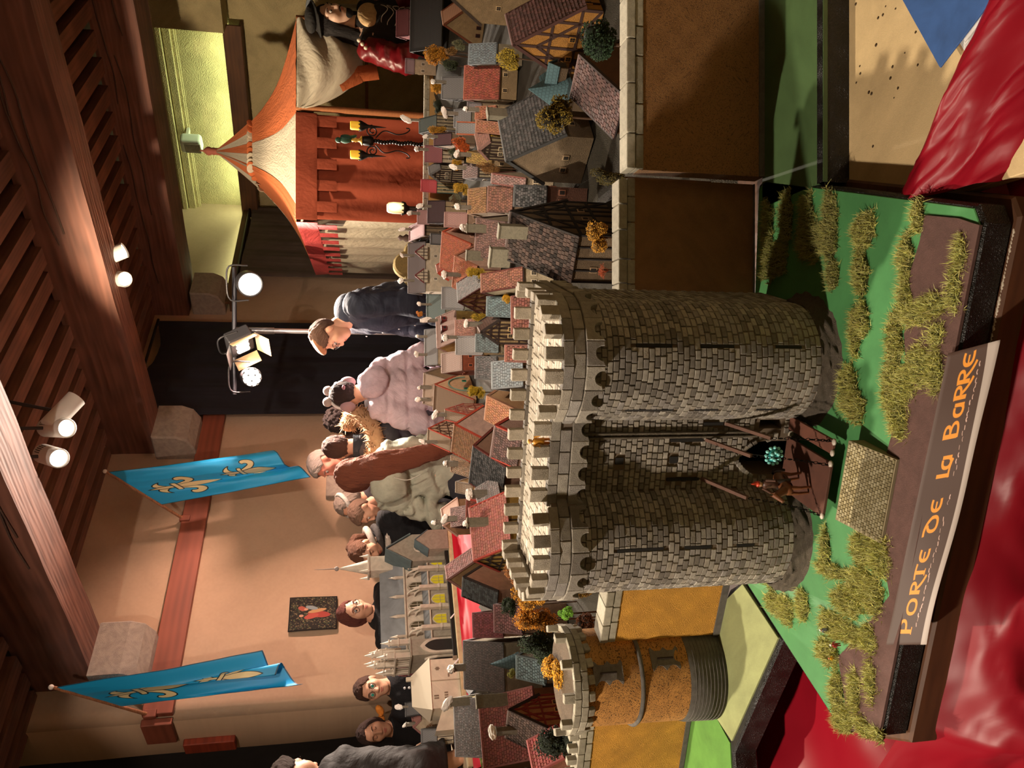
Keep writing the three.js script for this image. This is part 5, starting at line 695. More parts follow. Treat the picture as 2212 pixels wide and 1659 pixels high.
tree('wiry yellow lichen tree at the foot of the right tower', [0.136, 0.860, -0.985], 0.018, 0.019, '#b08a30', 2);
tree('red-brown twig bush above the shaded short rampart', [0.201, 1.072, -1.300], 0.016, 0.013, '#b0552f', 2);
// ---------------------------------------------------------------- the tent behind the town
M.orange = new THREE.MeshPhysicalMaterial({ color: colour('#a8572b'), roughness: 0.9, bumpMap: at(TX.cloth, 0.6), bumpScale: 0.008, side: THREE.DoubleSide });
M.cream = new THREE.MeshPhysicalMaterial({ color: colour('#aaa18e'), roughness: 0.9, bumpMap: at(TX.cloth, 0.6), bumpScale: 0.008, side: THREE.DoubleSide });
M.redCloth = new THREE.MeshPhysicalMaterial({ color: colour('#8a3c22'), roughness: 0.9, bumpMap: at(TX.cloth, 0.7), bumpScale: 0.004, side: THREE.DoubleSide });
M.valanceRed = mat('#a63a3a', { r: 0.7, b: [TX.cloth, 0.4, 0.006], side: THREE.DoubleSide });
{
  const T = thing('tent', 'orange and cream striped pavilion tent with a pointed roof and red wall', 'tent'), apex = V(1.8, 2.56, -6.3), EY = 1.865;
  const eave = [V(2.28, EY, -5), V(1.7, EY, -5), V(1.13, EY, -5), V(1.03, EY, -5.05), V(1.05, EY, -7.5), V(2.45, EY, -7.4)];
  const face = (name, pts, m, k0 = 0, k1 = 1, out = 0) => part(name, sheet((u, v) => { const t = u * (pts.length - 1), i = Math.min(Math.floor(t), pts.length - 2), e = pts[i].clone().lerp(pts[i + 1], t - i), k = lerp(k0, k1, v), p = apex.clone().lerp(e, k); p.y -= 0.17 * Math.sin(PI * k) * (1 - k * 0.35); const d = V(p.x - apex.x, 0, p.z - apex.z).multiplyScalar(0.03 * Math.sin(u * 9 + 2) * k * (1 - k)); p.add(d); p.y += out + 0.012 * fbm(u * 5 + pts[0].x, v * 2, 3, 2) * k; return p; }, 40, 30, 1.2, 1.6, 0.003), m, T);
  face('roof_stripe', [eave[0], eave[1]], M.orange); face('roof_stripe', [eave[1], eave[2]], M.cream); face('roof_stripe', [eave[2], eave[3], eave[4]], M.orange); face('roof_stripe', [eave[4], eave[5]], M.cream); face('roof_stripe', [eave[5], eave[0]], M.cream);
  const ring = []; for (let i = 0; i < eave.length; i++) for (let k = 0; k < 2; k++) ring.push(eave[i].clone().lerp(eave[(i + 1) % eave.length], k / 2)); ring.push(ring[0]);
  for (let i = 0; i < ring.length - 1; i++) { face('cap_stripe', [ring[i], ring[i + 1]], i % 2 ? M.cream : M.orange, 0, 0.27, 0.012); for (let k = 0; k < 2; k++) { const a = apex.clone().lerp(ring[i].clone().lerp(ring[i + 1], (k + 0.5) / 2), 0.285); a.y -= 0.17 * Math.sin(PI * 0.285) * 0.9 - 0.012; put('scallop', shared(ball(0.032, 0, 0, 0, 1, 0.9, 0.12, 10)), i % 2 ? M.cream : M.orange, T, a.toArray(), [0.5, Math.atan2(a.x - apex.x, a.z - apex.z), 0]); } }
  put('finial', lathe([[0.001, 0.12], [0.008, 0.1], [0.006, 0.09], [0.03, 0.065], [0.034, 0.045], [0.025, 0.025], [0.03, 0.015], [0.026, 0], [0.03, -0.05]], 18), tone('beam', '#8a4a38'), T, apex.toArray());
  // walls with hanging folds
  const wall = (a, b, y0, y1, m, n, s) => part('tent_wall', sheet((u, v) => { const p = a.clone().lerp(b, u), d = b.clone().sub(a).normalize(), nn = V(-d.z, 0, d.x), f = 0.02 * Math.sin(u * n + s) * (0.4 + 0.6 * (1 - v)) + 0.016 * fbm(u * 4, v * 2.5, s, 3) * 1.6; return V(p.x, lerp(y0, y1, v), p.z).addScaledVector(nn, f); }, 60, 30, a.distanceTo(b), y1 - y0, 0.003), m, T);
  wall(V(1.04, 0, -5.02), V(1.7, 0, -5.02), 0.02, EY, M.redCloth, 19, 1); wall(V(1.06, 0, -7.45), V(1.05, 0, -5.05), 0.02, EY, M.cream, 40, 2); wall(V(1.1, 0, -7.4), V(2.4, 0, -7.35), 0.02, EY, mat('#a4875e', { r: 0.9, side: THREE.DoubleSide }), 26, 3);
  put('tent_pole', rod(V(0, 0, 0), V(0, EY, 0), 0.02), tone('beam', '#a5683c'), T, [1.735, 0, -5.0]); put('tent_pole', rod(V(0, 0, 0), V(0, EY, 0), 0.02), tone('beam', '#a5683c'), T, [2.3, 0, -5.02]); put('tent_rail', rod(V(0, 0, 0), V(0.56, 0, 0), 0.012), tone('beam', '#8a6a44'), T, [1.74, 1.42, -5.6]);
  // crenellated valance: a band and square tabs
  for (const [a, b, n, z] of [[V(1.7, EY, -4.985), V(1.03, EY, -4.985), 5, 0], [V(1.015, EY, -5.0), V(1.03, EY, -7.5), 9, 1]]) {
    part('valance_band', sheet((u, v) => a.clone().lerp(b, u).add(V(z ? -0.012 * Math.sin(u * 30) * v : 0, -0.13 * v, z ? 0 : 0.008 * Math.sin(u * 12) * v)), 40, 5, 1, 0.13, 0.003), z ? M.valanceRed : M.redCloth, T);
    for (let k = 0; k < n; k++) { const u0 = (k + 0.12) / n, u1 = (k + 0.62) / n; part('valance_tab', sheet((u, v) => a.clone().lerp(b, lerp(u0, u1, u)).add(V(z ? -0.008 : 0, -0.13 - 0.12 * v, z ? 0 : 0.0015)), 4, 4, 0.1, 0.12, 0.003), z ? M.valanceRed : M.redCloth, T); }
  }
  // cream swag gathered to the right pole, and its tail
  part('swag', sheet((u, v) => { const belly = Math.sin(PI * Math.pow(u, 0.75)) * 0.34, g = Math.pow(u, 3), p = V(lerp(1.72, 2.27, u), EY - 0.01 - v * (belly + 0.05 + 0.14 * g), -4.96); p.x += 0.06 * v * Math.sin(PI * u); p.z += 0.14 * Math.sin(PI * v * 0.9) * Math.sin(PI * u) + 0.02 * Math.sin((v * 5 + u * 2) * PI) * (0.3 + u); return p; }, 60, 40, 0.6, 0.5, 0.003), M.cream, T);
  part('swag_tail', sheet((u, v) => V(2.2 + 0.16 * u + 0.03 * Math.sin(v * 3), 1.72 - 0.75 * v, -4.93 + 0.03 * Math.sin(u * 4 * PI)), 40, 16, 0.3, 0.8, 0.003), M.cream, T); part('tie', new THREE.TorusGeometry(0.05, 0.012, 8, 18).rotateX(PI / 2).translate(2.26, 1.74, -4.93), tone('fabric', '#d8b46a'), T);
  for (const [x, y, r] of [[1.93, 1.5, 0.2], [1.86, 1.6, 0.5], [2.19, 1.6, -0.3], [2.14, 1.66, 0.9]]) put('orange_tab', shared(sheet((u, v) => V((u - 0.5) * 0.1, -0.14 * v, 0.01 * Math.sin(u * 4)), 6, 6, 0.1, 0.14, 0.003)), M.orange, T, [x, y, -4.9], [0, 0, r]);
}
// ---------------------------------------------------------------- candelabra, candle lamp, armchair
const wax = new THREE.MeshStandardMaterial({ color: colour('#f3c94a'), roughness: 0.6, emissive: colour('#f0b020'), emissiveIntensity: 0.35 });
{ const o = thing('candelabra', 'black wrought iron candelabra with two thick yellow candles and a green bird on top', 'candelabra', [1.34, 0, -4.32]), iron = mat('#17120f', { r: 0.5, metalness: 0.5 });
  const y = (px) => EYE - 4.3 * Math.tan(0.2007 + Math.atan((px - 1106) / 1664));
  const post = []; for (let k = 0; k < 26; k++) post.push(ball(0.013, Math.sin(k * 1.1) * 0.003, lerp(1.0, y(805), k / 25), Math.cos(k * 1.1) * 0.003, 1, 0.8, 1, 8)); part('twisted_post', [...post, rod(V(0, 0.03, 0), V(0, 1.05, 0), 0.013)], iron, o);
  part('post_head', lathe([[0.001, 0], [0.02, 0], [0.028, 0.02], [0.025, 0.05], [0.018, 0.07], [0.001, 0.07]], 16).translate(0, y(807), 0), iron, o); for (let k = 0; k < 3; k++) { const a = k * 2.1; part('foot', tube([[0, 0.16, 0], [0.1 * Math.cos(a), 0.14, 0.1 * Math.sin(a)], [0.2 * Math.cos(a), 0.03, 0.2 * Math.sin(a)], [0.24 * Math.cos(a), 0.012, 0.24 * Math.sin(a)]], 0.011, 16), iron, o); }
  for (const s of [-1, 1]) { const b = y(815);
    part('scroll', tube(Array.from({ length: 22 }, (_, k) => { const a = k * 0.5, q = 0.034 * (1 - k / 26); return [s * (0.055 + Math.cos(a) * q), y(800) + Math.sin(a) * q - 0.012, 0]; }), 0.0035, 60, 5), iron, o); part('scroll', tube([[s * 0.02, y(812), 0], [s * 0.06, y(830), 0], [s * 0.045, y(860), 0], [s * 0.06, y(880), 0], [s * 0.08, y(886), 0], [s * 0.083, y(878), 0]], 0.0035, 30, 5), iron, o);
    part('candle_cup', lathe([[0.001, -0.13], [0.004, -0.1], [0.01, -0.03], [0.026, 0], [0.03, 0.012], [0.026, 0.014], [0.001, 0.01]], 18).translate(s * 0.08, y(783), 0), iron, o); for (let k = 0; k < 8; k++) put('cup_tooth', shared(ball(0.004, 0, 0, 0, 1, 1.5, 1, 6)), iron, o, [s * 0.08 + 0.027 * Math.cos(k * 0.785), y(783) + 0.016, 0.027 * Math.sin(k * 0.785)]);
    part('candle', lathe([[0.001, 0.002], [0.023, 0.002], [0.0235, 0.06], [0.02, 0.066], [0.001, 0.06]], 20).translate(s * 0.08, y(783), 0), wax, o); part('wick', rod(V(s * 0.08, y(783) + 0.06, 0), V(s * 0.08, y(783) + 0.072, 0), 0.0015, 0.001, 5), iron, o); }
  part('gilt_holder', lathe([[0.001, 0], [0.026, 0.0], [0.026, 0.005], [0.009, 0.016], [0.008, 0.03], [0.012, 0.036], [0.008, 0.044], [0.011, 0.056], [0.001, 0.06]], 18).translate(0, y(783), 0), mat('#b08a3c', { r: 0.4, metalness: 0.6 }), o);
  const bird = thing('parrot_figure', 'small dark green parrot figure perched on the candelabra', 'bird figure', [1.34, y(745), -4.32], -1.2), gr = tone('flat', '#1f4a38');
  part('body', [ball(0.024, 0, 0.0, 0, 0.85, 1.25, 0.9), ball(0.016, 0, 0.036, 0.006, 1, 1, 1), rod(V(0, -0.02, -0.01), V(0, -0.062, -0.03), 0.014, 0.006, 8)], gr, bird); part('beak', new THREE.ConeGeometry(0.006, 0.014, 8).rotateX(2.4).translate(0, 0.03, 0.022), tone('plastic', '#3a3630'), bird); for (const s of [-1, 1]) part('wing', ball(0.02, s * 0.016, -0.006, -0.006, 0.35, 1.5, 0.8), tone('flat', '#173d33'), bird); }
{ const o = thing('candle_lamp', 'glowing white pillar candle on a black holder at the rear of the town', 'candle', [0.905, 1.03, -4.0]), y = (px) => EYE - 4.0 * Math.tan(0.2007 + Math.atan((px - 1106) / 1664)) - 1.03, iron = mat('#17120f', { r: 0.5, metalness: 0.5 });
  part('stem', rod(V(0, -1.0, 0), V(0, y(884), 0), 0.012), iron, o); part('holder', lathe([[0.001, 0], [0.012, 0], [0.018, 0.012], [0.03, 0.018], [0.034, 0.03], [0.031, 0.03], [0.028, 0.022], [0.001, 0.02]], 20).translate(0, y(884), 0), iron, o); for (let k = 0; k < 9; k++) put('tooth', shared(ball(0.004, 0, 0, 0, 1, 1.8, 1, 6)), iron, o, [0.032 * Math.cos(k * 0.7), y(884) + 0.034, 0.032 * Math.sin(k * 0.7)]);
  part('candle', lathe([[0.001, 0], [0.029, 0], [0.03, 0.06], [0.026, 0.084], [0.016, 0.092], [0.001, 0.088]], 26).translate(0, y(884) + 0.022, 0), new THREE.MeshStandardMaterial({ color: colour('#f2ead0'), roughness: 0.5, emissive: colour('#ffdf90'), emissiveIntensity: 0.3 }), o);
  const l = new THREE.PointLight(0xffd690, 0.06); l.name = 'candle_glow'; l.castShadow = true; l.position.set(0.905, 1.03 + y(848), -3.93); scene.add(l); }
{ const o = thing('armchair', 'armchair with a patterned tapestry back and dark turned posts before the tent', 'chair', [0.8, 0, -4.75], 0.25), wd = tone('beam', '#3a241a'), pat = mat('#7d6a3c', { r: 0.9, tx: [TX.speckle, 0.1] });
  const s = new THREE.Shape(); s.moveTo(-0.17, 0); s.lineTo(0.17, 0); s.lineTo(0.17, 0.45); s.quadraticCurveTo(0.17, 0.55, 0.09, 0.56); s.quadraticCurveTo(0.05, 0.63, 0, 0.625); s.quadraticCurveTo(-0.05, 0.63, -0.09, 0.56); s.quadraticCurveTo(-0.17, 0.55, -0.17, 0.45);
  part('backrest', slab(s, 0.06, 0.012).translate(0, 0.64, -0.22), pat, o); part('seat', rbox(0.46, 0.1, 0.46, 0, 0.42, 0.02, 0.03, 2), pat, o);
  for (const x of [-0.19, 0.19]) { part('back_post', lathe([[0.001, 0], [0.018, 0], [0.016, 0.6], [0.02, 0.62], [0.016, 0.7], [0.018, 1.16], [0.026, 1.18], [0.012, 1.2], [0.02, 1.22], [0.001, 1.235]], 12).translate(x * 1.02, 0, -0.2), wd, o); part('leg', lathe([[0.001, 0], [0.02, 0], [0.016, 0.2], [0.022, 0.37], [0.001, 0.37]], 12).translate(x, 0, 0.2), wd, o); part('armrest', rbox(0.05, 0.035, 0.42, x * 1.12, 0.64, 0, 0.012), wd, o); part('arm_support', rod(V(x * 1.1, 0.4, 0.17), V(x * 1.1, 0.63, 0.17), 0.014), wd, o); } }
// ---------------------------------------------------------------- cathedral and the card house on their own table
M.pale = mat('#cbbfae', { r: 0.9, tx: [TX.mottle, 0.2], b: [TX.lump, 0.05, 0.0008] });
M.paleGrey = mat('#a59c8c', { r: 0.9, tx: [TX.mottle, 0.12], b: [TX.lump, 0.04, 0.0012] });
M.leadRoof = mat('#7b7f82', { r: 0.6, tx: [TX.mottle, 0.3] });
M.lit = new THREE.MeshStandardMaterial({ color: colour('#3a3010'), emissive: colour('#d8b41c'), emissiveIntensity: 0.6 });
M.satinBright = new THREE.MeshPhysicalMaterial({ color: colour('#c0122c'), roughness: 0.45, side: THREE.DoubleSide });
const CX = V(-0.95, 0, -3.5), CT = Math.atan2(0.47, 0.53);                   // the cathedral lies parallel to the beige wall
{
  const t = thing('cathedral_table', 'low table with a pale plank edge and bright red cloth under the cathedral', 'table', CX.toArray(), CT);
  part('plank', rbox(1.14, 0.018, 0.5, -0.2, 1.068, -0.17, 0.003), tone('flat', '#d8c6a4'), t); part('plank_edge', rbox(1.14, 0.022, 0.016, -0.2, 1.066, 0.088, 0.003), tone('flat', '#cdb98f'), t); part('black_strip', rbox(0.95, 0.016, 0.02, -0.12, 1.087, 0.07, 0.002), tone('plastic', '#141312'), t);
  part('red_cloth', sheet((u, v) => V(lerp(-0.78, 0.36, u), lerp(0.93, 1.058, Math.pow(v, 0.8)), 0.1 + 0.26 * (1 - v) * (1 - v) + 0.014 * Math.sin(u * 24 + v * 3) * (1 - v) + 0.01 * fbm(u * 8, v * 4, 2, 2)), 90, 20, 1.4, 0.4, 0.002), M.satinBright, t); for (const x of [-0.7, 0.3]) for (const z of [-0.38, 0.03]) part('leg', rbox(0.04, 1.06, 0.04, x, 0.53, z, 0.004), M.plinthWood, t);
  for (const x of [-0.16, -0.36]) put('white_tag', shared(rbox(0.006, 0.03, 0.004)), tone('plastic', '#eeeeee'), t, [x, 1.087, 0.098], [0, 0, 0.8]);
}
{
  const C = thing('cathedral', 'pale grey gothic cathedral model with flying buttresses, lit windows and a pointed spire', 'model cathedral', [CX.x, 1.078, CX.z], CT);
  const L = 0.62, x0 = -L / 2, x1 = L / 2, W = 0.07, AH = 0.095, NH = 0.2, RH = 0.31;   // aisle, nave and ridge heights
  const pts = (w, h) => { const s = new THREE.Shape(); s.moveTo(-w, 0); s.lineTo(w, 0); s.lineTo(w, h * 0.6); s.quadraticCurveTo(w * 0.9, h * 0.86, 0, h); s.quadraticCurveTo(-w * 0.9, h * 0.86, -w, h * 0.6); return s; };
  part('aisle_wall', box(L - 0.1, AH, 0.24, 0.02, AH / 2, -0.12), M.paleGrey, C); part('aisle_roof', slab([[0, 0], [0.06, 0], [0.06, 0.025], [0, 0.004]], L - 0.1).rotateY(PI / 2).translate(-(L - 0.1) / 2 + 0.02, AH, 0.005), M.leadRoof, C);
  part('nave_wall', box(L - 0.06, NH - AH + 0.02, 0.12, 0.02, (AH + NH) / 2, -0.12), M.pale, C);
  part('nave_roof', slab([[-0.066, NH], [0.066, NH], [0.064, NH + 0.004], [0, RH], [-0.064, NH + 0.004]], L - 0.12).rotateY(PI / 2).translate(-L / 2 + 0.06, 0, -0.12), M.leadRoof, C); part('cornice', rbox(L - 0.06, 0.008, 0.014, 0.02, NH, -0.058, 0.002), M.pale, C); part('cornice', rbox(L - 0.1, 0.007, 0.012, 0.02, AH, 0.004, 0.002), M.pale, C);
  const winA = shared(slab(pts(0.02, 0.058), 0.004)), winF = shared(slab(pts(0.025, 0.066), 0.003)), mull = shared([box(0.0016, 0.05, 0.003, -0.007, 0.026), box(0.0016, 0.05, 0.003, 0.007, 0.026), box(0.036, 0.0016, 0.003, 0, 0.02)]), winN = shared(slab(pts(0.024, 0.07), 0.004));
  const bays = [-0.17, -0.075, 0.02, 0.115, 0.21];
  bays.forEach((x, k) => {
    const f = put('aisle_window', winF, M.pale, C, [x + 0.045, 0.022, 0.0005]); put('lit_pane', winA, M.lit, f, [0, 0.003, 0.0012]); put('mullion', mull, M.paleGrey, f, [0, 0.004, 0.0045]);
    const n = put('clerestory_window', winN, M.paleGrey, C, [x + 0.045, AH + 0.022, -0.062]); put('lit_pane', winA, tone('flat', '#4a4028'), n, [0, 0.004, 0.002]); put('mullion', mull, M.pale, n, [0, 0.008, 0.006]);
    const b = put('buttress', [rbox(0.016, AH + 0.045, 0.03, 0, (AH + 0.045) / 2, 0.02, 0.002), rbox(0.02, 0.01, 0.034, 0, 0.05, 0.022, 0.002)], M.pale, C, [x, 0, 0]); put('pinnacle', [new THREE.ConeGeometry(0.008, 0.04, 4).translate(0, AH + 0.065, 0.022), ball(0.004, 0, AH + 0.088, 0.022, 1, 1, 1, 6)], M.pale, b);
    for (const y of [NH - 0.012, NH - 0.045]) put('flying_arch', tube([[0, y - 0.058, 0.022], [0, y - 0.016, -0.005], [0, y - 0.002, -0.035], [0, y, -0.062]], 0.0045, 16, 6), M.pale, b);
    put('roof_pinnacle', [rbox(0.012, 0.04, 0.012, 0, 0.02, 0, 0.001), new THREE.ConeGeometry(0.009, 0.036, 4).translate(0, 0.056, 0)], M.pale, C, [x, NH, -0.058]);
  });
  // west front with its deep portal and tower of pinnacles (the left end), and a square annexe (the right end)
  const F = put('west_front', [box(0.07, 0.19, 0.2, 0, 0.095, -0.08), rbox(0.085, 0.008, 0.21, 0, 0.19, -0.08, 0.002)], M.paleGrey, C, [x0 + 0.055, 0, 0]);
  for (const z of [-0.14, -0.08, -0.02]) { const p = put('portal', slab(pts(0.026, 0.13), 0.01).rotateY(-PI / 2), M.pale, F, [-0.034, 0.0, z]); put('dark_doorway', slab(pts(0.019, 0.11), 0.004).rotateY(-PI / 2), tone('flat', '#211b17'), p, [-0.0085, 0, 0]); }
  { const p = put('portal', slab(pts(0.033, 0.15), 0.01), M.pale, F, [0.0, 0.0, 0.02]); put('dark_doorway', slab(pts(0.024, 0.13), 0.004), tone('flat', '#211b17'), p, [0, 0, 0.0085]); }
  for (const [dx, z, h] of [[-0.03, 0.01, 0.29], [0.03, 0.01, 0.27], [-0.03, -0.08, 0.33], [0.03, -0.08, 0.32], [-0.03, -0.165, 0.29], [0.0, -0.035, 0.34], [0.0, -0.125, 0.34]]) { const r = put('front_turret', [rbox(0.022, h - 0.19, 0.022, 0, (h + 0.19) / 2, 0, 0.002), rbox(0.028, 0.006, 0.028, 0, h - 0.03, 0, 0.001), new THREE.ConeGeometry(0.013, 0.05, 4).translate(0, h + 0.024, 0)], M.pale, F, [dx, 0, z]); put('crocket', [0, 1, 2, 3].map((k) => ball(0.005, 0.011 * Math.cos(k * 1.57), h + 0.01, 0.011 * Math.sin(k * 1.57), 1, 1, 1, 6)), M.pale, r); }
  part('gallery', Array.from({ length: 9 }, (_, k) => rod(V(x0 + 0.02, 0.192, -0.16 + k * 0.021), V(x0 + 0.02, 0.25, -0.16 + k * 0.021), 0.003, 0.003, 6)).concat([rbox(0.02, 0.007, 0.2, x0 + 0.02, 0.254, -0.08, 0.002)]), M.pale, C);
  // transept, crossing tower and spire at the other end
  part('transept', slab([[-0.07, 0], [0.07, 0], [0.07, 0.16], [0, 0.275], [-0.07, 0.16]], 0.3).translate(x1 - 0.09, 0, -0.27), M.paleGrey, C); for (const s of [-1, 1]) part('transept_roof', bar(V(x1 - 0.09 + s * 0.04, 0.226, -0.27), V(x1 - 0.09 + s * 0.04, 0.226, 0.036), 0.137, 0.005).translate(-(x1 - 0.09 + s * 0.04), -0.226, 0).rotateZ(s * -1.02).translate(x1 - 0.09 + s * 0.038, 0.226, 0), tone('flat', '#5a6a6c'), C);
  { const g = put('rose_window', new THREE.TorusGeometry(0.022, 0.004, 6, 20), M.pale, C, [x1 - 0.09, 0.13, 0.032]); put('lit_pane', new THREE.CircleGeometry(0.02, 20), tone('flat', '#4a4028'), g, [0, 0, 0.0012]); for (let k = 0; k < 4; k++) put('tracery', shared(box(0.04, 0.0018, 0.003)), M.pale, g, null, [0, 0, k * 0.785]); }
  part('annexe', slab([[-0.05, 0], [0.05, 0], [0.05, 0.09], [0, 0.15], [-0.05, 0.09]], 0.07).translate(x1 - 0.09, 0, 0.03), M.paleGrey, C); part('annexe_roof', [0, 1].map((k) => box(0.08, 0.004, 0.076).rotateZ((k ? 1 : -1) * 0.88).translate(x1 - 0.09 + (k ? -1 : 1) * 0.026, 0.122, 0.066)), tone('flat', '#4f6064'), C);
  part('crossing_tower', [rbox(0.075, 0.12, 0.075, x1 - 0.1, 0.3, -0.12, 0.003), rbox(0.09, 0.01, 0.09, x1 - 0.1, 0.36, -0.12, 0.003), ...[-1, 1].flatMap((a) => [-1, 1].map((b) => new THREE.ConeGeometry(0.009, 0.04, 4).translate(x1 - 0.1 + a * 0.038, 0.384, -0.12 + b * 0.038)))], M.pale, C);
  part('spire', lathe([[0.001, 0.24], [0.002, 0.13], [0.004, 0.13], [0.036, 0]], 8).translate(x1 - 0.1, 0.362, -0.12), M.pale, C); part('spire_knob', ball(0.011, x1 - 0.1, 0.508, -0.12, 1, 1, 1, 12), tone('stone', '#a89e98'), C); part('spire_rod', rod(V(x1 - 0.1, 0.5, -0.12), V(x1 - 0.1, 0.61, -0.12), 0.003, 0.001, 6), tone('stone', '#8a7c74'), C);
}
{ // plain card house
  const p = [-1.27, 1.078, -3.2], o = thing('card_house', 'plain cream card house with a big hipped roof beside the cathedral', 'model house', p, CT), card = mat('#d9cdb6', { r: 0.8, tx: [TX.mottle, 0.4] }), W = 0.1, D = 0.07, h = 0.12, R = 0.075;
  part('walls', box(2 * W, h, 2 * D, 0, h / 2, 0), card, o); const c = (x, y, z) => V(x, y, z), e = 0.006, A = [c(-W - e, h, D + e), c(W + e, h, D + e), c(W + e, h, -D - e), c(-W - e, h, -D - e)], B = [c(-W * 0.62, h + R, 0), c(W * 0.62, h + R, 0)];
  part('hipped_roof', [quad(A[0], A[1], B[1], B[0]), quad(A[2], A[3], B[0], B[1]), quad(A[1], A[2], B[1], B[1]), quad(A[3], A[0], B[0], B[0]), quad(A[3], A[2], A[1], A[0])], mat('#d3c8b2', { r: 0.8 }), o); part('corner_strip', rbox(0.004, h, 0.004, 0.01, h / 2, D + 0.001, 0.001), tone('flat', '#a89b84'), o);
  const pane = tone('flat', '#8b7a66'); for (const [x, y, w, hh] of [[-0.06, 0.1, 0.006, 0.018], [-0.05, 0.1, 0.006, 0.018], [-0.06, 0.06, 0.006, 0.014], [-0.05, 0.06, 0.006, 0.014], [-0.04, 0.06, 0.006, 0.014], [0.06, 0.09, 0.014, 0.012], [0.06, 0.09, 0.004, 0.02], [0.03, 0.045, 0.014, 0.006], [0.1, 0.012, 0.02, 0.02], [-0.1, 0.012, 0.022, 0.022]]) put('window', rbox(w, hh, 0.002, 0, 0, 0, 0.0004), pane, o, [x, y, D + 0.001]);
  part('chimney', rbox(0.016, 0.04, 0.016, W * 0.5, h + R, 0, 0.002), card, o); part('lean_to', slab([[-0.05, 0], [0.05, 0], [0.05, 0.07], [-0.05, 0.11]], 0.08).translate(-W - 0.03, 0, -0.03), card, o); }
{ const o = thing('ornament_pick', 'pale stick with a small bright tinsel star before the card house', 'ornament', [-1.205, 1.0, -2.87]); part('stick', rod(V(0, 0, 0), V(0, 0.085, 0), 0.003), tone('flat', '#e0d0b0'), o); for (let k = 0; k < 5; k++) part('tinsel', rod(V(0, 0.085, 0), V(Math.cos(k * 1.25) * 0.016, 0.09 + 0.006 * (k % 2), Math.sin(k * 1.25) * 0.016), 0.0016, 0.0008, 5), tone('plastic', ['#3f8fd0', '#58c060', '#e0e0e0', '#d05050', '#40b0c0'][k]), o); }
// ---------------------------------------------------------------- special little buildings
function turret(label, p, w, h, rh, roof, wall, dormers) {
  const g0 = ground(p[0], p[2]), o = thing('turret_house', label, 'model tower', [p[0], g0, p[2]], p[3] ?? 0.6), H = p[1] - g0 - rh;
  part('walls', rbox(w * 1.7, H, w * 1.7, 0, H / 2, 0, 0.002), tone('cast', wall), o);
  part('pointed_roof', new THREE.CylinderGeometry(0.001, w * 1.5, rh, 4, 1).rotateY(PI / 4).translate(0, H + rh / 2, 0), tone('rows', roof), o); part('eaves', new THREE.CylinderGeometry(w * 1.5, w * 1.62, 0.008, 4, 1).rotateY(PI / 4).translate(0, H, 0), tone('rows', shift(roof, -0.05)), o);
  for (let k = 0; k < dormers; k++) { const a = k * PI / 2, d = new THREE.Group(); const q = put('dormer', slab([[-0.016, 0], [0.016, 0], [0.016, 0.02], [0, 0.04], [-0.016, 0.02]], 0.045), tone('cast', wall), o, [Math.sin(a) * w * 0.45, H + 0.006, Math.cos(a) * w * 0.45], [0, a, 0]); put('opening', slab([[-0.009, 0], [0.009, 0], [0.009, 0.014], [0, 0.024], [-0.009, 0.014]], 0.001), tone('flat', '#2a211a'), q, [0, 0.002, 0.0452]); for (const s of [-1, 1]) put('dormer_roof', bar(V(s * 0.02, 0.018, -0.004), V(s * 0.02, 0.018, 0.05), 0.0, 0.0), tone('rows', roof), q).geometry = shared(box(0.03, 0.004, 0.055).rotateZ(s * -0.86).translate(s * 0.0095, 0.031, 0.022)); }
  return o;
}
turret('teal-roofed pavilion with two pointed dormers before the long slate house', [0.675, 1.112, -1.72, 0.75], 0.036, 0.2, 0.085, '#3f5a60', '#5c4a36', 2);
turret('little stone tower with a steep teal spire before the grey slate church', [-0.775, 1.135, -2.1, 0.5], 0.021, 0.2, 0.075, '#5f7f86', '#8f7a64', 0);
{ const g = ground(-0.67, -2.0), o = thing('well_wheel', 'small wooden frame with a black wheel between the spire and the orange trees', 'well', [-0.64, g, -2.0], 0.3), w = tone('beam', '#3a2a1e'); for (const x of [-0.022, 0.022]) part('post', rbox(0.005, 0.11, 0.005, x, 0.055, 0, 0.0006), w, o); part('crossbeam', rbox(0.056, 0.005, 0.006, 0, 0.11, 0, 0.0006), w, o); part('wheel', [new THREE.TorusGeometry(0.016, 0.0025, 6, 20).translate(0, 0.085, 0), ...[0, 1, 2].map((k) => box(0.03, 0.002, 0.002).rotateZ(k * 1.05).translate(0, 0.085, 0))], tone('plastic', '#15120f'), o); }
{ const o = thing('mossy_hedge', 'long mossy green hedge strip before the white timber-framed house', 'hedge', [-1.28, ground(-1.28, -2.72), -2.72], 0.35); o.userData.kind = 'stuff'; part('hedge_moss', Array.from({ length: 40 }, (_, k) => { const r = rng(k + 70); return ball(0.014 + r() * 0.01, (k / 40 - 0.5) * 0.26, 0.012 + r() * 0.01, (r() - 0.5) * 0.03, 1, 0.8, 1, 7); }), mat('#6f7c1e', { r: 1, b: [TX.lump, 0.02, 0.004] }), o); }
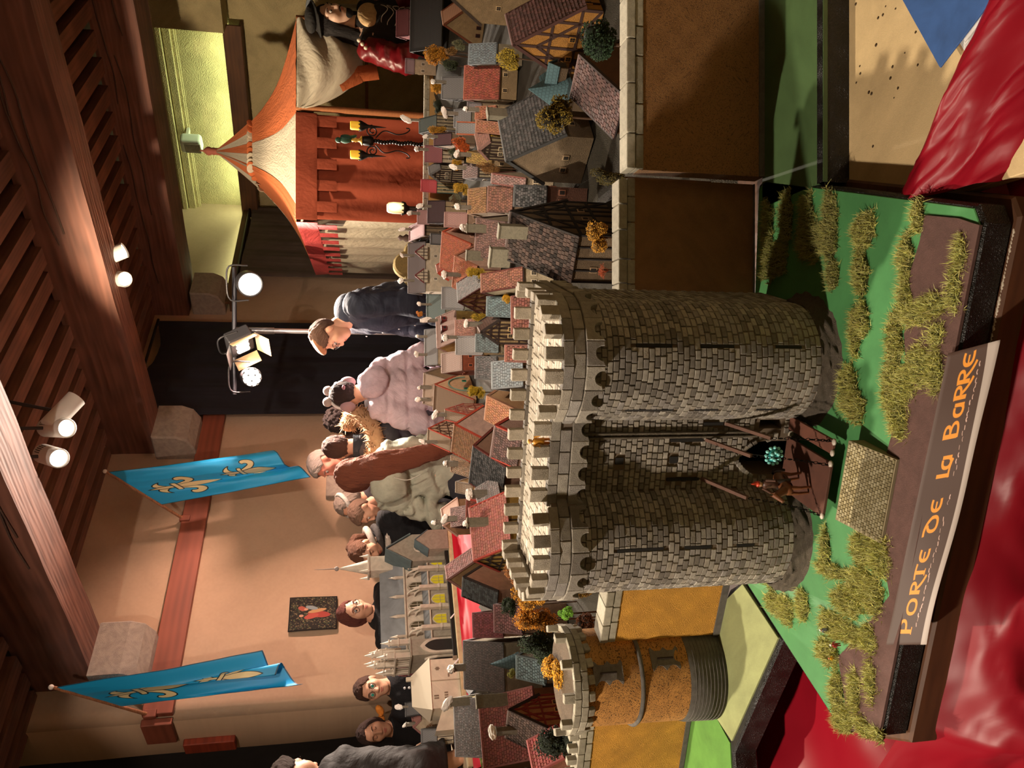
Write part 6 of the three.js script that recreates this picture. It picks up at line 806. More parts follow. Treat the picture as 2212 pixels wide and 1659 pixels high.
// ---------------------------------------------------------------- figures and ornaments on the model
function miniature(name, label, cat, p, turn, s, cols, horse) {             // small painted figure: legs, tunic, arms, head, headgear
  const o = thing(name, label, cat, p, turn); o.scale.setScalar(s); const c = cols.map((k) => tone('plastic', k)), y = horse ? 0.62 : 0;
  if (horse) { part('horse', [new THREE.CapsuleGeometry(0.2, 0.55, 6, 12).rotateX(PI / 2).translate(0, 0.78, 0), rod(V(0, 0.88, 0.32), V(0, 1.3, 0.55), 0.15, 0.1, 10), rod(V(0, 1.34, 0.52), V(0, 1.18, 0.85), 0.1, 0.06, 10), ...[-1, 1].flatMap((k) => [rod(V(k * 0.11, 0.7, 0.34), V(k * 0.12, 0.38, 0.36), 0.075, 0.05, 8), rod(V(k * 0.12, 0.38, 0.36), V(k * 0.12, 0, 0.33), 0.05, 0.04, 8), rod(V(k * 0.11, 0.75, -0.34), V(k * 0.12, 0.4, -0.3), 0.1, 0.055, 8), rod(V(k * 0.12, 0.4, -0.3), V(k * 0.12, 0, -0.36), 0.05, 0.04, 8)]), ...[-1, 1].map((k) => new THREE.ConeGeometry(0.03, 0.1, 6).translate(k * 0.06, 1.44, 0.5))], c[3], o); part('tail', tube([[0, 0.9, -0.5], [0, 0.8, -0.65], [0, 0.4, -0.66]], 0.05, 10), tone('plastic', '#1c120d'), o); part('saddle_cloth', new THREE.CylinderGeometry(0.23, 0.25, 0.42, 14, 1, true, -PI / 2, PI).rotateX(PI / 2).translate(0, 0.78, 0), c[0], o); }
  const spread = horse ? 0.24 : 0.09; part('legs', [-1, 1].map((k) => rod(V(k * 0.07, y + 0.48, 0), V(k * spread, y + 0.02, horse ? 0.1 : 0), 0.075, 0.055, 8)), c[2], o); part('tunic', [lathe([[0.001, 0.38], [0.17, 0.4], [0.14, 0.6], [0.17, 0.8], [0.07, 0.9], [0.001, 0.9]], 14).scale(1, 1, 0.75).translate(0, y, 0), ...[-1, 1].map((k) => rod(V(k * 0.17, y + 0.83, 0), V(k * 0.26, y + 0.58, 0.14), 0.055, 0.045, 8))], c[0], o); part('head', ball(0.095, 0, y + 1.0, 0.01, 1, 1.15, 1), tone('plastic', '#c99a78'), o); part('headgear', [ball(0.105, 0, y + 1.05, -0.005, 1, 0.8, 1), ...(horse ? [new THREE.ConeGeometry(0.09, 0.2, 8).translate(0, y + 1.2, -0.02)] : [])], c[1], o);
  return o;
}
{ const gp = (x, y, z) => V(x, y, z).applyAxisAngle(UP, -0.26).add(V(-0.085, YB, -0.965)).toArray();
  miniature('knight_figure', 'small painted knight with a red plume riding a brown horse on the drawbridge', 'figurine', gp(-0.02, 0.0225, 0.085), -0.6, 0.039, ['#54382c', '#cf4528', '#2c2420', '#74462a'], true);
  miniature('sentry_figure', 'small orange-clad figure standing on the gatehouse battlements', 'figurine', gp(0.026, 0.346, 0.04), 0, 0.028, ['#c88a2a', '#d8a040', '#b86a20'], false);
  const o = thing('beaded_ornament', 'round turquoise beaded ornament hanging in the gate archway', 'ornament', gp(0.012, 0.062, 0.07), -0.2), t = mat('#3a9a98', { r: 0.25 }), b = mat('#8fe0dc', { r: 0.2 }); part('disc', ball(0.0085, 0, 0, 0, 1, 1, 0.35, 16), t, o); for (let k = 0; k < 12; k++) put('bead', shared(ball(0.0024, 0, 0, 0, 1, 1, 1, 8)), b, o, [Math.cos(k * 0.5236) * 0.011, Math.sin(k * 0.5236) * 0.011, 0]); for (let k = 0; k < 6; k++) put('bead', shared(ball(0.0024, 0, 0, 0, 1, 1, 1, 8)), b, o, [Math.cos(k * 1.047) * 0.005, Math.sin(k * 1.047) * 0.005, 0.003]); part('hanging_thread', rod(V(0, 0.012, 0), V(0.004, 0.075, -0.022), 0.0004, 0.0004, 4), tone('plastic', '#222222'), o); }
miniature('red_knight_figure', 'tiny figure in red and white on the mossy corner of the board', 'figurine', [-0.318, YB + 0.003, -0.842], 0.5, 0.013, ['#b0303a', '#e8e0dc', '#8a2a30'], false);
miniature('grey_knight_figure', 'tiny grey armoured figure beside the red and white one', 'figurine', [-0.306, YB + 0.003, -0.862], -0.5, 0.014, ['#5a5e5c', '#c8c8c2', '#3a3d3c'], false);
miniature('yellow_figure', 'tiny yellow figure in the moss near the red and white one', 'figurine', [-0.338, YB + 0.003, -0.852], 0.2, 0.009, ['#e0a81c', '#e06a4a', '#a08020'], false);
// ---------------------------------------------------------------- people
// surface of f < 0 on a grid (naive surface nets)
function nets(f, lo, hi, c) {
  const nx = Math.ceil((hi[0] - lo[0]) / c) + 1, ny = Math.ceil((hi[1] - lo[1]) / c) + 1, nz = Math.ceil((hi[2] - lo[2]) / c) + 1, val = new Float32Array(nx * ny * nz), id = new Int32Array(nx * ny * nz).fill(-1), pos = [], idx = [];
  const I = (x, y, z) => (z * ny + y) * nx + x;
  for (let z = 0; z < nz; z++) for (let y = 0; y < ny; y++) for (let x = 0; x < nx; x++) val[I(x, y, z)] = f(lo[0] + x * c, lo[1] + y * c, lo[2] + z * c);
  for (let z = 0; z < nz - 1; z++) for (let y = 0; y < ny - 1; y++) for (let x = 0; x < nx - 1; x++) {
    let n = 0, sx = 0, sy = 0, sz = 0; const v = []; for (let k = 0; k < 8; k++) v.push(val[I(x + (k & 1), y + ((k >> 1) & 1), z + (k >> 2))]);
    for (let a = 0; a < 8; a++) for (const b of [1, 2, 4]) if (!(a & b)) { const p = v[a], q = v[a | b]; if (p < 0 !== q < 0) { const t = p / (p - q); n++; sx += (a & 1) + (b === 1 ? t : 0); sy += ((a >> 1) & 1) + (b === 2 ? t : 0); sz += (a >> 2) + (b === 4 ? t : 0); } }
    if (n) { id[I(x, y, z)] = pos.length / 3; pos.push(lo[0] + (x + sx / n) * c, lo[1] + (y + sy / n) * c, lo[2] + (z + sz / n) * c); }
  }
  const q = (a, b, d, e, flip) => { if (a < 0 || b < 0 || d < 0 || e < 0) return; flip ? idx.push(a, d, b, a, e, d) : idx.push(a, b, d, a, d, e); };
  for (let z = 1; z < nz - 1; z++) for (let y = 1; y < ny - 1; y++) for (let x = 1; x < nx - 1; x++) { const s = val[I(x, y, z)] < 0;
    if (s !== val[I(x + 1, y, z)] < 0) q(id[I(x, y - 1, z - 1)], id[I(x, y, z - 1)], id[I(x, y, z)], id[I(x, y - 1, z)], !s);
    if (s !== val[I(x, y + 1, z)] < 0) q(id[I(x - 1, y, z - 1)], id[I(x - 1, y, z)], id[I(x, y, z)], id[I(x, y, z - 1)], !s);
    if (s !== val[I(x, y, z + 1)] < 0) q(id[I(x - 1, y - 1, z)], id[I(x, y - 1, z)], id[I(x, y, z)], id[I(x - 1, y, z)], !s); }
  const g = new THREE.BufferGeometry(); g.setAttribute('position', new THREE.Float32BufferAttribute(pos, 3)); g.setIndex(idx); g.computeVertexNormals();
  const uv = new Float32Array((pos.length / 3) * 2); for (let i = 0; i < pos.length / 3; i++) { uv[i * 2] = pos[i * 3] + pos[i * 3 + 2] * 0.8; uv[i * 2 + 1] = pos[i * 3 + 1]; } g.setAttribute('uv', new THREE.BufferAttribute(uv, 2)); return g;
}
const smin = (a, b, k) => { const h = Math.max(k - Math.abs(a - b), 0) / k; return Math.min(a, b) - h * h * k * 0.25; };
function cap(a, b, r1, r2, sz = 1) { const dx = b.x - a.x, dy = b.y - a.y, dz = (b.z - a.z) / sz, L = dx * dx + dy * dy + dz * dz || 1e-9; return (x, y, z) => { const px = x - a.x, py = y - a.y, pz = (z - a.z) / sz, t = clamp((px * dx + py * dy + pz * dz) / L, 0, 1); return (Math.hypot(px - dx * t, py - dy * t, pz - dz * t) - lerp(r1, r2, t)) * (sz < 1 ? 0.85 : 1); }; }
const ell = (cx, cy, cz, rx, ry, rz) => (x, y, z) => { const k = Math.hypot((x - cx) / rx, (y - cy) / ry, (z - cz) / rz); return (k - 1) * Math.min(rx, ry, rz); };
const union = (fs, k) => (x, y, z) => { let d = 1e9; for (const f of fs) d = smin(d, f(x, y, z), k); return d; };
// head: skull centre at the origin, face to +z
const headF = (() => {
  const base = union([ell(0, 0.022, -0.012, 0.075, 0.094, 0.094), ell(0, -0.048, 0.028, 0.056, 0.066, 0.06), ell(0, -0.098, 0.05, 0.026, 0.022, 0.024)], 0.04), nose = union([cap(V(0, 0.012, 0.085), V(0, -0.03, 0.1), 0.009, 0.0125), ell(-0.011, -0.034, 0.09, 0.008, 0.007, 0.009), ell(0.011, -0.034, 0.09, 0.008, 0.007, 0.009)], 0.008);
  const brow = union([cap(V(-0.045, 0.03, 0.066), V(-0.012, 0.03, 0.083), 0.009, 0.009), cap(V(0.045, 0.03, 0.066), V(0.012, 0.03, 0.083), 0.009, 0.009)], 0.01), cheeks = union([ell(-0.042, -0.022, 0.055, 0.024, 0.024, 0.022), ell(0.042, -0.022, 0.055, 0.024, 0.024, 0.022)], 0.01), ears = union([ell(-0.077, -0.008, -0.012, 0.011, 0.03, 0.02), ell(0.077, -0.008, -0.012, 0.011, 0.03, 0.02)], 0.004), lips = union([ell(0, -0.059, 0.083, 0.024, 0.006, 0.01), ell(0, -0.071, 0.081, 0.02, 0.007, 0.01)], 0.004);
  return (x, y, z) => { let d = smin(smin(smin(base(x, y, z), cheeks(x, y, z), 0.03), brow(x, y, z), 0.02), nose(x, y, z), 0.014); const e = Math.min(Math.hypot(x - 0.031, y - 0.008, z - 0.098), Math.hypot(x + 0.031, y - 0.008, z - 0.098)) - 0.02; d = -smin(-d, e, 0.012); return smin(smin(d, lips(x, y, z), 0.006), ears(x, y, z), 0.008); };
})();
const headGeo = nets(headF, [-0.1, -0.135, -0.12], [0.1, 0.13, 0.13], 0.0052);
const handGeo = (() => { const r = rng(2), F = [cap(V(0, 0, 0), V(0, -0.06, 0.004), 0.024, 0.03, 0.55), cap(V(-0.012, -0.02, 0.004), V(-0.034, -0.058, 0.024), 0.013, 0.011), cap(V(-0.034, -0.058, 0.024), V(-0.034, -0.085, 0.034), 0.011, 0.008)]; [-0.027, -0.009, 0.009, 0.026].forEach((x, k) => { const l = [0.034, 0.04, 0.037, 0.028][k], a = V(x, -0.075, 0.004), b = V(x * 1.1, -0.075 - l, 0.012), c = V(x * 1.1, -0.075 - l * 1.75, 0.032); F.push(cap(a, b, 0.0095, 0.0085), cap(b, c, 0.0085, 0.007)); }); return nets(union(F, 0.006), [-0.06, -0.17, -0.04], [0.05, 0.04, 0.06], 0.0042); })();
const strip = (g) => { const h = g.clone(); return h; };
M.eyeWhite = tone('plastic', '#d8d0c8'); M.iris = tone('plastic', '#20160f'); M.brow = new Map();
const hairMat = (c) => { const k = 'hair' + c; if (!cache.has(k)) cache.set(k, new THREE.MeshStandardMaterial({ color: colour(c), roughness: 0.92, bumpMap: at(TX.cloth, 0.05, 0.4), bumpScale: 0.012 })); return cache.get(k); };
// o: head [X, Y, Z] in the world, turn (0 looks at the viewer, 90 to the picture's right side, 180 away), lean and nod in degrees, s size of the figure
function person(label, o, category = 'person', name = 'person') {
  const s = o.s, wd = o.wd ?? 0.92, wq = 0.45 + 0.55 * wd, rad = PI / 180, lean = (o.lean ?? 0) * rad, nod = (o.nod ?? 0) * rad, HIP = V(0, 0.95, 0), bend = (p, more = 0) => { const q = p.clone().sub(HIP); q.applyAxisAngle(V(1, 0, 0), lean + more); return q.add(HIP); };
  const neck = V(0, 1.47, -0.01), N = bend(neck), headC = N.clone().add(V(0, 0.165, 0.045).applyAxisAngle(V(1, 0, 0), lean * 0.7 + nod)).add(V(o.tilt ? Math.sin(o.tilt * rad) * 0.08 : 0, 0, 0)), hRot = new THREE.Euler(lean * 0.6 + nod, (o.look ?? 0) * rad, (o.tilt ?? 0) * -rad);
  const turn = (o.turn ?? 0) * rad, off = headC.clone().multiplyScalar(s).applyAxisAngle(UP, turn), P = thing(name, label, category, [o.head[0] - off.x, 0, o.head[2] - off.z], turn); P.scale.setScalar(s); if (o.group) P.userData.group = o.group;
  const skin = new THREE.MeshPhysicalMaterial({ color: colour(o.skin ?? '#d9a588'), roughness: 0.55, sheen: 0.2 });
  const arm = (k) => { const a = (o.arms ?? {})[k] ?? {}; return [bend(V(k * 0.185 * wd, 1.41, 0)), bend(V(...(a.elbow ?? [0.25, 1.14, -0.03])).multiply(V(k * wd, 1, 1))), bend(V(...(a.wrist ?? [0.24, 0.92, 0.1])).multiply(V(k * wd, 1, 1)))]; };
  const A = [1, -1].map(arm), hem = o.hem ?? 0.8, spine = bend(V(0, 1.2, 0)), chest = bend(V(0, 1.33, 0.005));
  // body: one surface from neck to feet, with the head and hands joined on
  const limbs = [cap(V(0, 0.95, 0), spine, 0.15 * wq, 0.14 * wq, 0.72), cap(spine, chest, 0.14 * wq, 0.16 * wq, 0.7), cap(bend(V(-0.14 * wd, 1.4, 0)), bend(V(0.14 * wd, 1.4, 0)), 0.06, 0.06), cap(bend(V(0, 1.4, -0.01)), headC.clone().lerp(N, 0.35), 0.058, 0.052)];
  for (const k of [1, -1]) limbs.push(cap(V(k * 0.09, 0.92, 0), V(k * 0.095, 0.5, 0.02), 0.085, 0.055), cap(V(k * 0.095, 0.5, 0.02), V(k * 0.1, 0.09, -0.01), 0.052, 0.036), cap(V(k * 0.1, 0.04, -0.03), V(k * 0.115, 0.03, 0.13), 0.036, 0.03));
  A.forEach(([a, b, c]) => limbs.push(cap(a, b, 0.05, 0.04), cap(b, c, 0.039, 0.027)));
  const lo = [-0.4, -0.02, -0.3], hi = [0.4, Math.max(1.6, N.y + 0.16), 0.25 + Math.max(0.25, N.z + 0.25)];
  const hm = new THREE.Matrix4().compose(headC, new THREE.Quaternion().setFromEuler(hRot), V(0.9, 0.9, 0.9)), hg = headGeo.clone().applyMatrix4(hm), pieces = [nets(union(limbs, 0.05), lo, hi, 0.02), hg];
  A.forEach(([a, b, c], i) => { const d = c.clone().sub(b).normalize(), q = new THREE.Quaternion().setFromUnitVectors(V(0, -1, 0), d), g = handGeo.clone(); if (i) { g.scale(-1, 1, 1); const x = g.index.array; for (let j = 0; j < x.length; j += 3) { const t = x[j]; x[j] = x[j + 1]; x[j + 1] = t; } g.computeVertexNormals(); } pieces.push(g.applyQuaternion(q).translate(c.x, c.y, c.z)); });
  part('body', keep(mergeGeometries(pieces, false)), skin, P);
  // garments
  const cm = o.coatMat ?? tone('fabric', o.coat), R = o.puff ?? 0.035, wr = o.wrinkle ?? 0.008, quilt = o.quilt ?? 0;
  const cs = [cap(V(0, hem + 0.08, 0), spine, (0.17 + R + (o.flare ?? 0)) * wq, (0.14 + R) * wq, 0.78), cap(spine, chest, (0.14 + R) * wq, (0.155 + R) * wq, 0.78), cap(bend(V(-0.15 * wd, 1.4, 0)), bend(V(0.15 * wd, 1.4, 0)), 0.055 + R, 0.055 + R), cap(bend(V(0, 1.43, 0)), N, 0.07 + R * 0.6, 0.062 + R * 0.5)];
  const sl = o.sleeve ?? 0.96; A.forEach(([a, b, c]) => cs.push(cap(a, b, 0.052 + R, 0.045 + R * 0.9), cap(b, b.clone().lerp(c, sl), 0.046 + R * 0.9, 0.036 + R * 0.6)));
  if (o.skirt) cs.push(cap(V(0, hem, 0), V(0, 0.12, 0), 0.2, 0.34, 0.85));
  const cu = union(cs, 0.03); part(o.coatName ?? 'coat', keep(nets((x, y, z) => { const d = cu(x, y, z); if (d > 0.08) return d; const cut = Math.max(hem - 0.08 - y, o.skirt ? -1 : 0 - 1); return Math.max(d + wr * fbm(x * 9, y * 13, z * 9 + s * 7, 2) * 1.4 + wr * 1.5 * Math.pow(1 - Math.min(1, Math.abs(perlin.noise(x * 7 + y * 5 + s * 3, y * 9 - x * 4, z * 8)) * 2.2), 2) + (quilt ? quilt * Math.exp(-Math.pow((y / 0.13 - Math.floor(y / 0.13) - 0.5) * 9, 2)) : 0), o.skirt ? -1 : cut); }, lo, hi, 0.0125)), cm, P);
  const tr = []; for (const k of [1, -1]) tr.push(cap(V(k * 0.085, 0.93, 0), V(k * 0.1, 0.5, 0.025), 0.11, 0.078), cap(V(k * 0.1, 0.5, 0.025), V(k * 0.105, 0.1, -0.005), 0.076, 0.062)); tr.push(cap(V(-0.05, 0.95, 0), V(0.05, 0.95, 0), 0.12, 0.12)); if (o.waist) tr.push(cap(V(0, 0.95, 0), V(0, 1.12, 0), 0.16, 0.16, 0.8));
  if (!o.skirt) part('trousers', keep(nets(union(tr, 0.04), [-0.3, 0.03, -0.2], [0.3, 1.3, 0.22], 0.02)), tone('fabric', o.trousers ?? '#23242a'), P);
  for (const k of [1, -1]) part('shoe', [rbox(0.085, 0.06, 0.25, k * 0.112, 0.036, 0.045, 0.026, 2), rbox(0.08, 0.09, 0.1, k * 0.105, 0.06, -0.03, 0.03, 2)], tone('plastic', o.shoe ?? '#1c1a19'), P);
  // face details and hair on a head frame
  const put2 = (n, g, m, p, r, sc) => { const x = put(n, g, m, P, p, r, sc); x.updateMatrix(); x.matrix.premultiply(hm); x.matrix.decompose(x.position, x.quaternion, x.scale); return x; };
  for (const k of [1, -1]) { put2('eye', shared(ball(0.0125, 0, 0, 0, 1, 1, 1, 12)), o.closed ? skin : M.eyeWhite, [k * 0.031, 0.009, 0.0745]); if (!o.closed) put2('iris', shared(ball(0.0066, 0, 0, 0, 1, 1, 0.5, 10)), M.iris, [k * 0.031, 0.006, 0.085]); put2('eyebrow', shared(tube([[-0.018, -0.002, 0], [0, 0.003, 0.004], [0.018, -0.002, -0.004]], 0.0028, 10, 5)), hairMat(o.hair), [k * 0.033, 0.031, 0.086], [0, k * 0.32, 0]); if (o.closed) put2('eyelash', shared(tube([[-0.011, 0.001, 0], [0, -0.003, 0.004], [0.011, 0.001, 0]], 0.0012, 8, 4)), M.iris, [k * 0.031, 0.003, 0.085]); }
  put2('lips', shared([ball(0.012, 0, 0, 0, 1.7, 0.42, 0.5, 12), ball(0.011, 0, -0.0095, -0.001, 1.5, 0.5, 0.5, 12)].map((g) => g)), tone('plastic', o.lip ?? '#b5655a'), [0, -0.06, 0.0885]);
  if (o.style !== 'none') {
    const hs = [ell(0, 0.026, -0.018, 0.087, 0.105, 0.106)], st = o.style ?? 'short', long = st === 'long' || st === 'loose', front = st === 'bob' || long ? 0.03 : 0.012;
    if (st === 'short') hs.push(ell(0, 0.085, 0.03, 0.06, 0.035, 0.055)); if (st === 'curly') hs.push(ell(0, 0.05, -0.01, 0.1, 0.105, 0.108), ell(0, -0.04, -0.05, 0.09, 0.08, 0.07));
    if (st === 'bob') hs.push(ell(0, -0.02, -0.035, 0.092, 0.1, 0.08)); if (st === 'pony') hs.push(cap(V(0, 0.05, -0.12), V(0.02, -0.03, -0.15), 0.035, 0.04), cap(V(0.02, -0.03, -0.15), V(0.03, -0.2, -0.12), 0.04, 0.016)); if (long) hs.push(cap(V(0, 0.0, -0.07), V(0, -0.2, -0.09), 0.085, 0.1, 0.6), cap(V(0, -0.2, -0.09), V(0.06, -0.46, -0.1), 0.095, 0.04, 0.5), cap(V(-0.07, -0.02, -0.02), V(-0.09, -0.22, -0.02), 0.035, 0.03), cap(V(0.07, -0.02, -0.02), V(0.09, -0.22, -0.02), 0.035, 0.03));
    const hu = union(hs, 0.025), amp = st === 'curly' ? 0.028 : 0.012, fr = st === 'curly' ? 34 : 60; const g = nets((x, y, z) => { const d = hu(x, y, z) + amp * fbm(x * fr, y * (st === 'curly' ? fr : 9), z * fr, 2), hl = 0.078 - Math.max(0, Math.abs(x) - 0.035) * 1.5, face = Math.max(front - 0.02 - z + Math.max(0, -y - 0.0) * 0.1, y - hl); if (z < front + 0.01) { const ear = st === 'short' || st === 'pony' ? Math.max(Math.abs(y + 0.02) - 0.04, Math.abs(z + 0.0) - 0.03) : 1; if (st === 'short') return Math.max(d, -0.075 - y + z * 0.3, -ear); return Math.max(d, -ear); } return Math.max(d, -Math.max(-(z - front), y - hl)); }, [-0.16, long ? -0.55 : -0.26, -0.22], [0.16, 0.16, 0.14], 0.0075);
    const h = part('hair', keep(g), hairMat(o.hair), P); h.applyMatrix4(hm);
    if (o.top) put2('painted_hair_highlight', keep(nets(ell(0, 0.1, 0.02, 0.06, 0.035, 0.08), [-0.09, 0.05, -0.1], [0.09, 0.16, 0.13], 0.009)), hairMat(o.top));  // paler cap on the crown: rim light put into the hair colour
  }
  if (o.glasses) { for (const k of [1, -1]) { put2('glasses_rim', shared(new THREE.TorusGeometry(0.02, 0.0018, 6, 20)), tone('plastic', '#1a1a1e'), [k * 0.031, 0.006, 0.096]); put2('glasses_arm', shared(rod(V(0, 0, 0), V(0, 0.004, -0.1), 0.0016, 0.0016, 5)), tone('plastic', '#1a1a1e'), [k * 0.055, 0.01, 0.09], [0, k * 0.22, 0]); if (o.glasses === 2) put2('lens', shared(new THREE.CylinderGeometry(0.0185, 0.0185, 0.0015, 18).rotateX(PI / 2)), mat('#2f8f80', { r: 0.1 }), [k * 0.031, 0.006, 0.0965], null, [0.6, 0.6, 1]); } put2('glasses_bridge', shared(rod(V(-0.011, 0, 0), V(0.011, 0, 0), 0.0016, 0.0016, 5)), tone('plastic', '#1a1a1e'), [0, 0.01, 0.098]); }  // teal lens discs: turquoise reflection put into their colour
  return { P, N, headC, hm, bend, put2, skin };
}
const furs = (pts, R, n, seed, len) => { const r = rng(seed), c = new THREE.CatmullRomCurve3(pts), g = []; for (let i = 0; i < n; i++) { const p = c.getPoint(r()), d = V(r() - 0.5, r() - 0.5, r() - 0.5).normalize(), q = p.clone().addScaledVector(d, R); g.push(new THREE.ConeGeometry(0.009, len * (0.6 + r() * 0.7), 3).applyQuaternion(new THREE.Quaternion().setFromUnitVectors(UP, d.clone().add(V(0, -0.25, 0)).normalize())).translate(q.x, q.y, q.z)); } g.push(new THREE.TubeGeometry(c, 40, R, 10, false)); return g; };
const man = person('man in a navy jacket and glasses bending over the rear of the town', { head: [0.314, 1.659, -5.000], s: 1.060, turn: -78, lean: 14, nod: 26, coat: '#1c2233', hair: '#5a3f30', top: '#a06a48', glasses: 1, trousers: '#20222c', arms: { '1': { elbow: [0.24, 1.14, 0.06], wrist: [0.2, 0.95, 0.22] }, '-1': { elbow: [0.24, 1.14, 0.06], wrist: [0.2, 0.95, 0.22] } } });
const lilac = person('child in a pale lilac padded jacket with pink earmuffs, seen from behind', { head: [-0.065, 1.544, -4.950], s: 0.954, turn: 205, nod: 14, tilt: 0, coat: '#cdbcc6', hair: '#2b1a18', style: 'short', puff: 0.045, wd: 0.66, quilt: 0.016, hem: 0.72, arms: { '1': { elbow: [0.4, 1.12, 0.0], wrist: [0.36, 0.88, 0.12] }, '-1': { elbow: [0.4, 1.12, 0.0], wrist: [0.36, 0.88, 0.12] } }, trousers: '#3a3a44' });
const curly = person('person with curly black hair behind the lilac jacket', { head: [-0.244, 1.581, -5.500], s: 0.967, turn: 160, coat: '#17171b', hair: '#1d1412', style: 'curly' });
const furCoat = person('person in a dark grey parka with a tan fur hood, seen from behind', { head: [-0.408, 1.595, -5.100], s: 0.980, turn: 190, nod: 8, coat: '#4a474b', hair: '#4a3028', style: 'short', puff: 0.04, wd: 0.82, trousers: '#222228' });
const white = person('white-haired man with a ruddy face behind the long-haired woman', { head: [-0.575, 1.714, -5.700], s: 1.065, turn: -60, nod: 20, coat: '#5a4a44', hair: '#a39a92', skin: '#d98d78' });
const sage = person('woman with very long red-brown hair in a pale sage padded coat, seen from behind', { head: [-0.566, 1.488, -4.650], s: 0.928, turn: 195, lean: 8, nod: 16, tilt: 6, coat: '#b5b7a4', hair: '#7a4230', style: 'bob', puff: 0.05, wd: 0.7, hem: 0.45, wrinkle: 0.02, flare: 0.02, arms: { '1': { elbow: [0.36, 1.12, 0.06], wrist: [0.34, 0.9, 0.2] } }, trousers: '#33333a' });
const band = person('small grey-haired person with a pale headband behind the sage coat', { head: [-0.843, 1.533, -5.500], s: 0.952, turn: -40, nod: 20, coat: '#3a3a40', hair: '#8f8378', style: 'bob' });
const dark = person('child with streaked dark blond hair bending beside the sage coat', { head: [-0.859, 1.440, -5.300], s: 0.912, turn: -60, nod: 30, lean: 6, coat: '#1d1d22', hair: '#7d6250', style: 'short', puff: 0.03 });
const pony = person('girl with a ponytail and grey-white scarf looking down behind the spire', { head: [-1.064, 1.435, -5.000], s: 0.920, turn: -20, nod: 34, lean: 10, coat: '#131317', hair: '#6a4430', style: 'pony', closed: 1 });
const specs = person('woman with chin-length auburn hair and glasses in black behind the cathedral roof', { head: [-1.406, 1.504, -4.850], s: 0.927, turn: 42, nod: 12, coat: '#131316', hair: '#6e3a30', style: 'bob', glasses: 1 });
const boy = person('short-haired person with glasses in a black fleece with white motifs behind the card house', { head: [-1.769, 1.409, -4.550], s: 0.866, turn: 12, nod: 8, coat: '#15151a', hair: '#4a2e22', style: 'short', glasses: 2 });
const bow = person('child with a dark fringe, closed eyes and an orange bow beside the dark wall opening', { head: [-2.021, 1.393, -4.550], s: 0.859, turn: 18, nod: 12, tilt: -8, coat: '#121216', hair: '#3a2620', style: 'bob', closed: 1 });
const suede = person('person in dark brown suede coat with beige fleece trim and pale jeans', { head: [-1.651, 1.739, -3.300], s: 1.092, turn: 150, lean: 6, nod: 24, coat: '#3d332e', hair: '#33241c', style: 'short', puff: 0.06, hem: 1.13, waist: 1, trousers: '#9fb2bc', coatMat: mat('#1f1916', { r: 0.8, b: [TX.cloth, 0.4, 0.006] }) });
const manq = person('mannequin in renaissance dress with a black velvet hat and red satin sleeves', { head: [2.218, 1.642, -4.800], s: 1.006, turn: 28, nod: 4, skin: '#cfab94', coat: '#1b1819', coatName: 'bodice', hair: '#15100e', style: 'long', hem: 0.98, skirt: 1, puff: 0.02, arms: { '1': { elbow: [0.3, 1.16, 0.02], wrist: [0.22, 1.0, 0.18] }, '-1': { elbow: [0.3, 1.16, 0.02], wrist: [0.2, 0.98, 0.18] } } }, 'mannequin', 'mannequin');
{ const { P, put2, bend } = lilac, pk = tone('fabric', '#e8b8c0'), fz = mat('#ecc3ca', { r: 1, b: [TX.lump, 0.03, 0.004] });
  const hood = new THREE.SphereGeometry(1, 24, 16), hp = bend(V(0, 1.46, -0.12)); put('hood', keep(nets((x, y, z) => ell(0, 0, 0, 0.11, 0.1, 0.07)(x, y, z) + 0.012 * fbm(x * 13, y * 10, z * 13, 2) * 1.5, [-0.16, -0.15, -0.12], [0.16, 0.15, 0.12], 0.011)), tone('fabric', '#c9b6c2'), P, hp.toArray(), [0.25, 0, 0]);
  put2('earmuff_band', shared(new THREE.TorusGeometry(0.112, 0.011, 8, 30, PI).translate(0, 0.02, 0)), tone('fabric', '#efe6e2')); for (const k of [1, -1]) { put2('earmuff', shared(ball(1, 0, 0, 0, 1, 1, 1, 20)), fz, [k * 0.1, 0.0, 0], null, [0.036, 0.056, 0.056]); put2('pompom', shared(ball(1, 0, 0, 0, 1, 1, 1, 18)), mat('#f0dcd8', { r: 1, b: [TX.lump, 0.03, 0.004] }), [k * 0.045, 0.15, 0], null, 0.036); } put2('hair_tie', shared(ball(0.02, 0, 0, 0, 1, 0.6, 0.6)), tone('plastic', '#8a5a64'), [0, 0.0, -0.125]); put2('white_label', shared(rbox(0.03, 0.022, 0.003)), tone('plastic', '#eeeae2'), [-0.05, 0.07, -0.098], [0.5, 0.4, 0]); }

{ const { P, bend, N } = furCoat; part('fur_trim', furs([[-0.15, 1.58, 0.06], [-0.2, 1.54, -0.08], [-0.12, 1.44, -0.2], [0.06, 1.4, -0.22], [0.2, 1.5, -0.12], [0.17, 1.57, 0.05]].map((p) => bend(V(...p))), 0.055, 1200, 5, 0.06), tone('fabric', '#b48f6a'), P); put('hood', keep(nets((x, y, z) => Math.max(ell(0, 0, 0, 0.17, 0.12, 0.1)(x, y, z) + 0.01 * fbm(x * 10, y * 8, z * 9, 2), y - 0.09), [-0.22, -0.18, -0.16], [0.22, 0.18, 0.16], 0.014)), tone('fabric', '#4a474b'), P, bend(V(0, 1.36, -0.13)).toArray()); part('collar', new THREE.CylinderGeometry(0.075, 0.085, 0.11, 20).translate(N.x, N.y + 0.02, N.z), tone('fabric', '#2a3038'), P); put('white_logo', [new THREE.TorusGeometry(0.022, 0.003, 5, 16, 4.4), new THREE.TorusGeometry(0.012, 0.003, 5, 14, 4)], tone('plastic', '#d8d4d0'), P, bend(V(0.16, 1.16, -0.155)).toArray(), [0, PI - 0.4, 0]); }
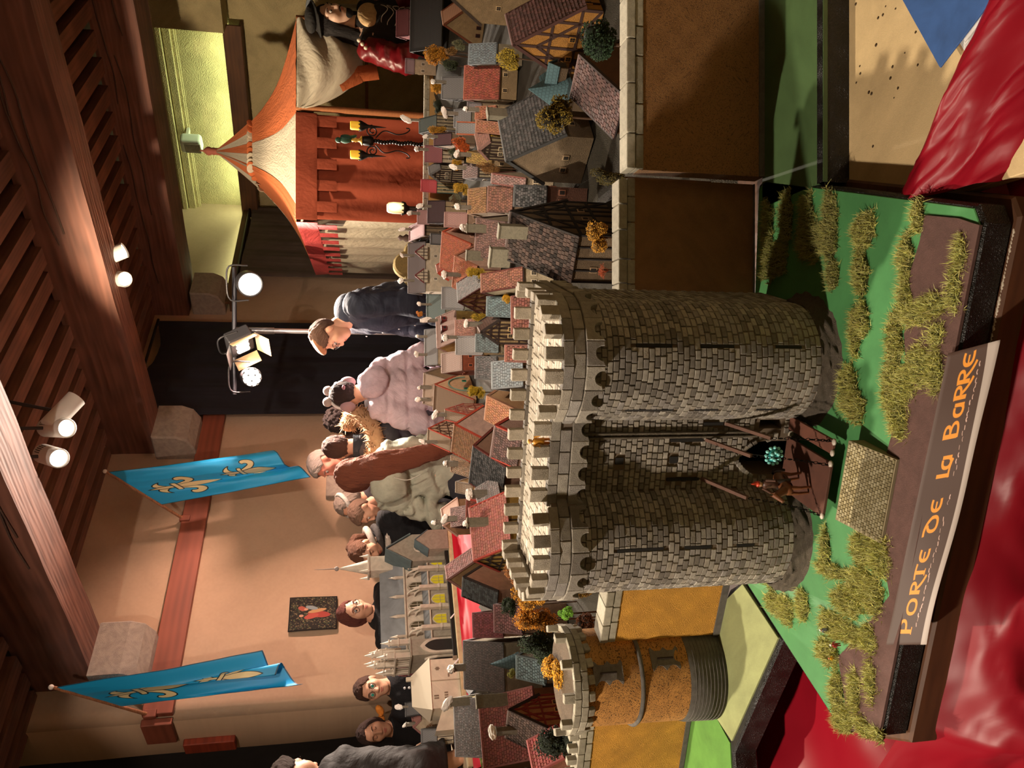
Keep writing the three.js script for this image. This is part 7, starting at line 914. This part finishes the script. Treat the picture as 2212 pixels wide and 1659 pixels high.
{ const { P, bend } = sage; put('hood', keep(nets((x, y, z) => ell(0, 0, 0, 0.13, 0.12, 0.09)(x, y, z) + 0.016 * fbm(x * 12, y * 14, z * 11, 3) * 1.4, [-0.22, -0.2, -0.16], [0.22, 0.2, 0.16], 0.013)), tone('fabric', '#b5b7a4'), P, bend(V(0.07, 1.4, -0.15)).toArray(), [0.2, 0.1, -0.15]); part('long_hair', keep(nets((x, y, z) => union([cap(V(0, 1.72, -0.02), V(-0.03, 1.52, -0.14), 0.095, 0.085, 0.75), cap(V(-0.03, 1.52, -0.14), V(-0.1, 1.22, -0.2), 0.085, 0.05, 0.6), cap(V(-0.1, 1.22, -0.2), V(-0.15, 1.0, -0.2), 0.05, 0.018, 0.6)], 0.03)(x, y, z) + 0.014 * fbm(x * 45, y * 5, z * 45, 2), [-0.3, 0.85, -0.34], [0.16, 1.85, 0.14], 0.009)), hairMat('#7d4530'), P).position.set(0, -0.07, -0.0); part('hood_drawstring', tube([[0.05, 1.36, -0.24], [0.07, 1.28, -0.25], [0.04, 1.2, -0.25]].map((p) => bend(V(...p))), 0.003, 10, 4), tone('plastic', '#dcdccf'), P); }
{ const { P, bend, put2 } = man; put('collar', keep(nets(ell(0, 0, 0, 0.12, 0.08, 0.1), [-0.15, -0.12, -0.14], [0.15, 0.12, 0.14], 0.014)), tone('fabric', '#1c2233'), P, bend(V(0, 1.47, -0.03)).toArray()); put('round_badge', new THREE.CylinderGeometry(0.022, 0.022, 0.004, 18).rotateZ(PI / 2), tone('plastic', '#e8cdb8'), P, bend(V(-0.262, 1.3, 0.0)).toArray()); for (let k = 0; k < 5; k++) put('snap', shared(ball(0.006, 0, 0, 0, 1, 1, 0.5, 8)), tone('plastic', '#b8b0b0'), P, bend(V(0.01, 1.4 - k * 0.1, 0.158)).toArray()); }
{ const { P, N } = pony; for (let k = 0; k < 3; k++) put('scarf', shared(new THREE.TorusGeometry(0.095, 0.034, 10, 28).rotateX(PI / 2)), tone('fabric', ['#c9beb2', '#3a3634', '#bdb2a6'][k]), P, [N.x, N.y - 0.03 + k * 0.045, N.z + 0.01 + k * 0.012], [0.3, 0, k * 0.15 - 0.1], [1.05 - k * 0.06, 0.7, 1]); }
{ const { P, N, bend } = boy; const w = tone('plastic', '#d8d8d8'); for (const [x, y, k] of [[0.12, 1.3, 1], [-0.1, 1.28, 0.8], [0.16, 1.18, 1.2], [-0.14, 1.12, 1], [0.02, 1.06, 0.9]]) put('white_motif', [ball(0.022, 0, 0, 0, 1, 0.8, 0.25, 10), ball(0.014, 0.022, 0.016, 0, 1, 1, 0.25, 10), ball(0.012, -0.02, 0.014, 0, 1, 1, 0.25, 8)], w, P, [x, y, 0.155 - Math.abs(x) * 0.22], null, k); for (const y of [1.38, 1.41]) put('white_button', shared(ball(0.009, 0, 0, 0, 1, 1, 0.5, 8)), w, P, [0.0, y, 0.15]); put('collar', shared(new THREE.CylinderGeometry(0.082, 0.1, 0.08, 22)), tone('fabric', '#3a3a40'), P, [N.x, N.y - 0.01, N.z]); }
{ const { put2 } = bow, or = tone('fabric', '#d9832c'); for (const k of [1, -1]) put2('bow_loop', keep(nets(ell(0, 0, 0, 0.045, 0.03, 0.018), [-0.06, -0.05, -0.03], [0.06, 0.05, 0.03], 0.008)), or, [0.1 + k * 0.035, -0.07, -0.02], [0, 0.5, 0.3 * k]); put2('bow_knot', shared(ball(0.015)), or, [0.1, -0.07, -0.01]); }
{ const { put2 } = band; put2('headband', shared(new THREE.TorusGeometry(0.1, 0.018, 8, 30).scale(0.93, 1.02, 1.1).rotateX(PI / 2)), tone('fabric', '#c8c8c0'), [0, 0.05, -0.012], [0.25, 0, 0]); }
{ const { P, bend } = suede, fl = mat('#b48c72', { r: 1, b: [TX.lump, 0.04, 0.006] }); for (const k of [1, -1]) put('fleece_cuff', shared(lathe([[0.05, -0.06], [0.075, -0.05], [0.08, 0], [0.072, 0.06], [0.05, 0.06]], 20)), fl, P, bend(V(k * 0.24, 0.95, 0.09)).toArray(), [-0.4, 0, 0]); part('fleece_hem', tube(Array.from({ length: 13 }, (_, k) => { const a = (k / 12) * 2 * PI; return [Math.cos(a) * 0.225, 1.12, Math.sin(a) * 0.19]; }), 0.035, 48, 8), fl, P); part('fleece_collar', tube([[-0.12, 1.56, 0.04], [-0.14, 1.52, -0.08], [0, 1.47, -0.14], [0.14, 1.52, -0.08], [0.12, 1.56, 0.04]].map((p) => bend(V(...p))), 0.045, 30, 10), fl, P); }
{ const { P, put2, N, bend } = manq, satinR = new THREE.MeshPhysicalMaterial({ color: colour('#650b13'), roughness: 0.36 });
  put2('hat_brim', keep(nets((x, y, z) => ell(0, 0, 0, 0.125, 0.014, 0.125)(x, y - 0.02 * Math.sin(x * 12), z), [-0.18, -0.07, -0.18], [0.18, 0.07, 0.18], 0.01)), tone('fabric', '#15130f'), [0, 0.1, -0.02], [-0.15, 0, 0.1]); put2('hat_crown', keep(nets(ell(0, 0, 0, 0.095, 0.045, 0.095), [-0.12, -0.08, -0.12], [0.12, 0.08, 0.12], 0.01)), tone('fabric', '#191714'), [0, 0.13, -0.02]); put2('hat_feather', keep(nets((x, y, z) => ell(0, 0, 0, 0.03, 0.02, 0.13)(x, y + z * z * 3, z), [-0.05, -0.12, -0.15], [0.05, 0.05, 0.15], 0.008)), tone('fabric', '#5d6266'), [0.09, 0.15, 0], [0, 0.3, 0]);
  put2('beard', keep(nets(ell(0, 0, 0, 0.04, 0.035, 0.025), [-0.06, -0.06, -0.04], [0.06, 0.06, 0.04], 0.007)), hairMat('#15100e'), [0, -0.105, 0.062]); put2('moustache', shared(tube([[-0.03, -0.006, -0.008], [0, 0.003, 0.004], [0.03, -0.006, -0.008]], 0.005, 12, 6)), hairMat('#15100e'), [0, -0.05, 0.092]);
  put('lace_yoke', keep(nets(ell(0, 0, 0, 0.1, 0.07, 0.04), [-0.13, -0.1, -0.07], [0.13, 0.1, 0.07], 0.01)), tone('fabric', '#c9a97c'), P, [0, 1.41, 0.095]); for (const k of [1, -1]) { part('satin_sleeve', keep(nets((x, y, z) => union([cap(V(k * 0.19, 1.41, 0), V(k * 0.275, 1.2, 0.02), 0.07, 0.08), cap(V(k * 0.275, 1.2, 0.02), V(k * 0.2, 1.02, 0.16), 0.075, 0.05)], 0.04)(x, y, z) + 0.018 * fbm(x * 16, y * 26, z * 16, 3) * 1.5, [-0.45, 0.9, -0.16], [0.45, 1.55, 0.3], 0.014)), satinR, P); for (let j = 0; j < 3; j++) put('pearl', shared(ball(0.012)), tone('plastic', '#e0d6c0'), P, [k * (0.19 + j * 0.03), 1.47 - j * 0.02, 0.06]); }
  const lc = tone('plastic', '#c8c4bc'); for (let j = 0; j < 7; j++) part('silver_embroidery', tube(Array.from({ length: 9 }, (_, q) => [(q / 8 - 0.5) * 0.2, 1.32 - j * 0.035 + 0.02 * Math.sin(q * 1.2 + j), 0.15 - Math.pow(q / 8 - 0.5, 2) * 0.25]), 0.0025, 24, 4), lc, P); }
// ---------------------------------------------------------------- lamps of the rig
function spot(l, name) {
  const s = new THREE.SpotLight(l.c, l.i, 0, l.a, 0.5, 2); s.name = name; s.position.set(...l.p); s.target.position.set(...l.aim); s.castShadow = true; s.shadow.radius = (l.r * 0.6) / 0.02; s.shadow.mapSize.set(1024, 1024); s.shadow.bias = -0.0005; scene.add(s, s.target);
}
const faceTo = (o, l) => { o.position.set(...l.p); o.lookAt(...l.aim); return o; };
M.lens = (hot) => new THREE.MeshStandardMaterial({ color: 0x222222, emissive: colour(0xfff0dc), emissiveIntensity: hot });
const lens1 = M.lens(5), lens2 = M.lens(2.5);
function can(l, label, r = 0.05, len = 0.2, white = true) {                  // a tube-shaped spotlight on a short bracket from the joists
  const o = thing('track_spotlight', label, 'spotlight'); faceTo(o, l); const w = tone('plastic', white ? '#c9c4bc' : '#3a3a3a');
  part('housing', lathe([[0.001, -len], [r * 0.92, -len], [r, -len + 0.01], [r, 0], [r * 0.9, 0.0], [r * 0.86, -0.02], [0.001, -0.022]], 28).rotateX(PI / 2), w, o);
  part('lamp_lens', new THREE.CylinderGeometry(r * 0.84, r * 0.84, 0.006, 28).rotateX(PI / 2).translate(0, 0, -0.012), lens2, o);
  for (let k = 0; k < 5; k++) put('cooling_slot', shared(box(0.004, 0.004, 0.05)), tone('plastic', '#222222'), o, [r * Math.cos(0.3 + k * 0.22), r * Math.sin(0.3 + k * 0.22), -len * 0.72]);
  const up = o.worldToLocal(V(l.p[0], 3.43, l.p[2])); o.updateMatrixWorld(); const u2 = o.worldToLocal(V(l.p[0], 3.35, l.p[2])); part('bracket', rod(V(0, 0, -len * 0.5), u2, 0.009), tone('plastic', '#2b2b2b'), o);
  spot({ ...l, p: V(...l.p).add(V(...l.aim).sub(V(...l.p)).normalize().multiplyScalar(0.012)).toArray() }, 'spot_beam');
}
can(LAMPS.track[0], 'white tube spotlight aimed away, on the second beam beside a glaring one');
can(LAMPS.track[1], 'glaring white spotlight by the second beam, nearest the tent');
can(LAMPS.track[2], 'white tube spotlight seen from the side among the joists');
can(LAMPS.track[3], 'glaring spotlight in the middle of the row of three among the joists');
can(LAMPS.track[4], 'glaring spotlight among the joists closest to the blue flags');
LAMPS.near.forEach((l, k) => can(l, ['unseen spotlight out of view above the gatehouse, lighting it from its left', 'unseen spotlight out of view at the left, lighting the gate front', 'unseen spotlight out of view, lighting the beige wall', 'unseen spotlight out of view, lighting the visitors'][k]));  // housings for the unseen lamps, all out of view
{ // three stage lamps on a T-shaped stand
  const st = thing('lamp_stand', 'steel pole stand with a crossbar carrying three stage lamps', 'stand', [0.368, 0, -5.56]), steel = tone('metal', '#b8bcc4');
  part('pole', rod(V(0, 0.05, 0), V(0, 2.27, 0), 0.018), steel, st); part('pole_sleeve', rod(V(0, 2.05, 0), V(0, 2.3, 0), 0.024), tone('metal', '#8c8f95'), st);
  part('crossbar', rod(V(-0.44, 2.32, -0.05), V(0.44, 2.32, -0.05), 0.016), tone('metal', '#50525a'), st);
  for (let k = 0; k < 3; k++) { const a = k * 2.1 + 0.4; part('leg', rod(V(0, 0.5, 0), V(Math.cos(a) * 0.5, 0.015, Math.sin(a) * 0.5), 0.013), steel, st); }
  LAMPS.stage.forEach((l, k) => {
    const o = thing('stage_lamp', ['largest glaring stage lamp on the stand, towards the tent', 'stage lamp with three glowing bars and open barn doors', 'round glaring stage lamp with small bulbs, towards the beige wall'][k], 'stage lamp'); faceTo(o, l);
    const blk = tone('plastic', '#2a2a2e');
    if (k === 1) {
      part('housing', rbox(0.19, 0.17, 0.09, 0, 0, -0.06, 0.012), blk, o);
      for (let i = -1; i < 2; i++) put('lamp_bar', new THREE.CapsuleGeometry(0.016, 0.06, 6, 12), lens1, o, [i * 0.045, 0.0, -0.012]);
      put('barn_door', shared(box(0.2, 0.004, 0.11)), tone('plastic', '#cbb489'), o, [0, -0.12, 0.045], [0.5, 0, 0]); put('barn_door', shared(box(0.2, 0.004, 0.08)), blk, o, [0, 0.115, 0.03], [-0.7, 0, 0]);
      for (const s of [-1, 1]) put('barn_door', shared(box(0.004, 0.17, 0.08)), tone('plastic', '#b9a27c'), o, [s * 0.125, 0, 0.03], [0, s * 0.7, 0]);
    } else {
      part('housing', lathe([[0.001, -0.16], [l.r * 0.7, -0.16], [l.r * 1.1, -0.1], [l.r * 1.15, 0.0], [l.r * 1.06, 0.0], [l.r * 1.0, -0.02], [0.001, -0.022]], 32).rotateX(PI / 2), blk, o);
      if (k === 0) part('lamp_lens', new THREE.CylinderGeometry(l.r, l.r, 0.008, 36).rotateX(PI / 2).translate(0, 0, -0.012), lens1, o);
      else for (let i = 0; i < 12; i++) { const a = (i / 9) * 2 * PI, q = i < 9 ? l.r * 0.78 : l.r * 0.3, b = i < 9 ? a : (i - 9) * 2.1; put('lamp_bulb', shared(ball(l.r * 0.3, 0, 0, 0, 1, 1, 0.5)), lens1, o, [Math.cos(b) * q, Math.sin(b) * q, -0.008]); }
    }
    part('yoke', tube([[-l.r - 0.045, 0, -0.07], [-l.r - 0.04, 0.12, -0.08], [0, 0.14, -0.08], [l.r + 0.04, 0.12, -0.08], [l.r + 0.045, 0, -0.07]], 0.006, 20), blk, o);
    const f = V(...l.aim).sub(V(...l.p)).normalize().multiplyScalar(0.02).add(V(...l.p)); spot({ ...l, p: f.toArray() }, 'stage_beam');
  });
}
renderer.render(scene, camera);
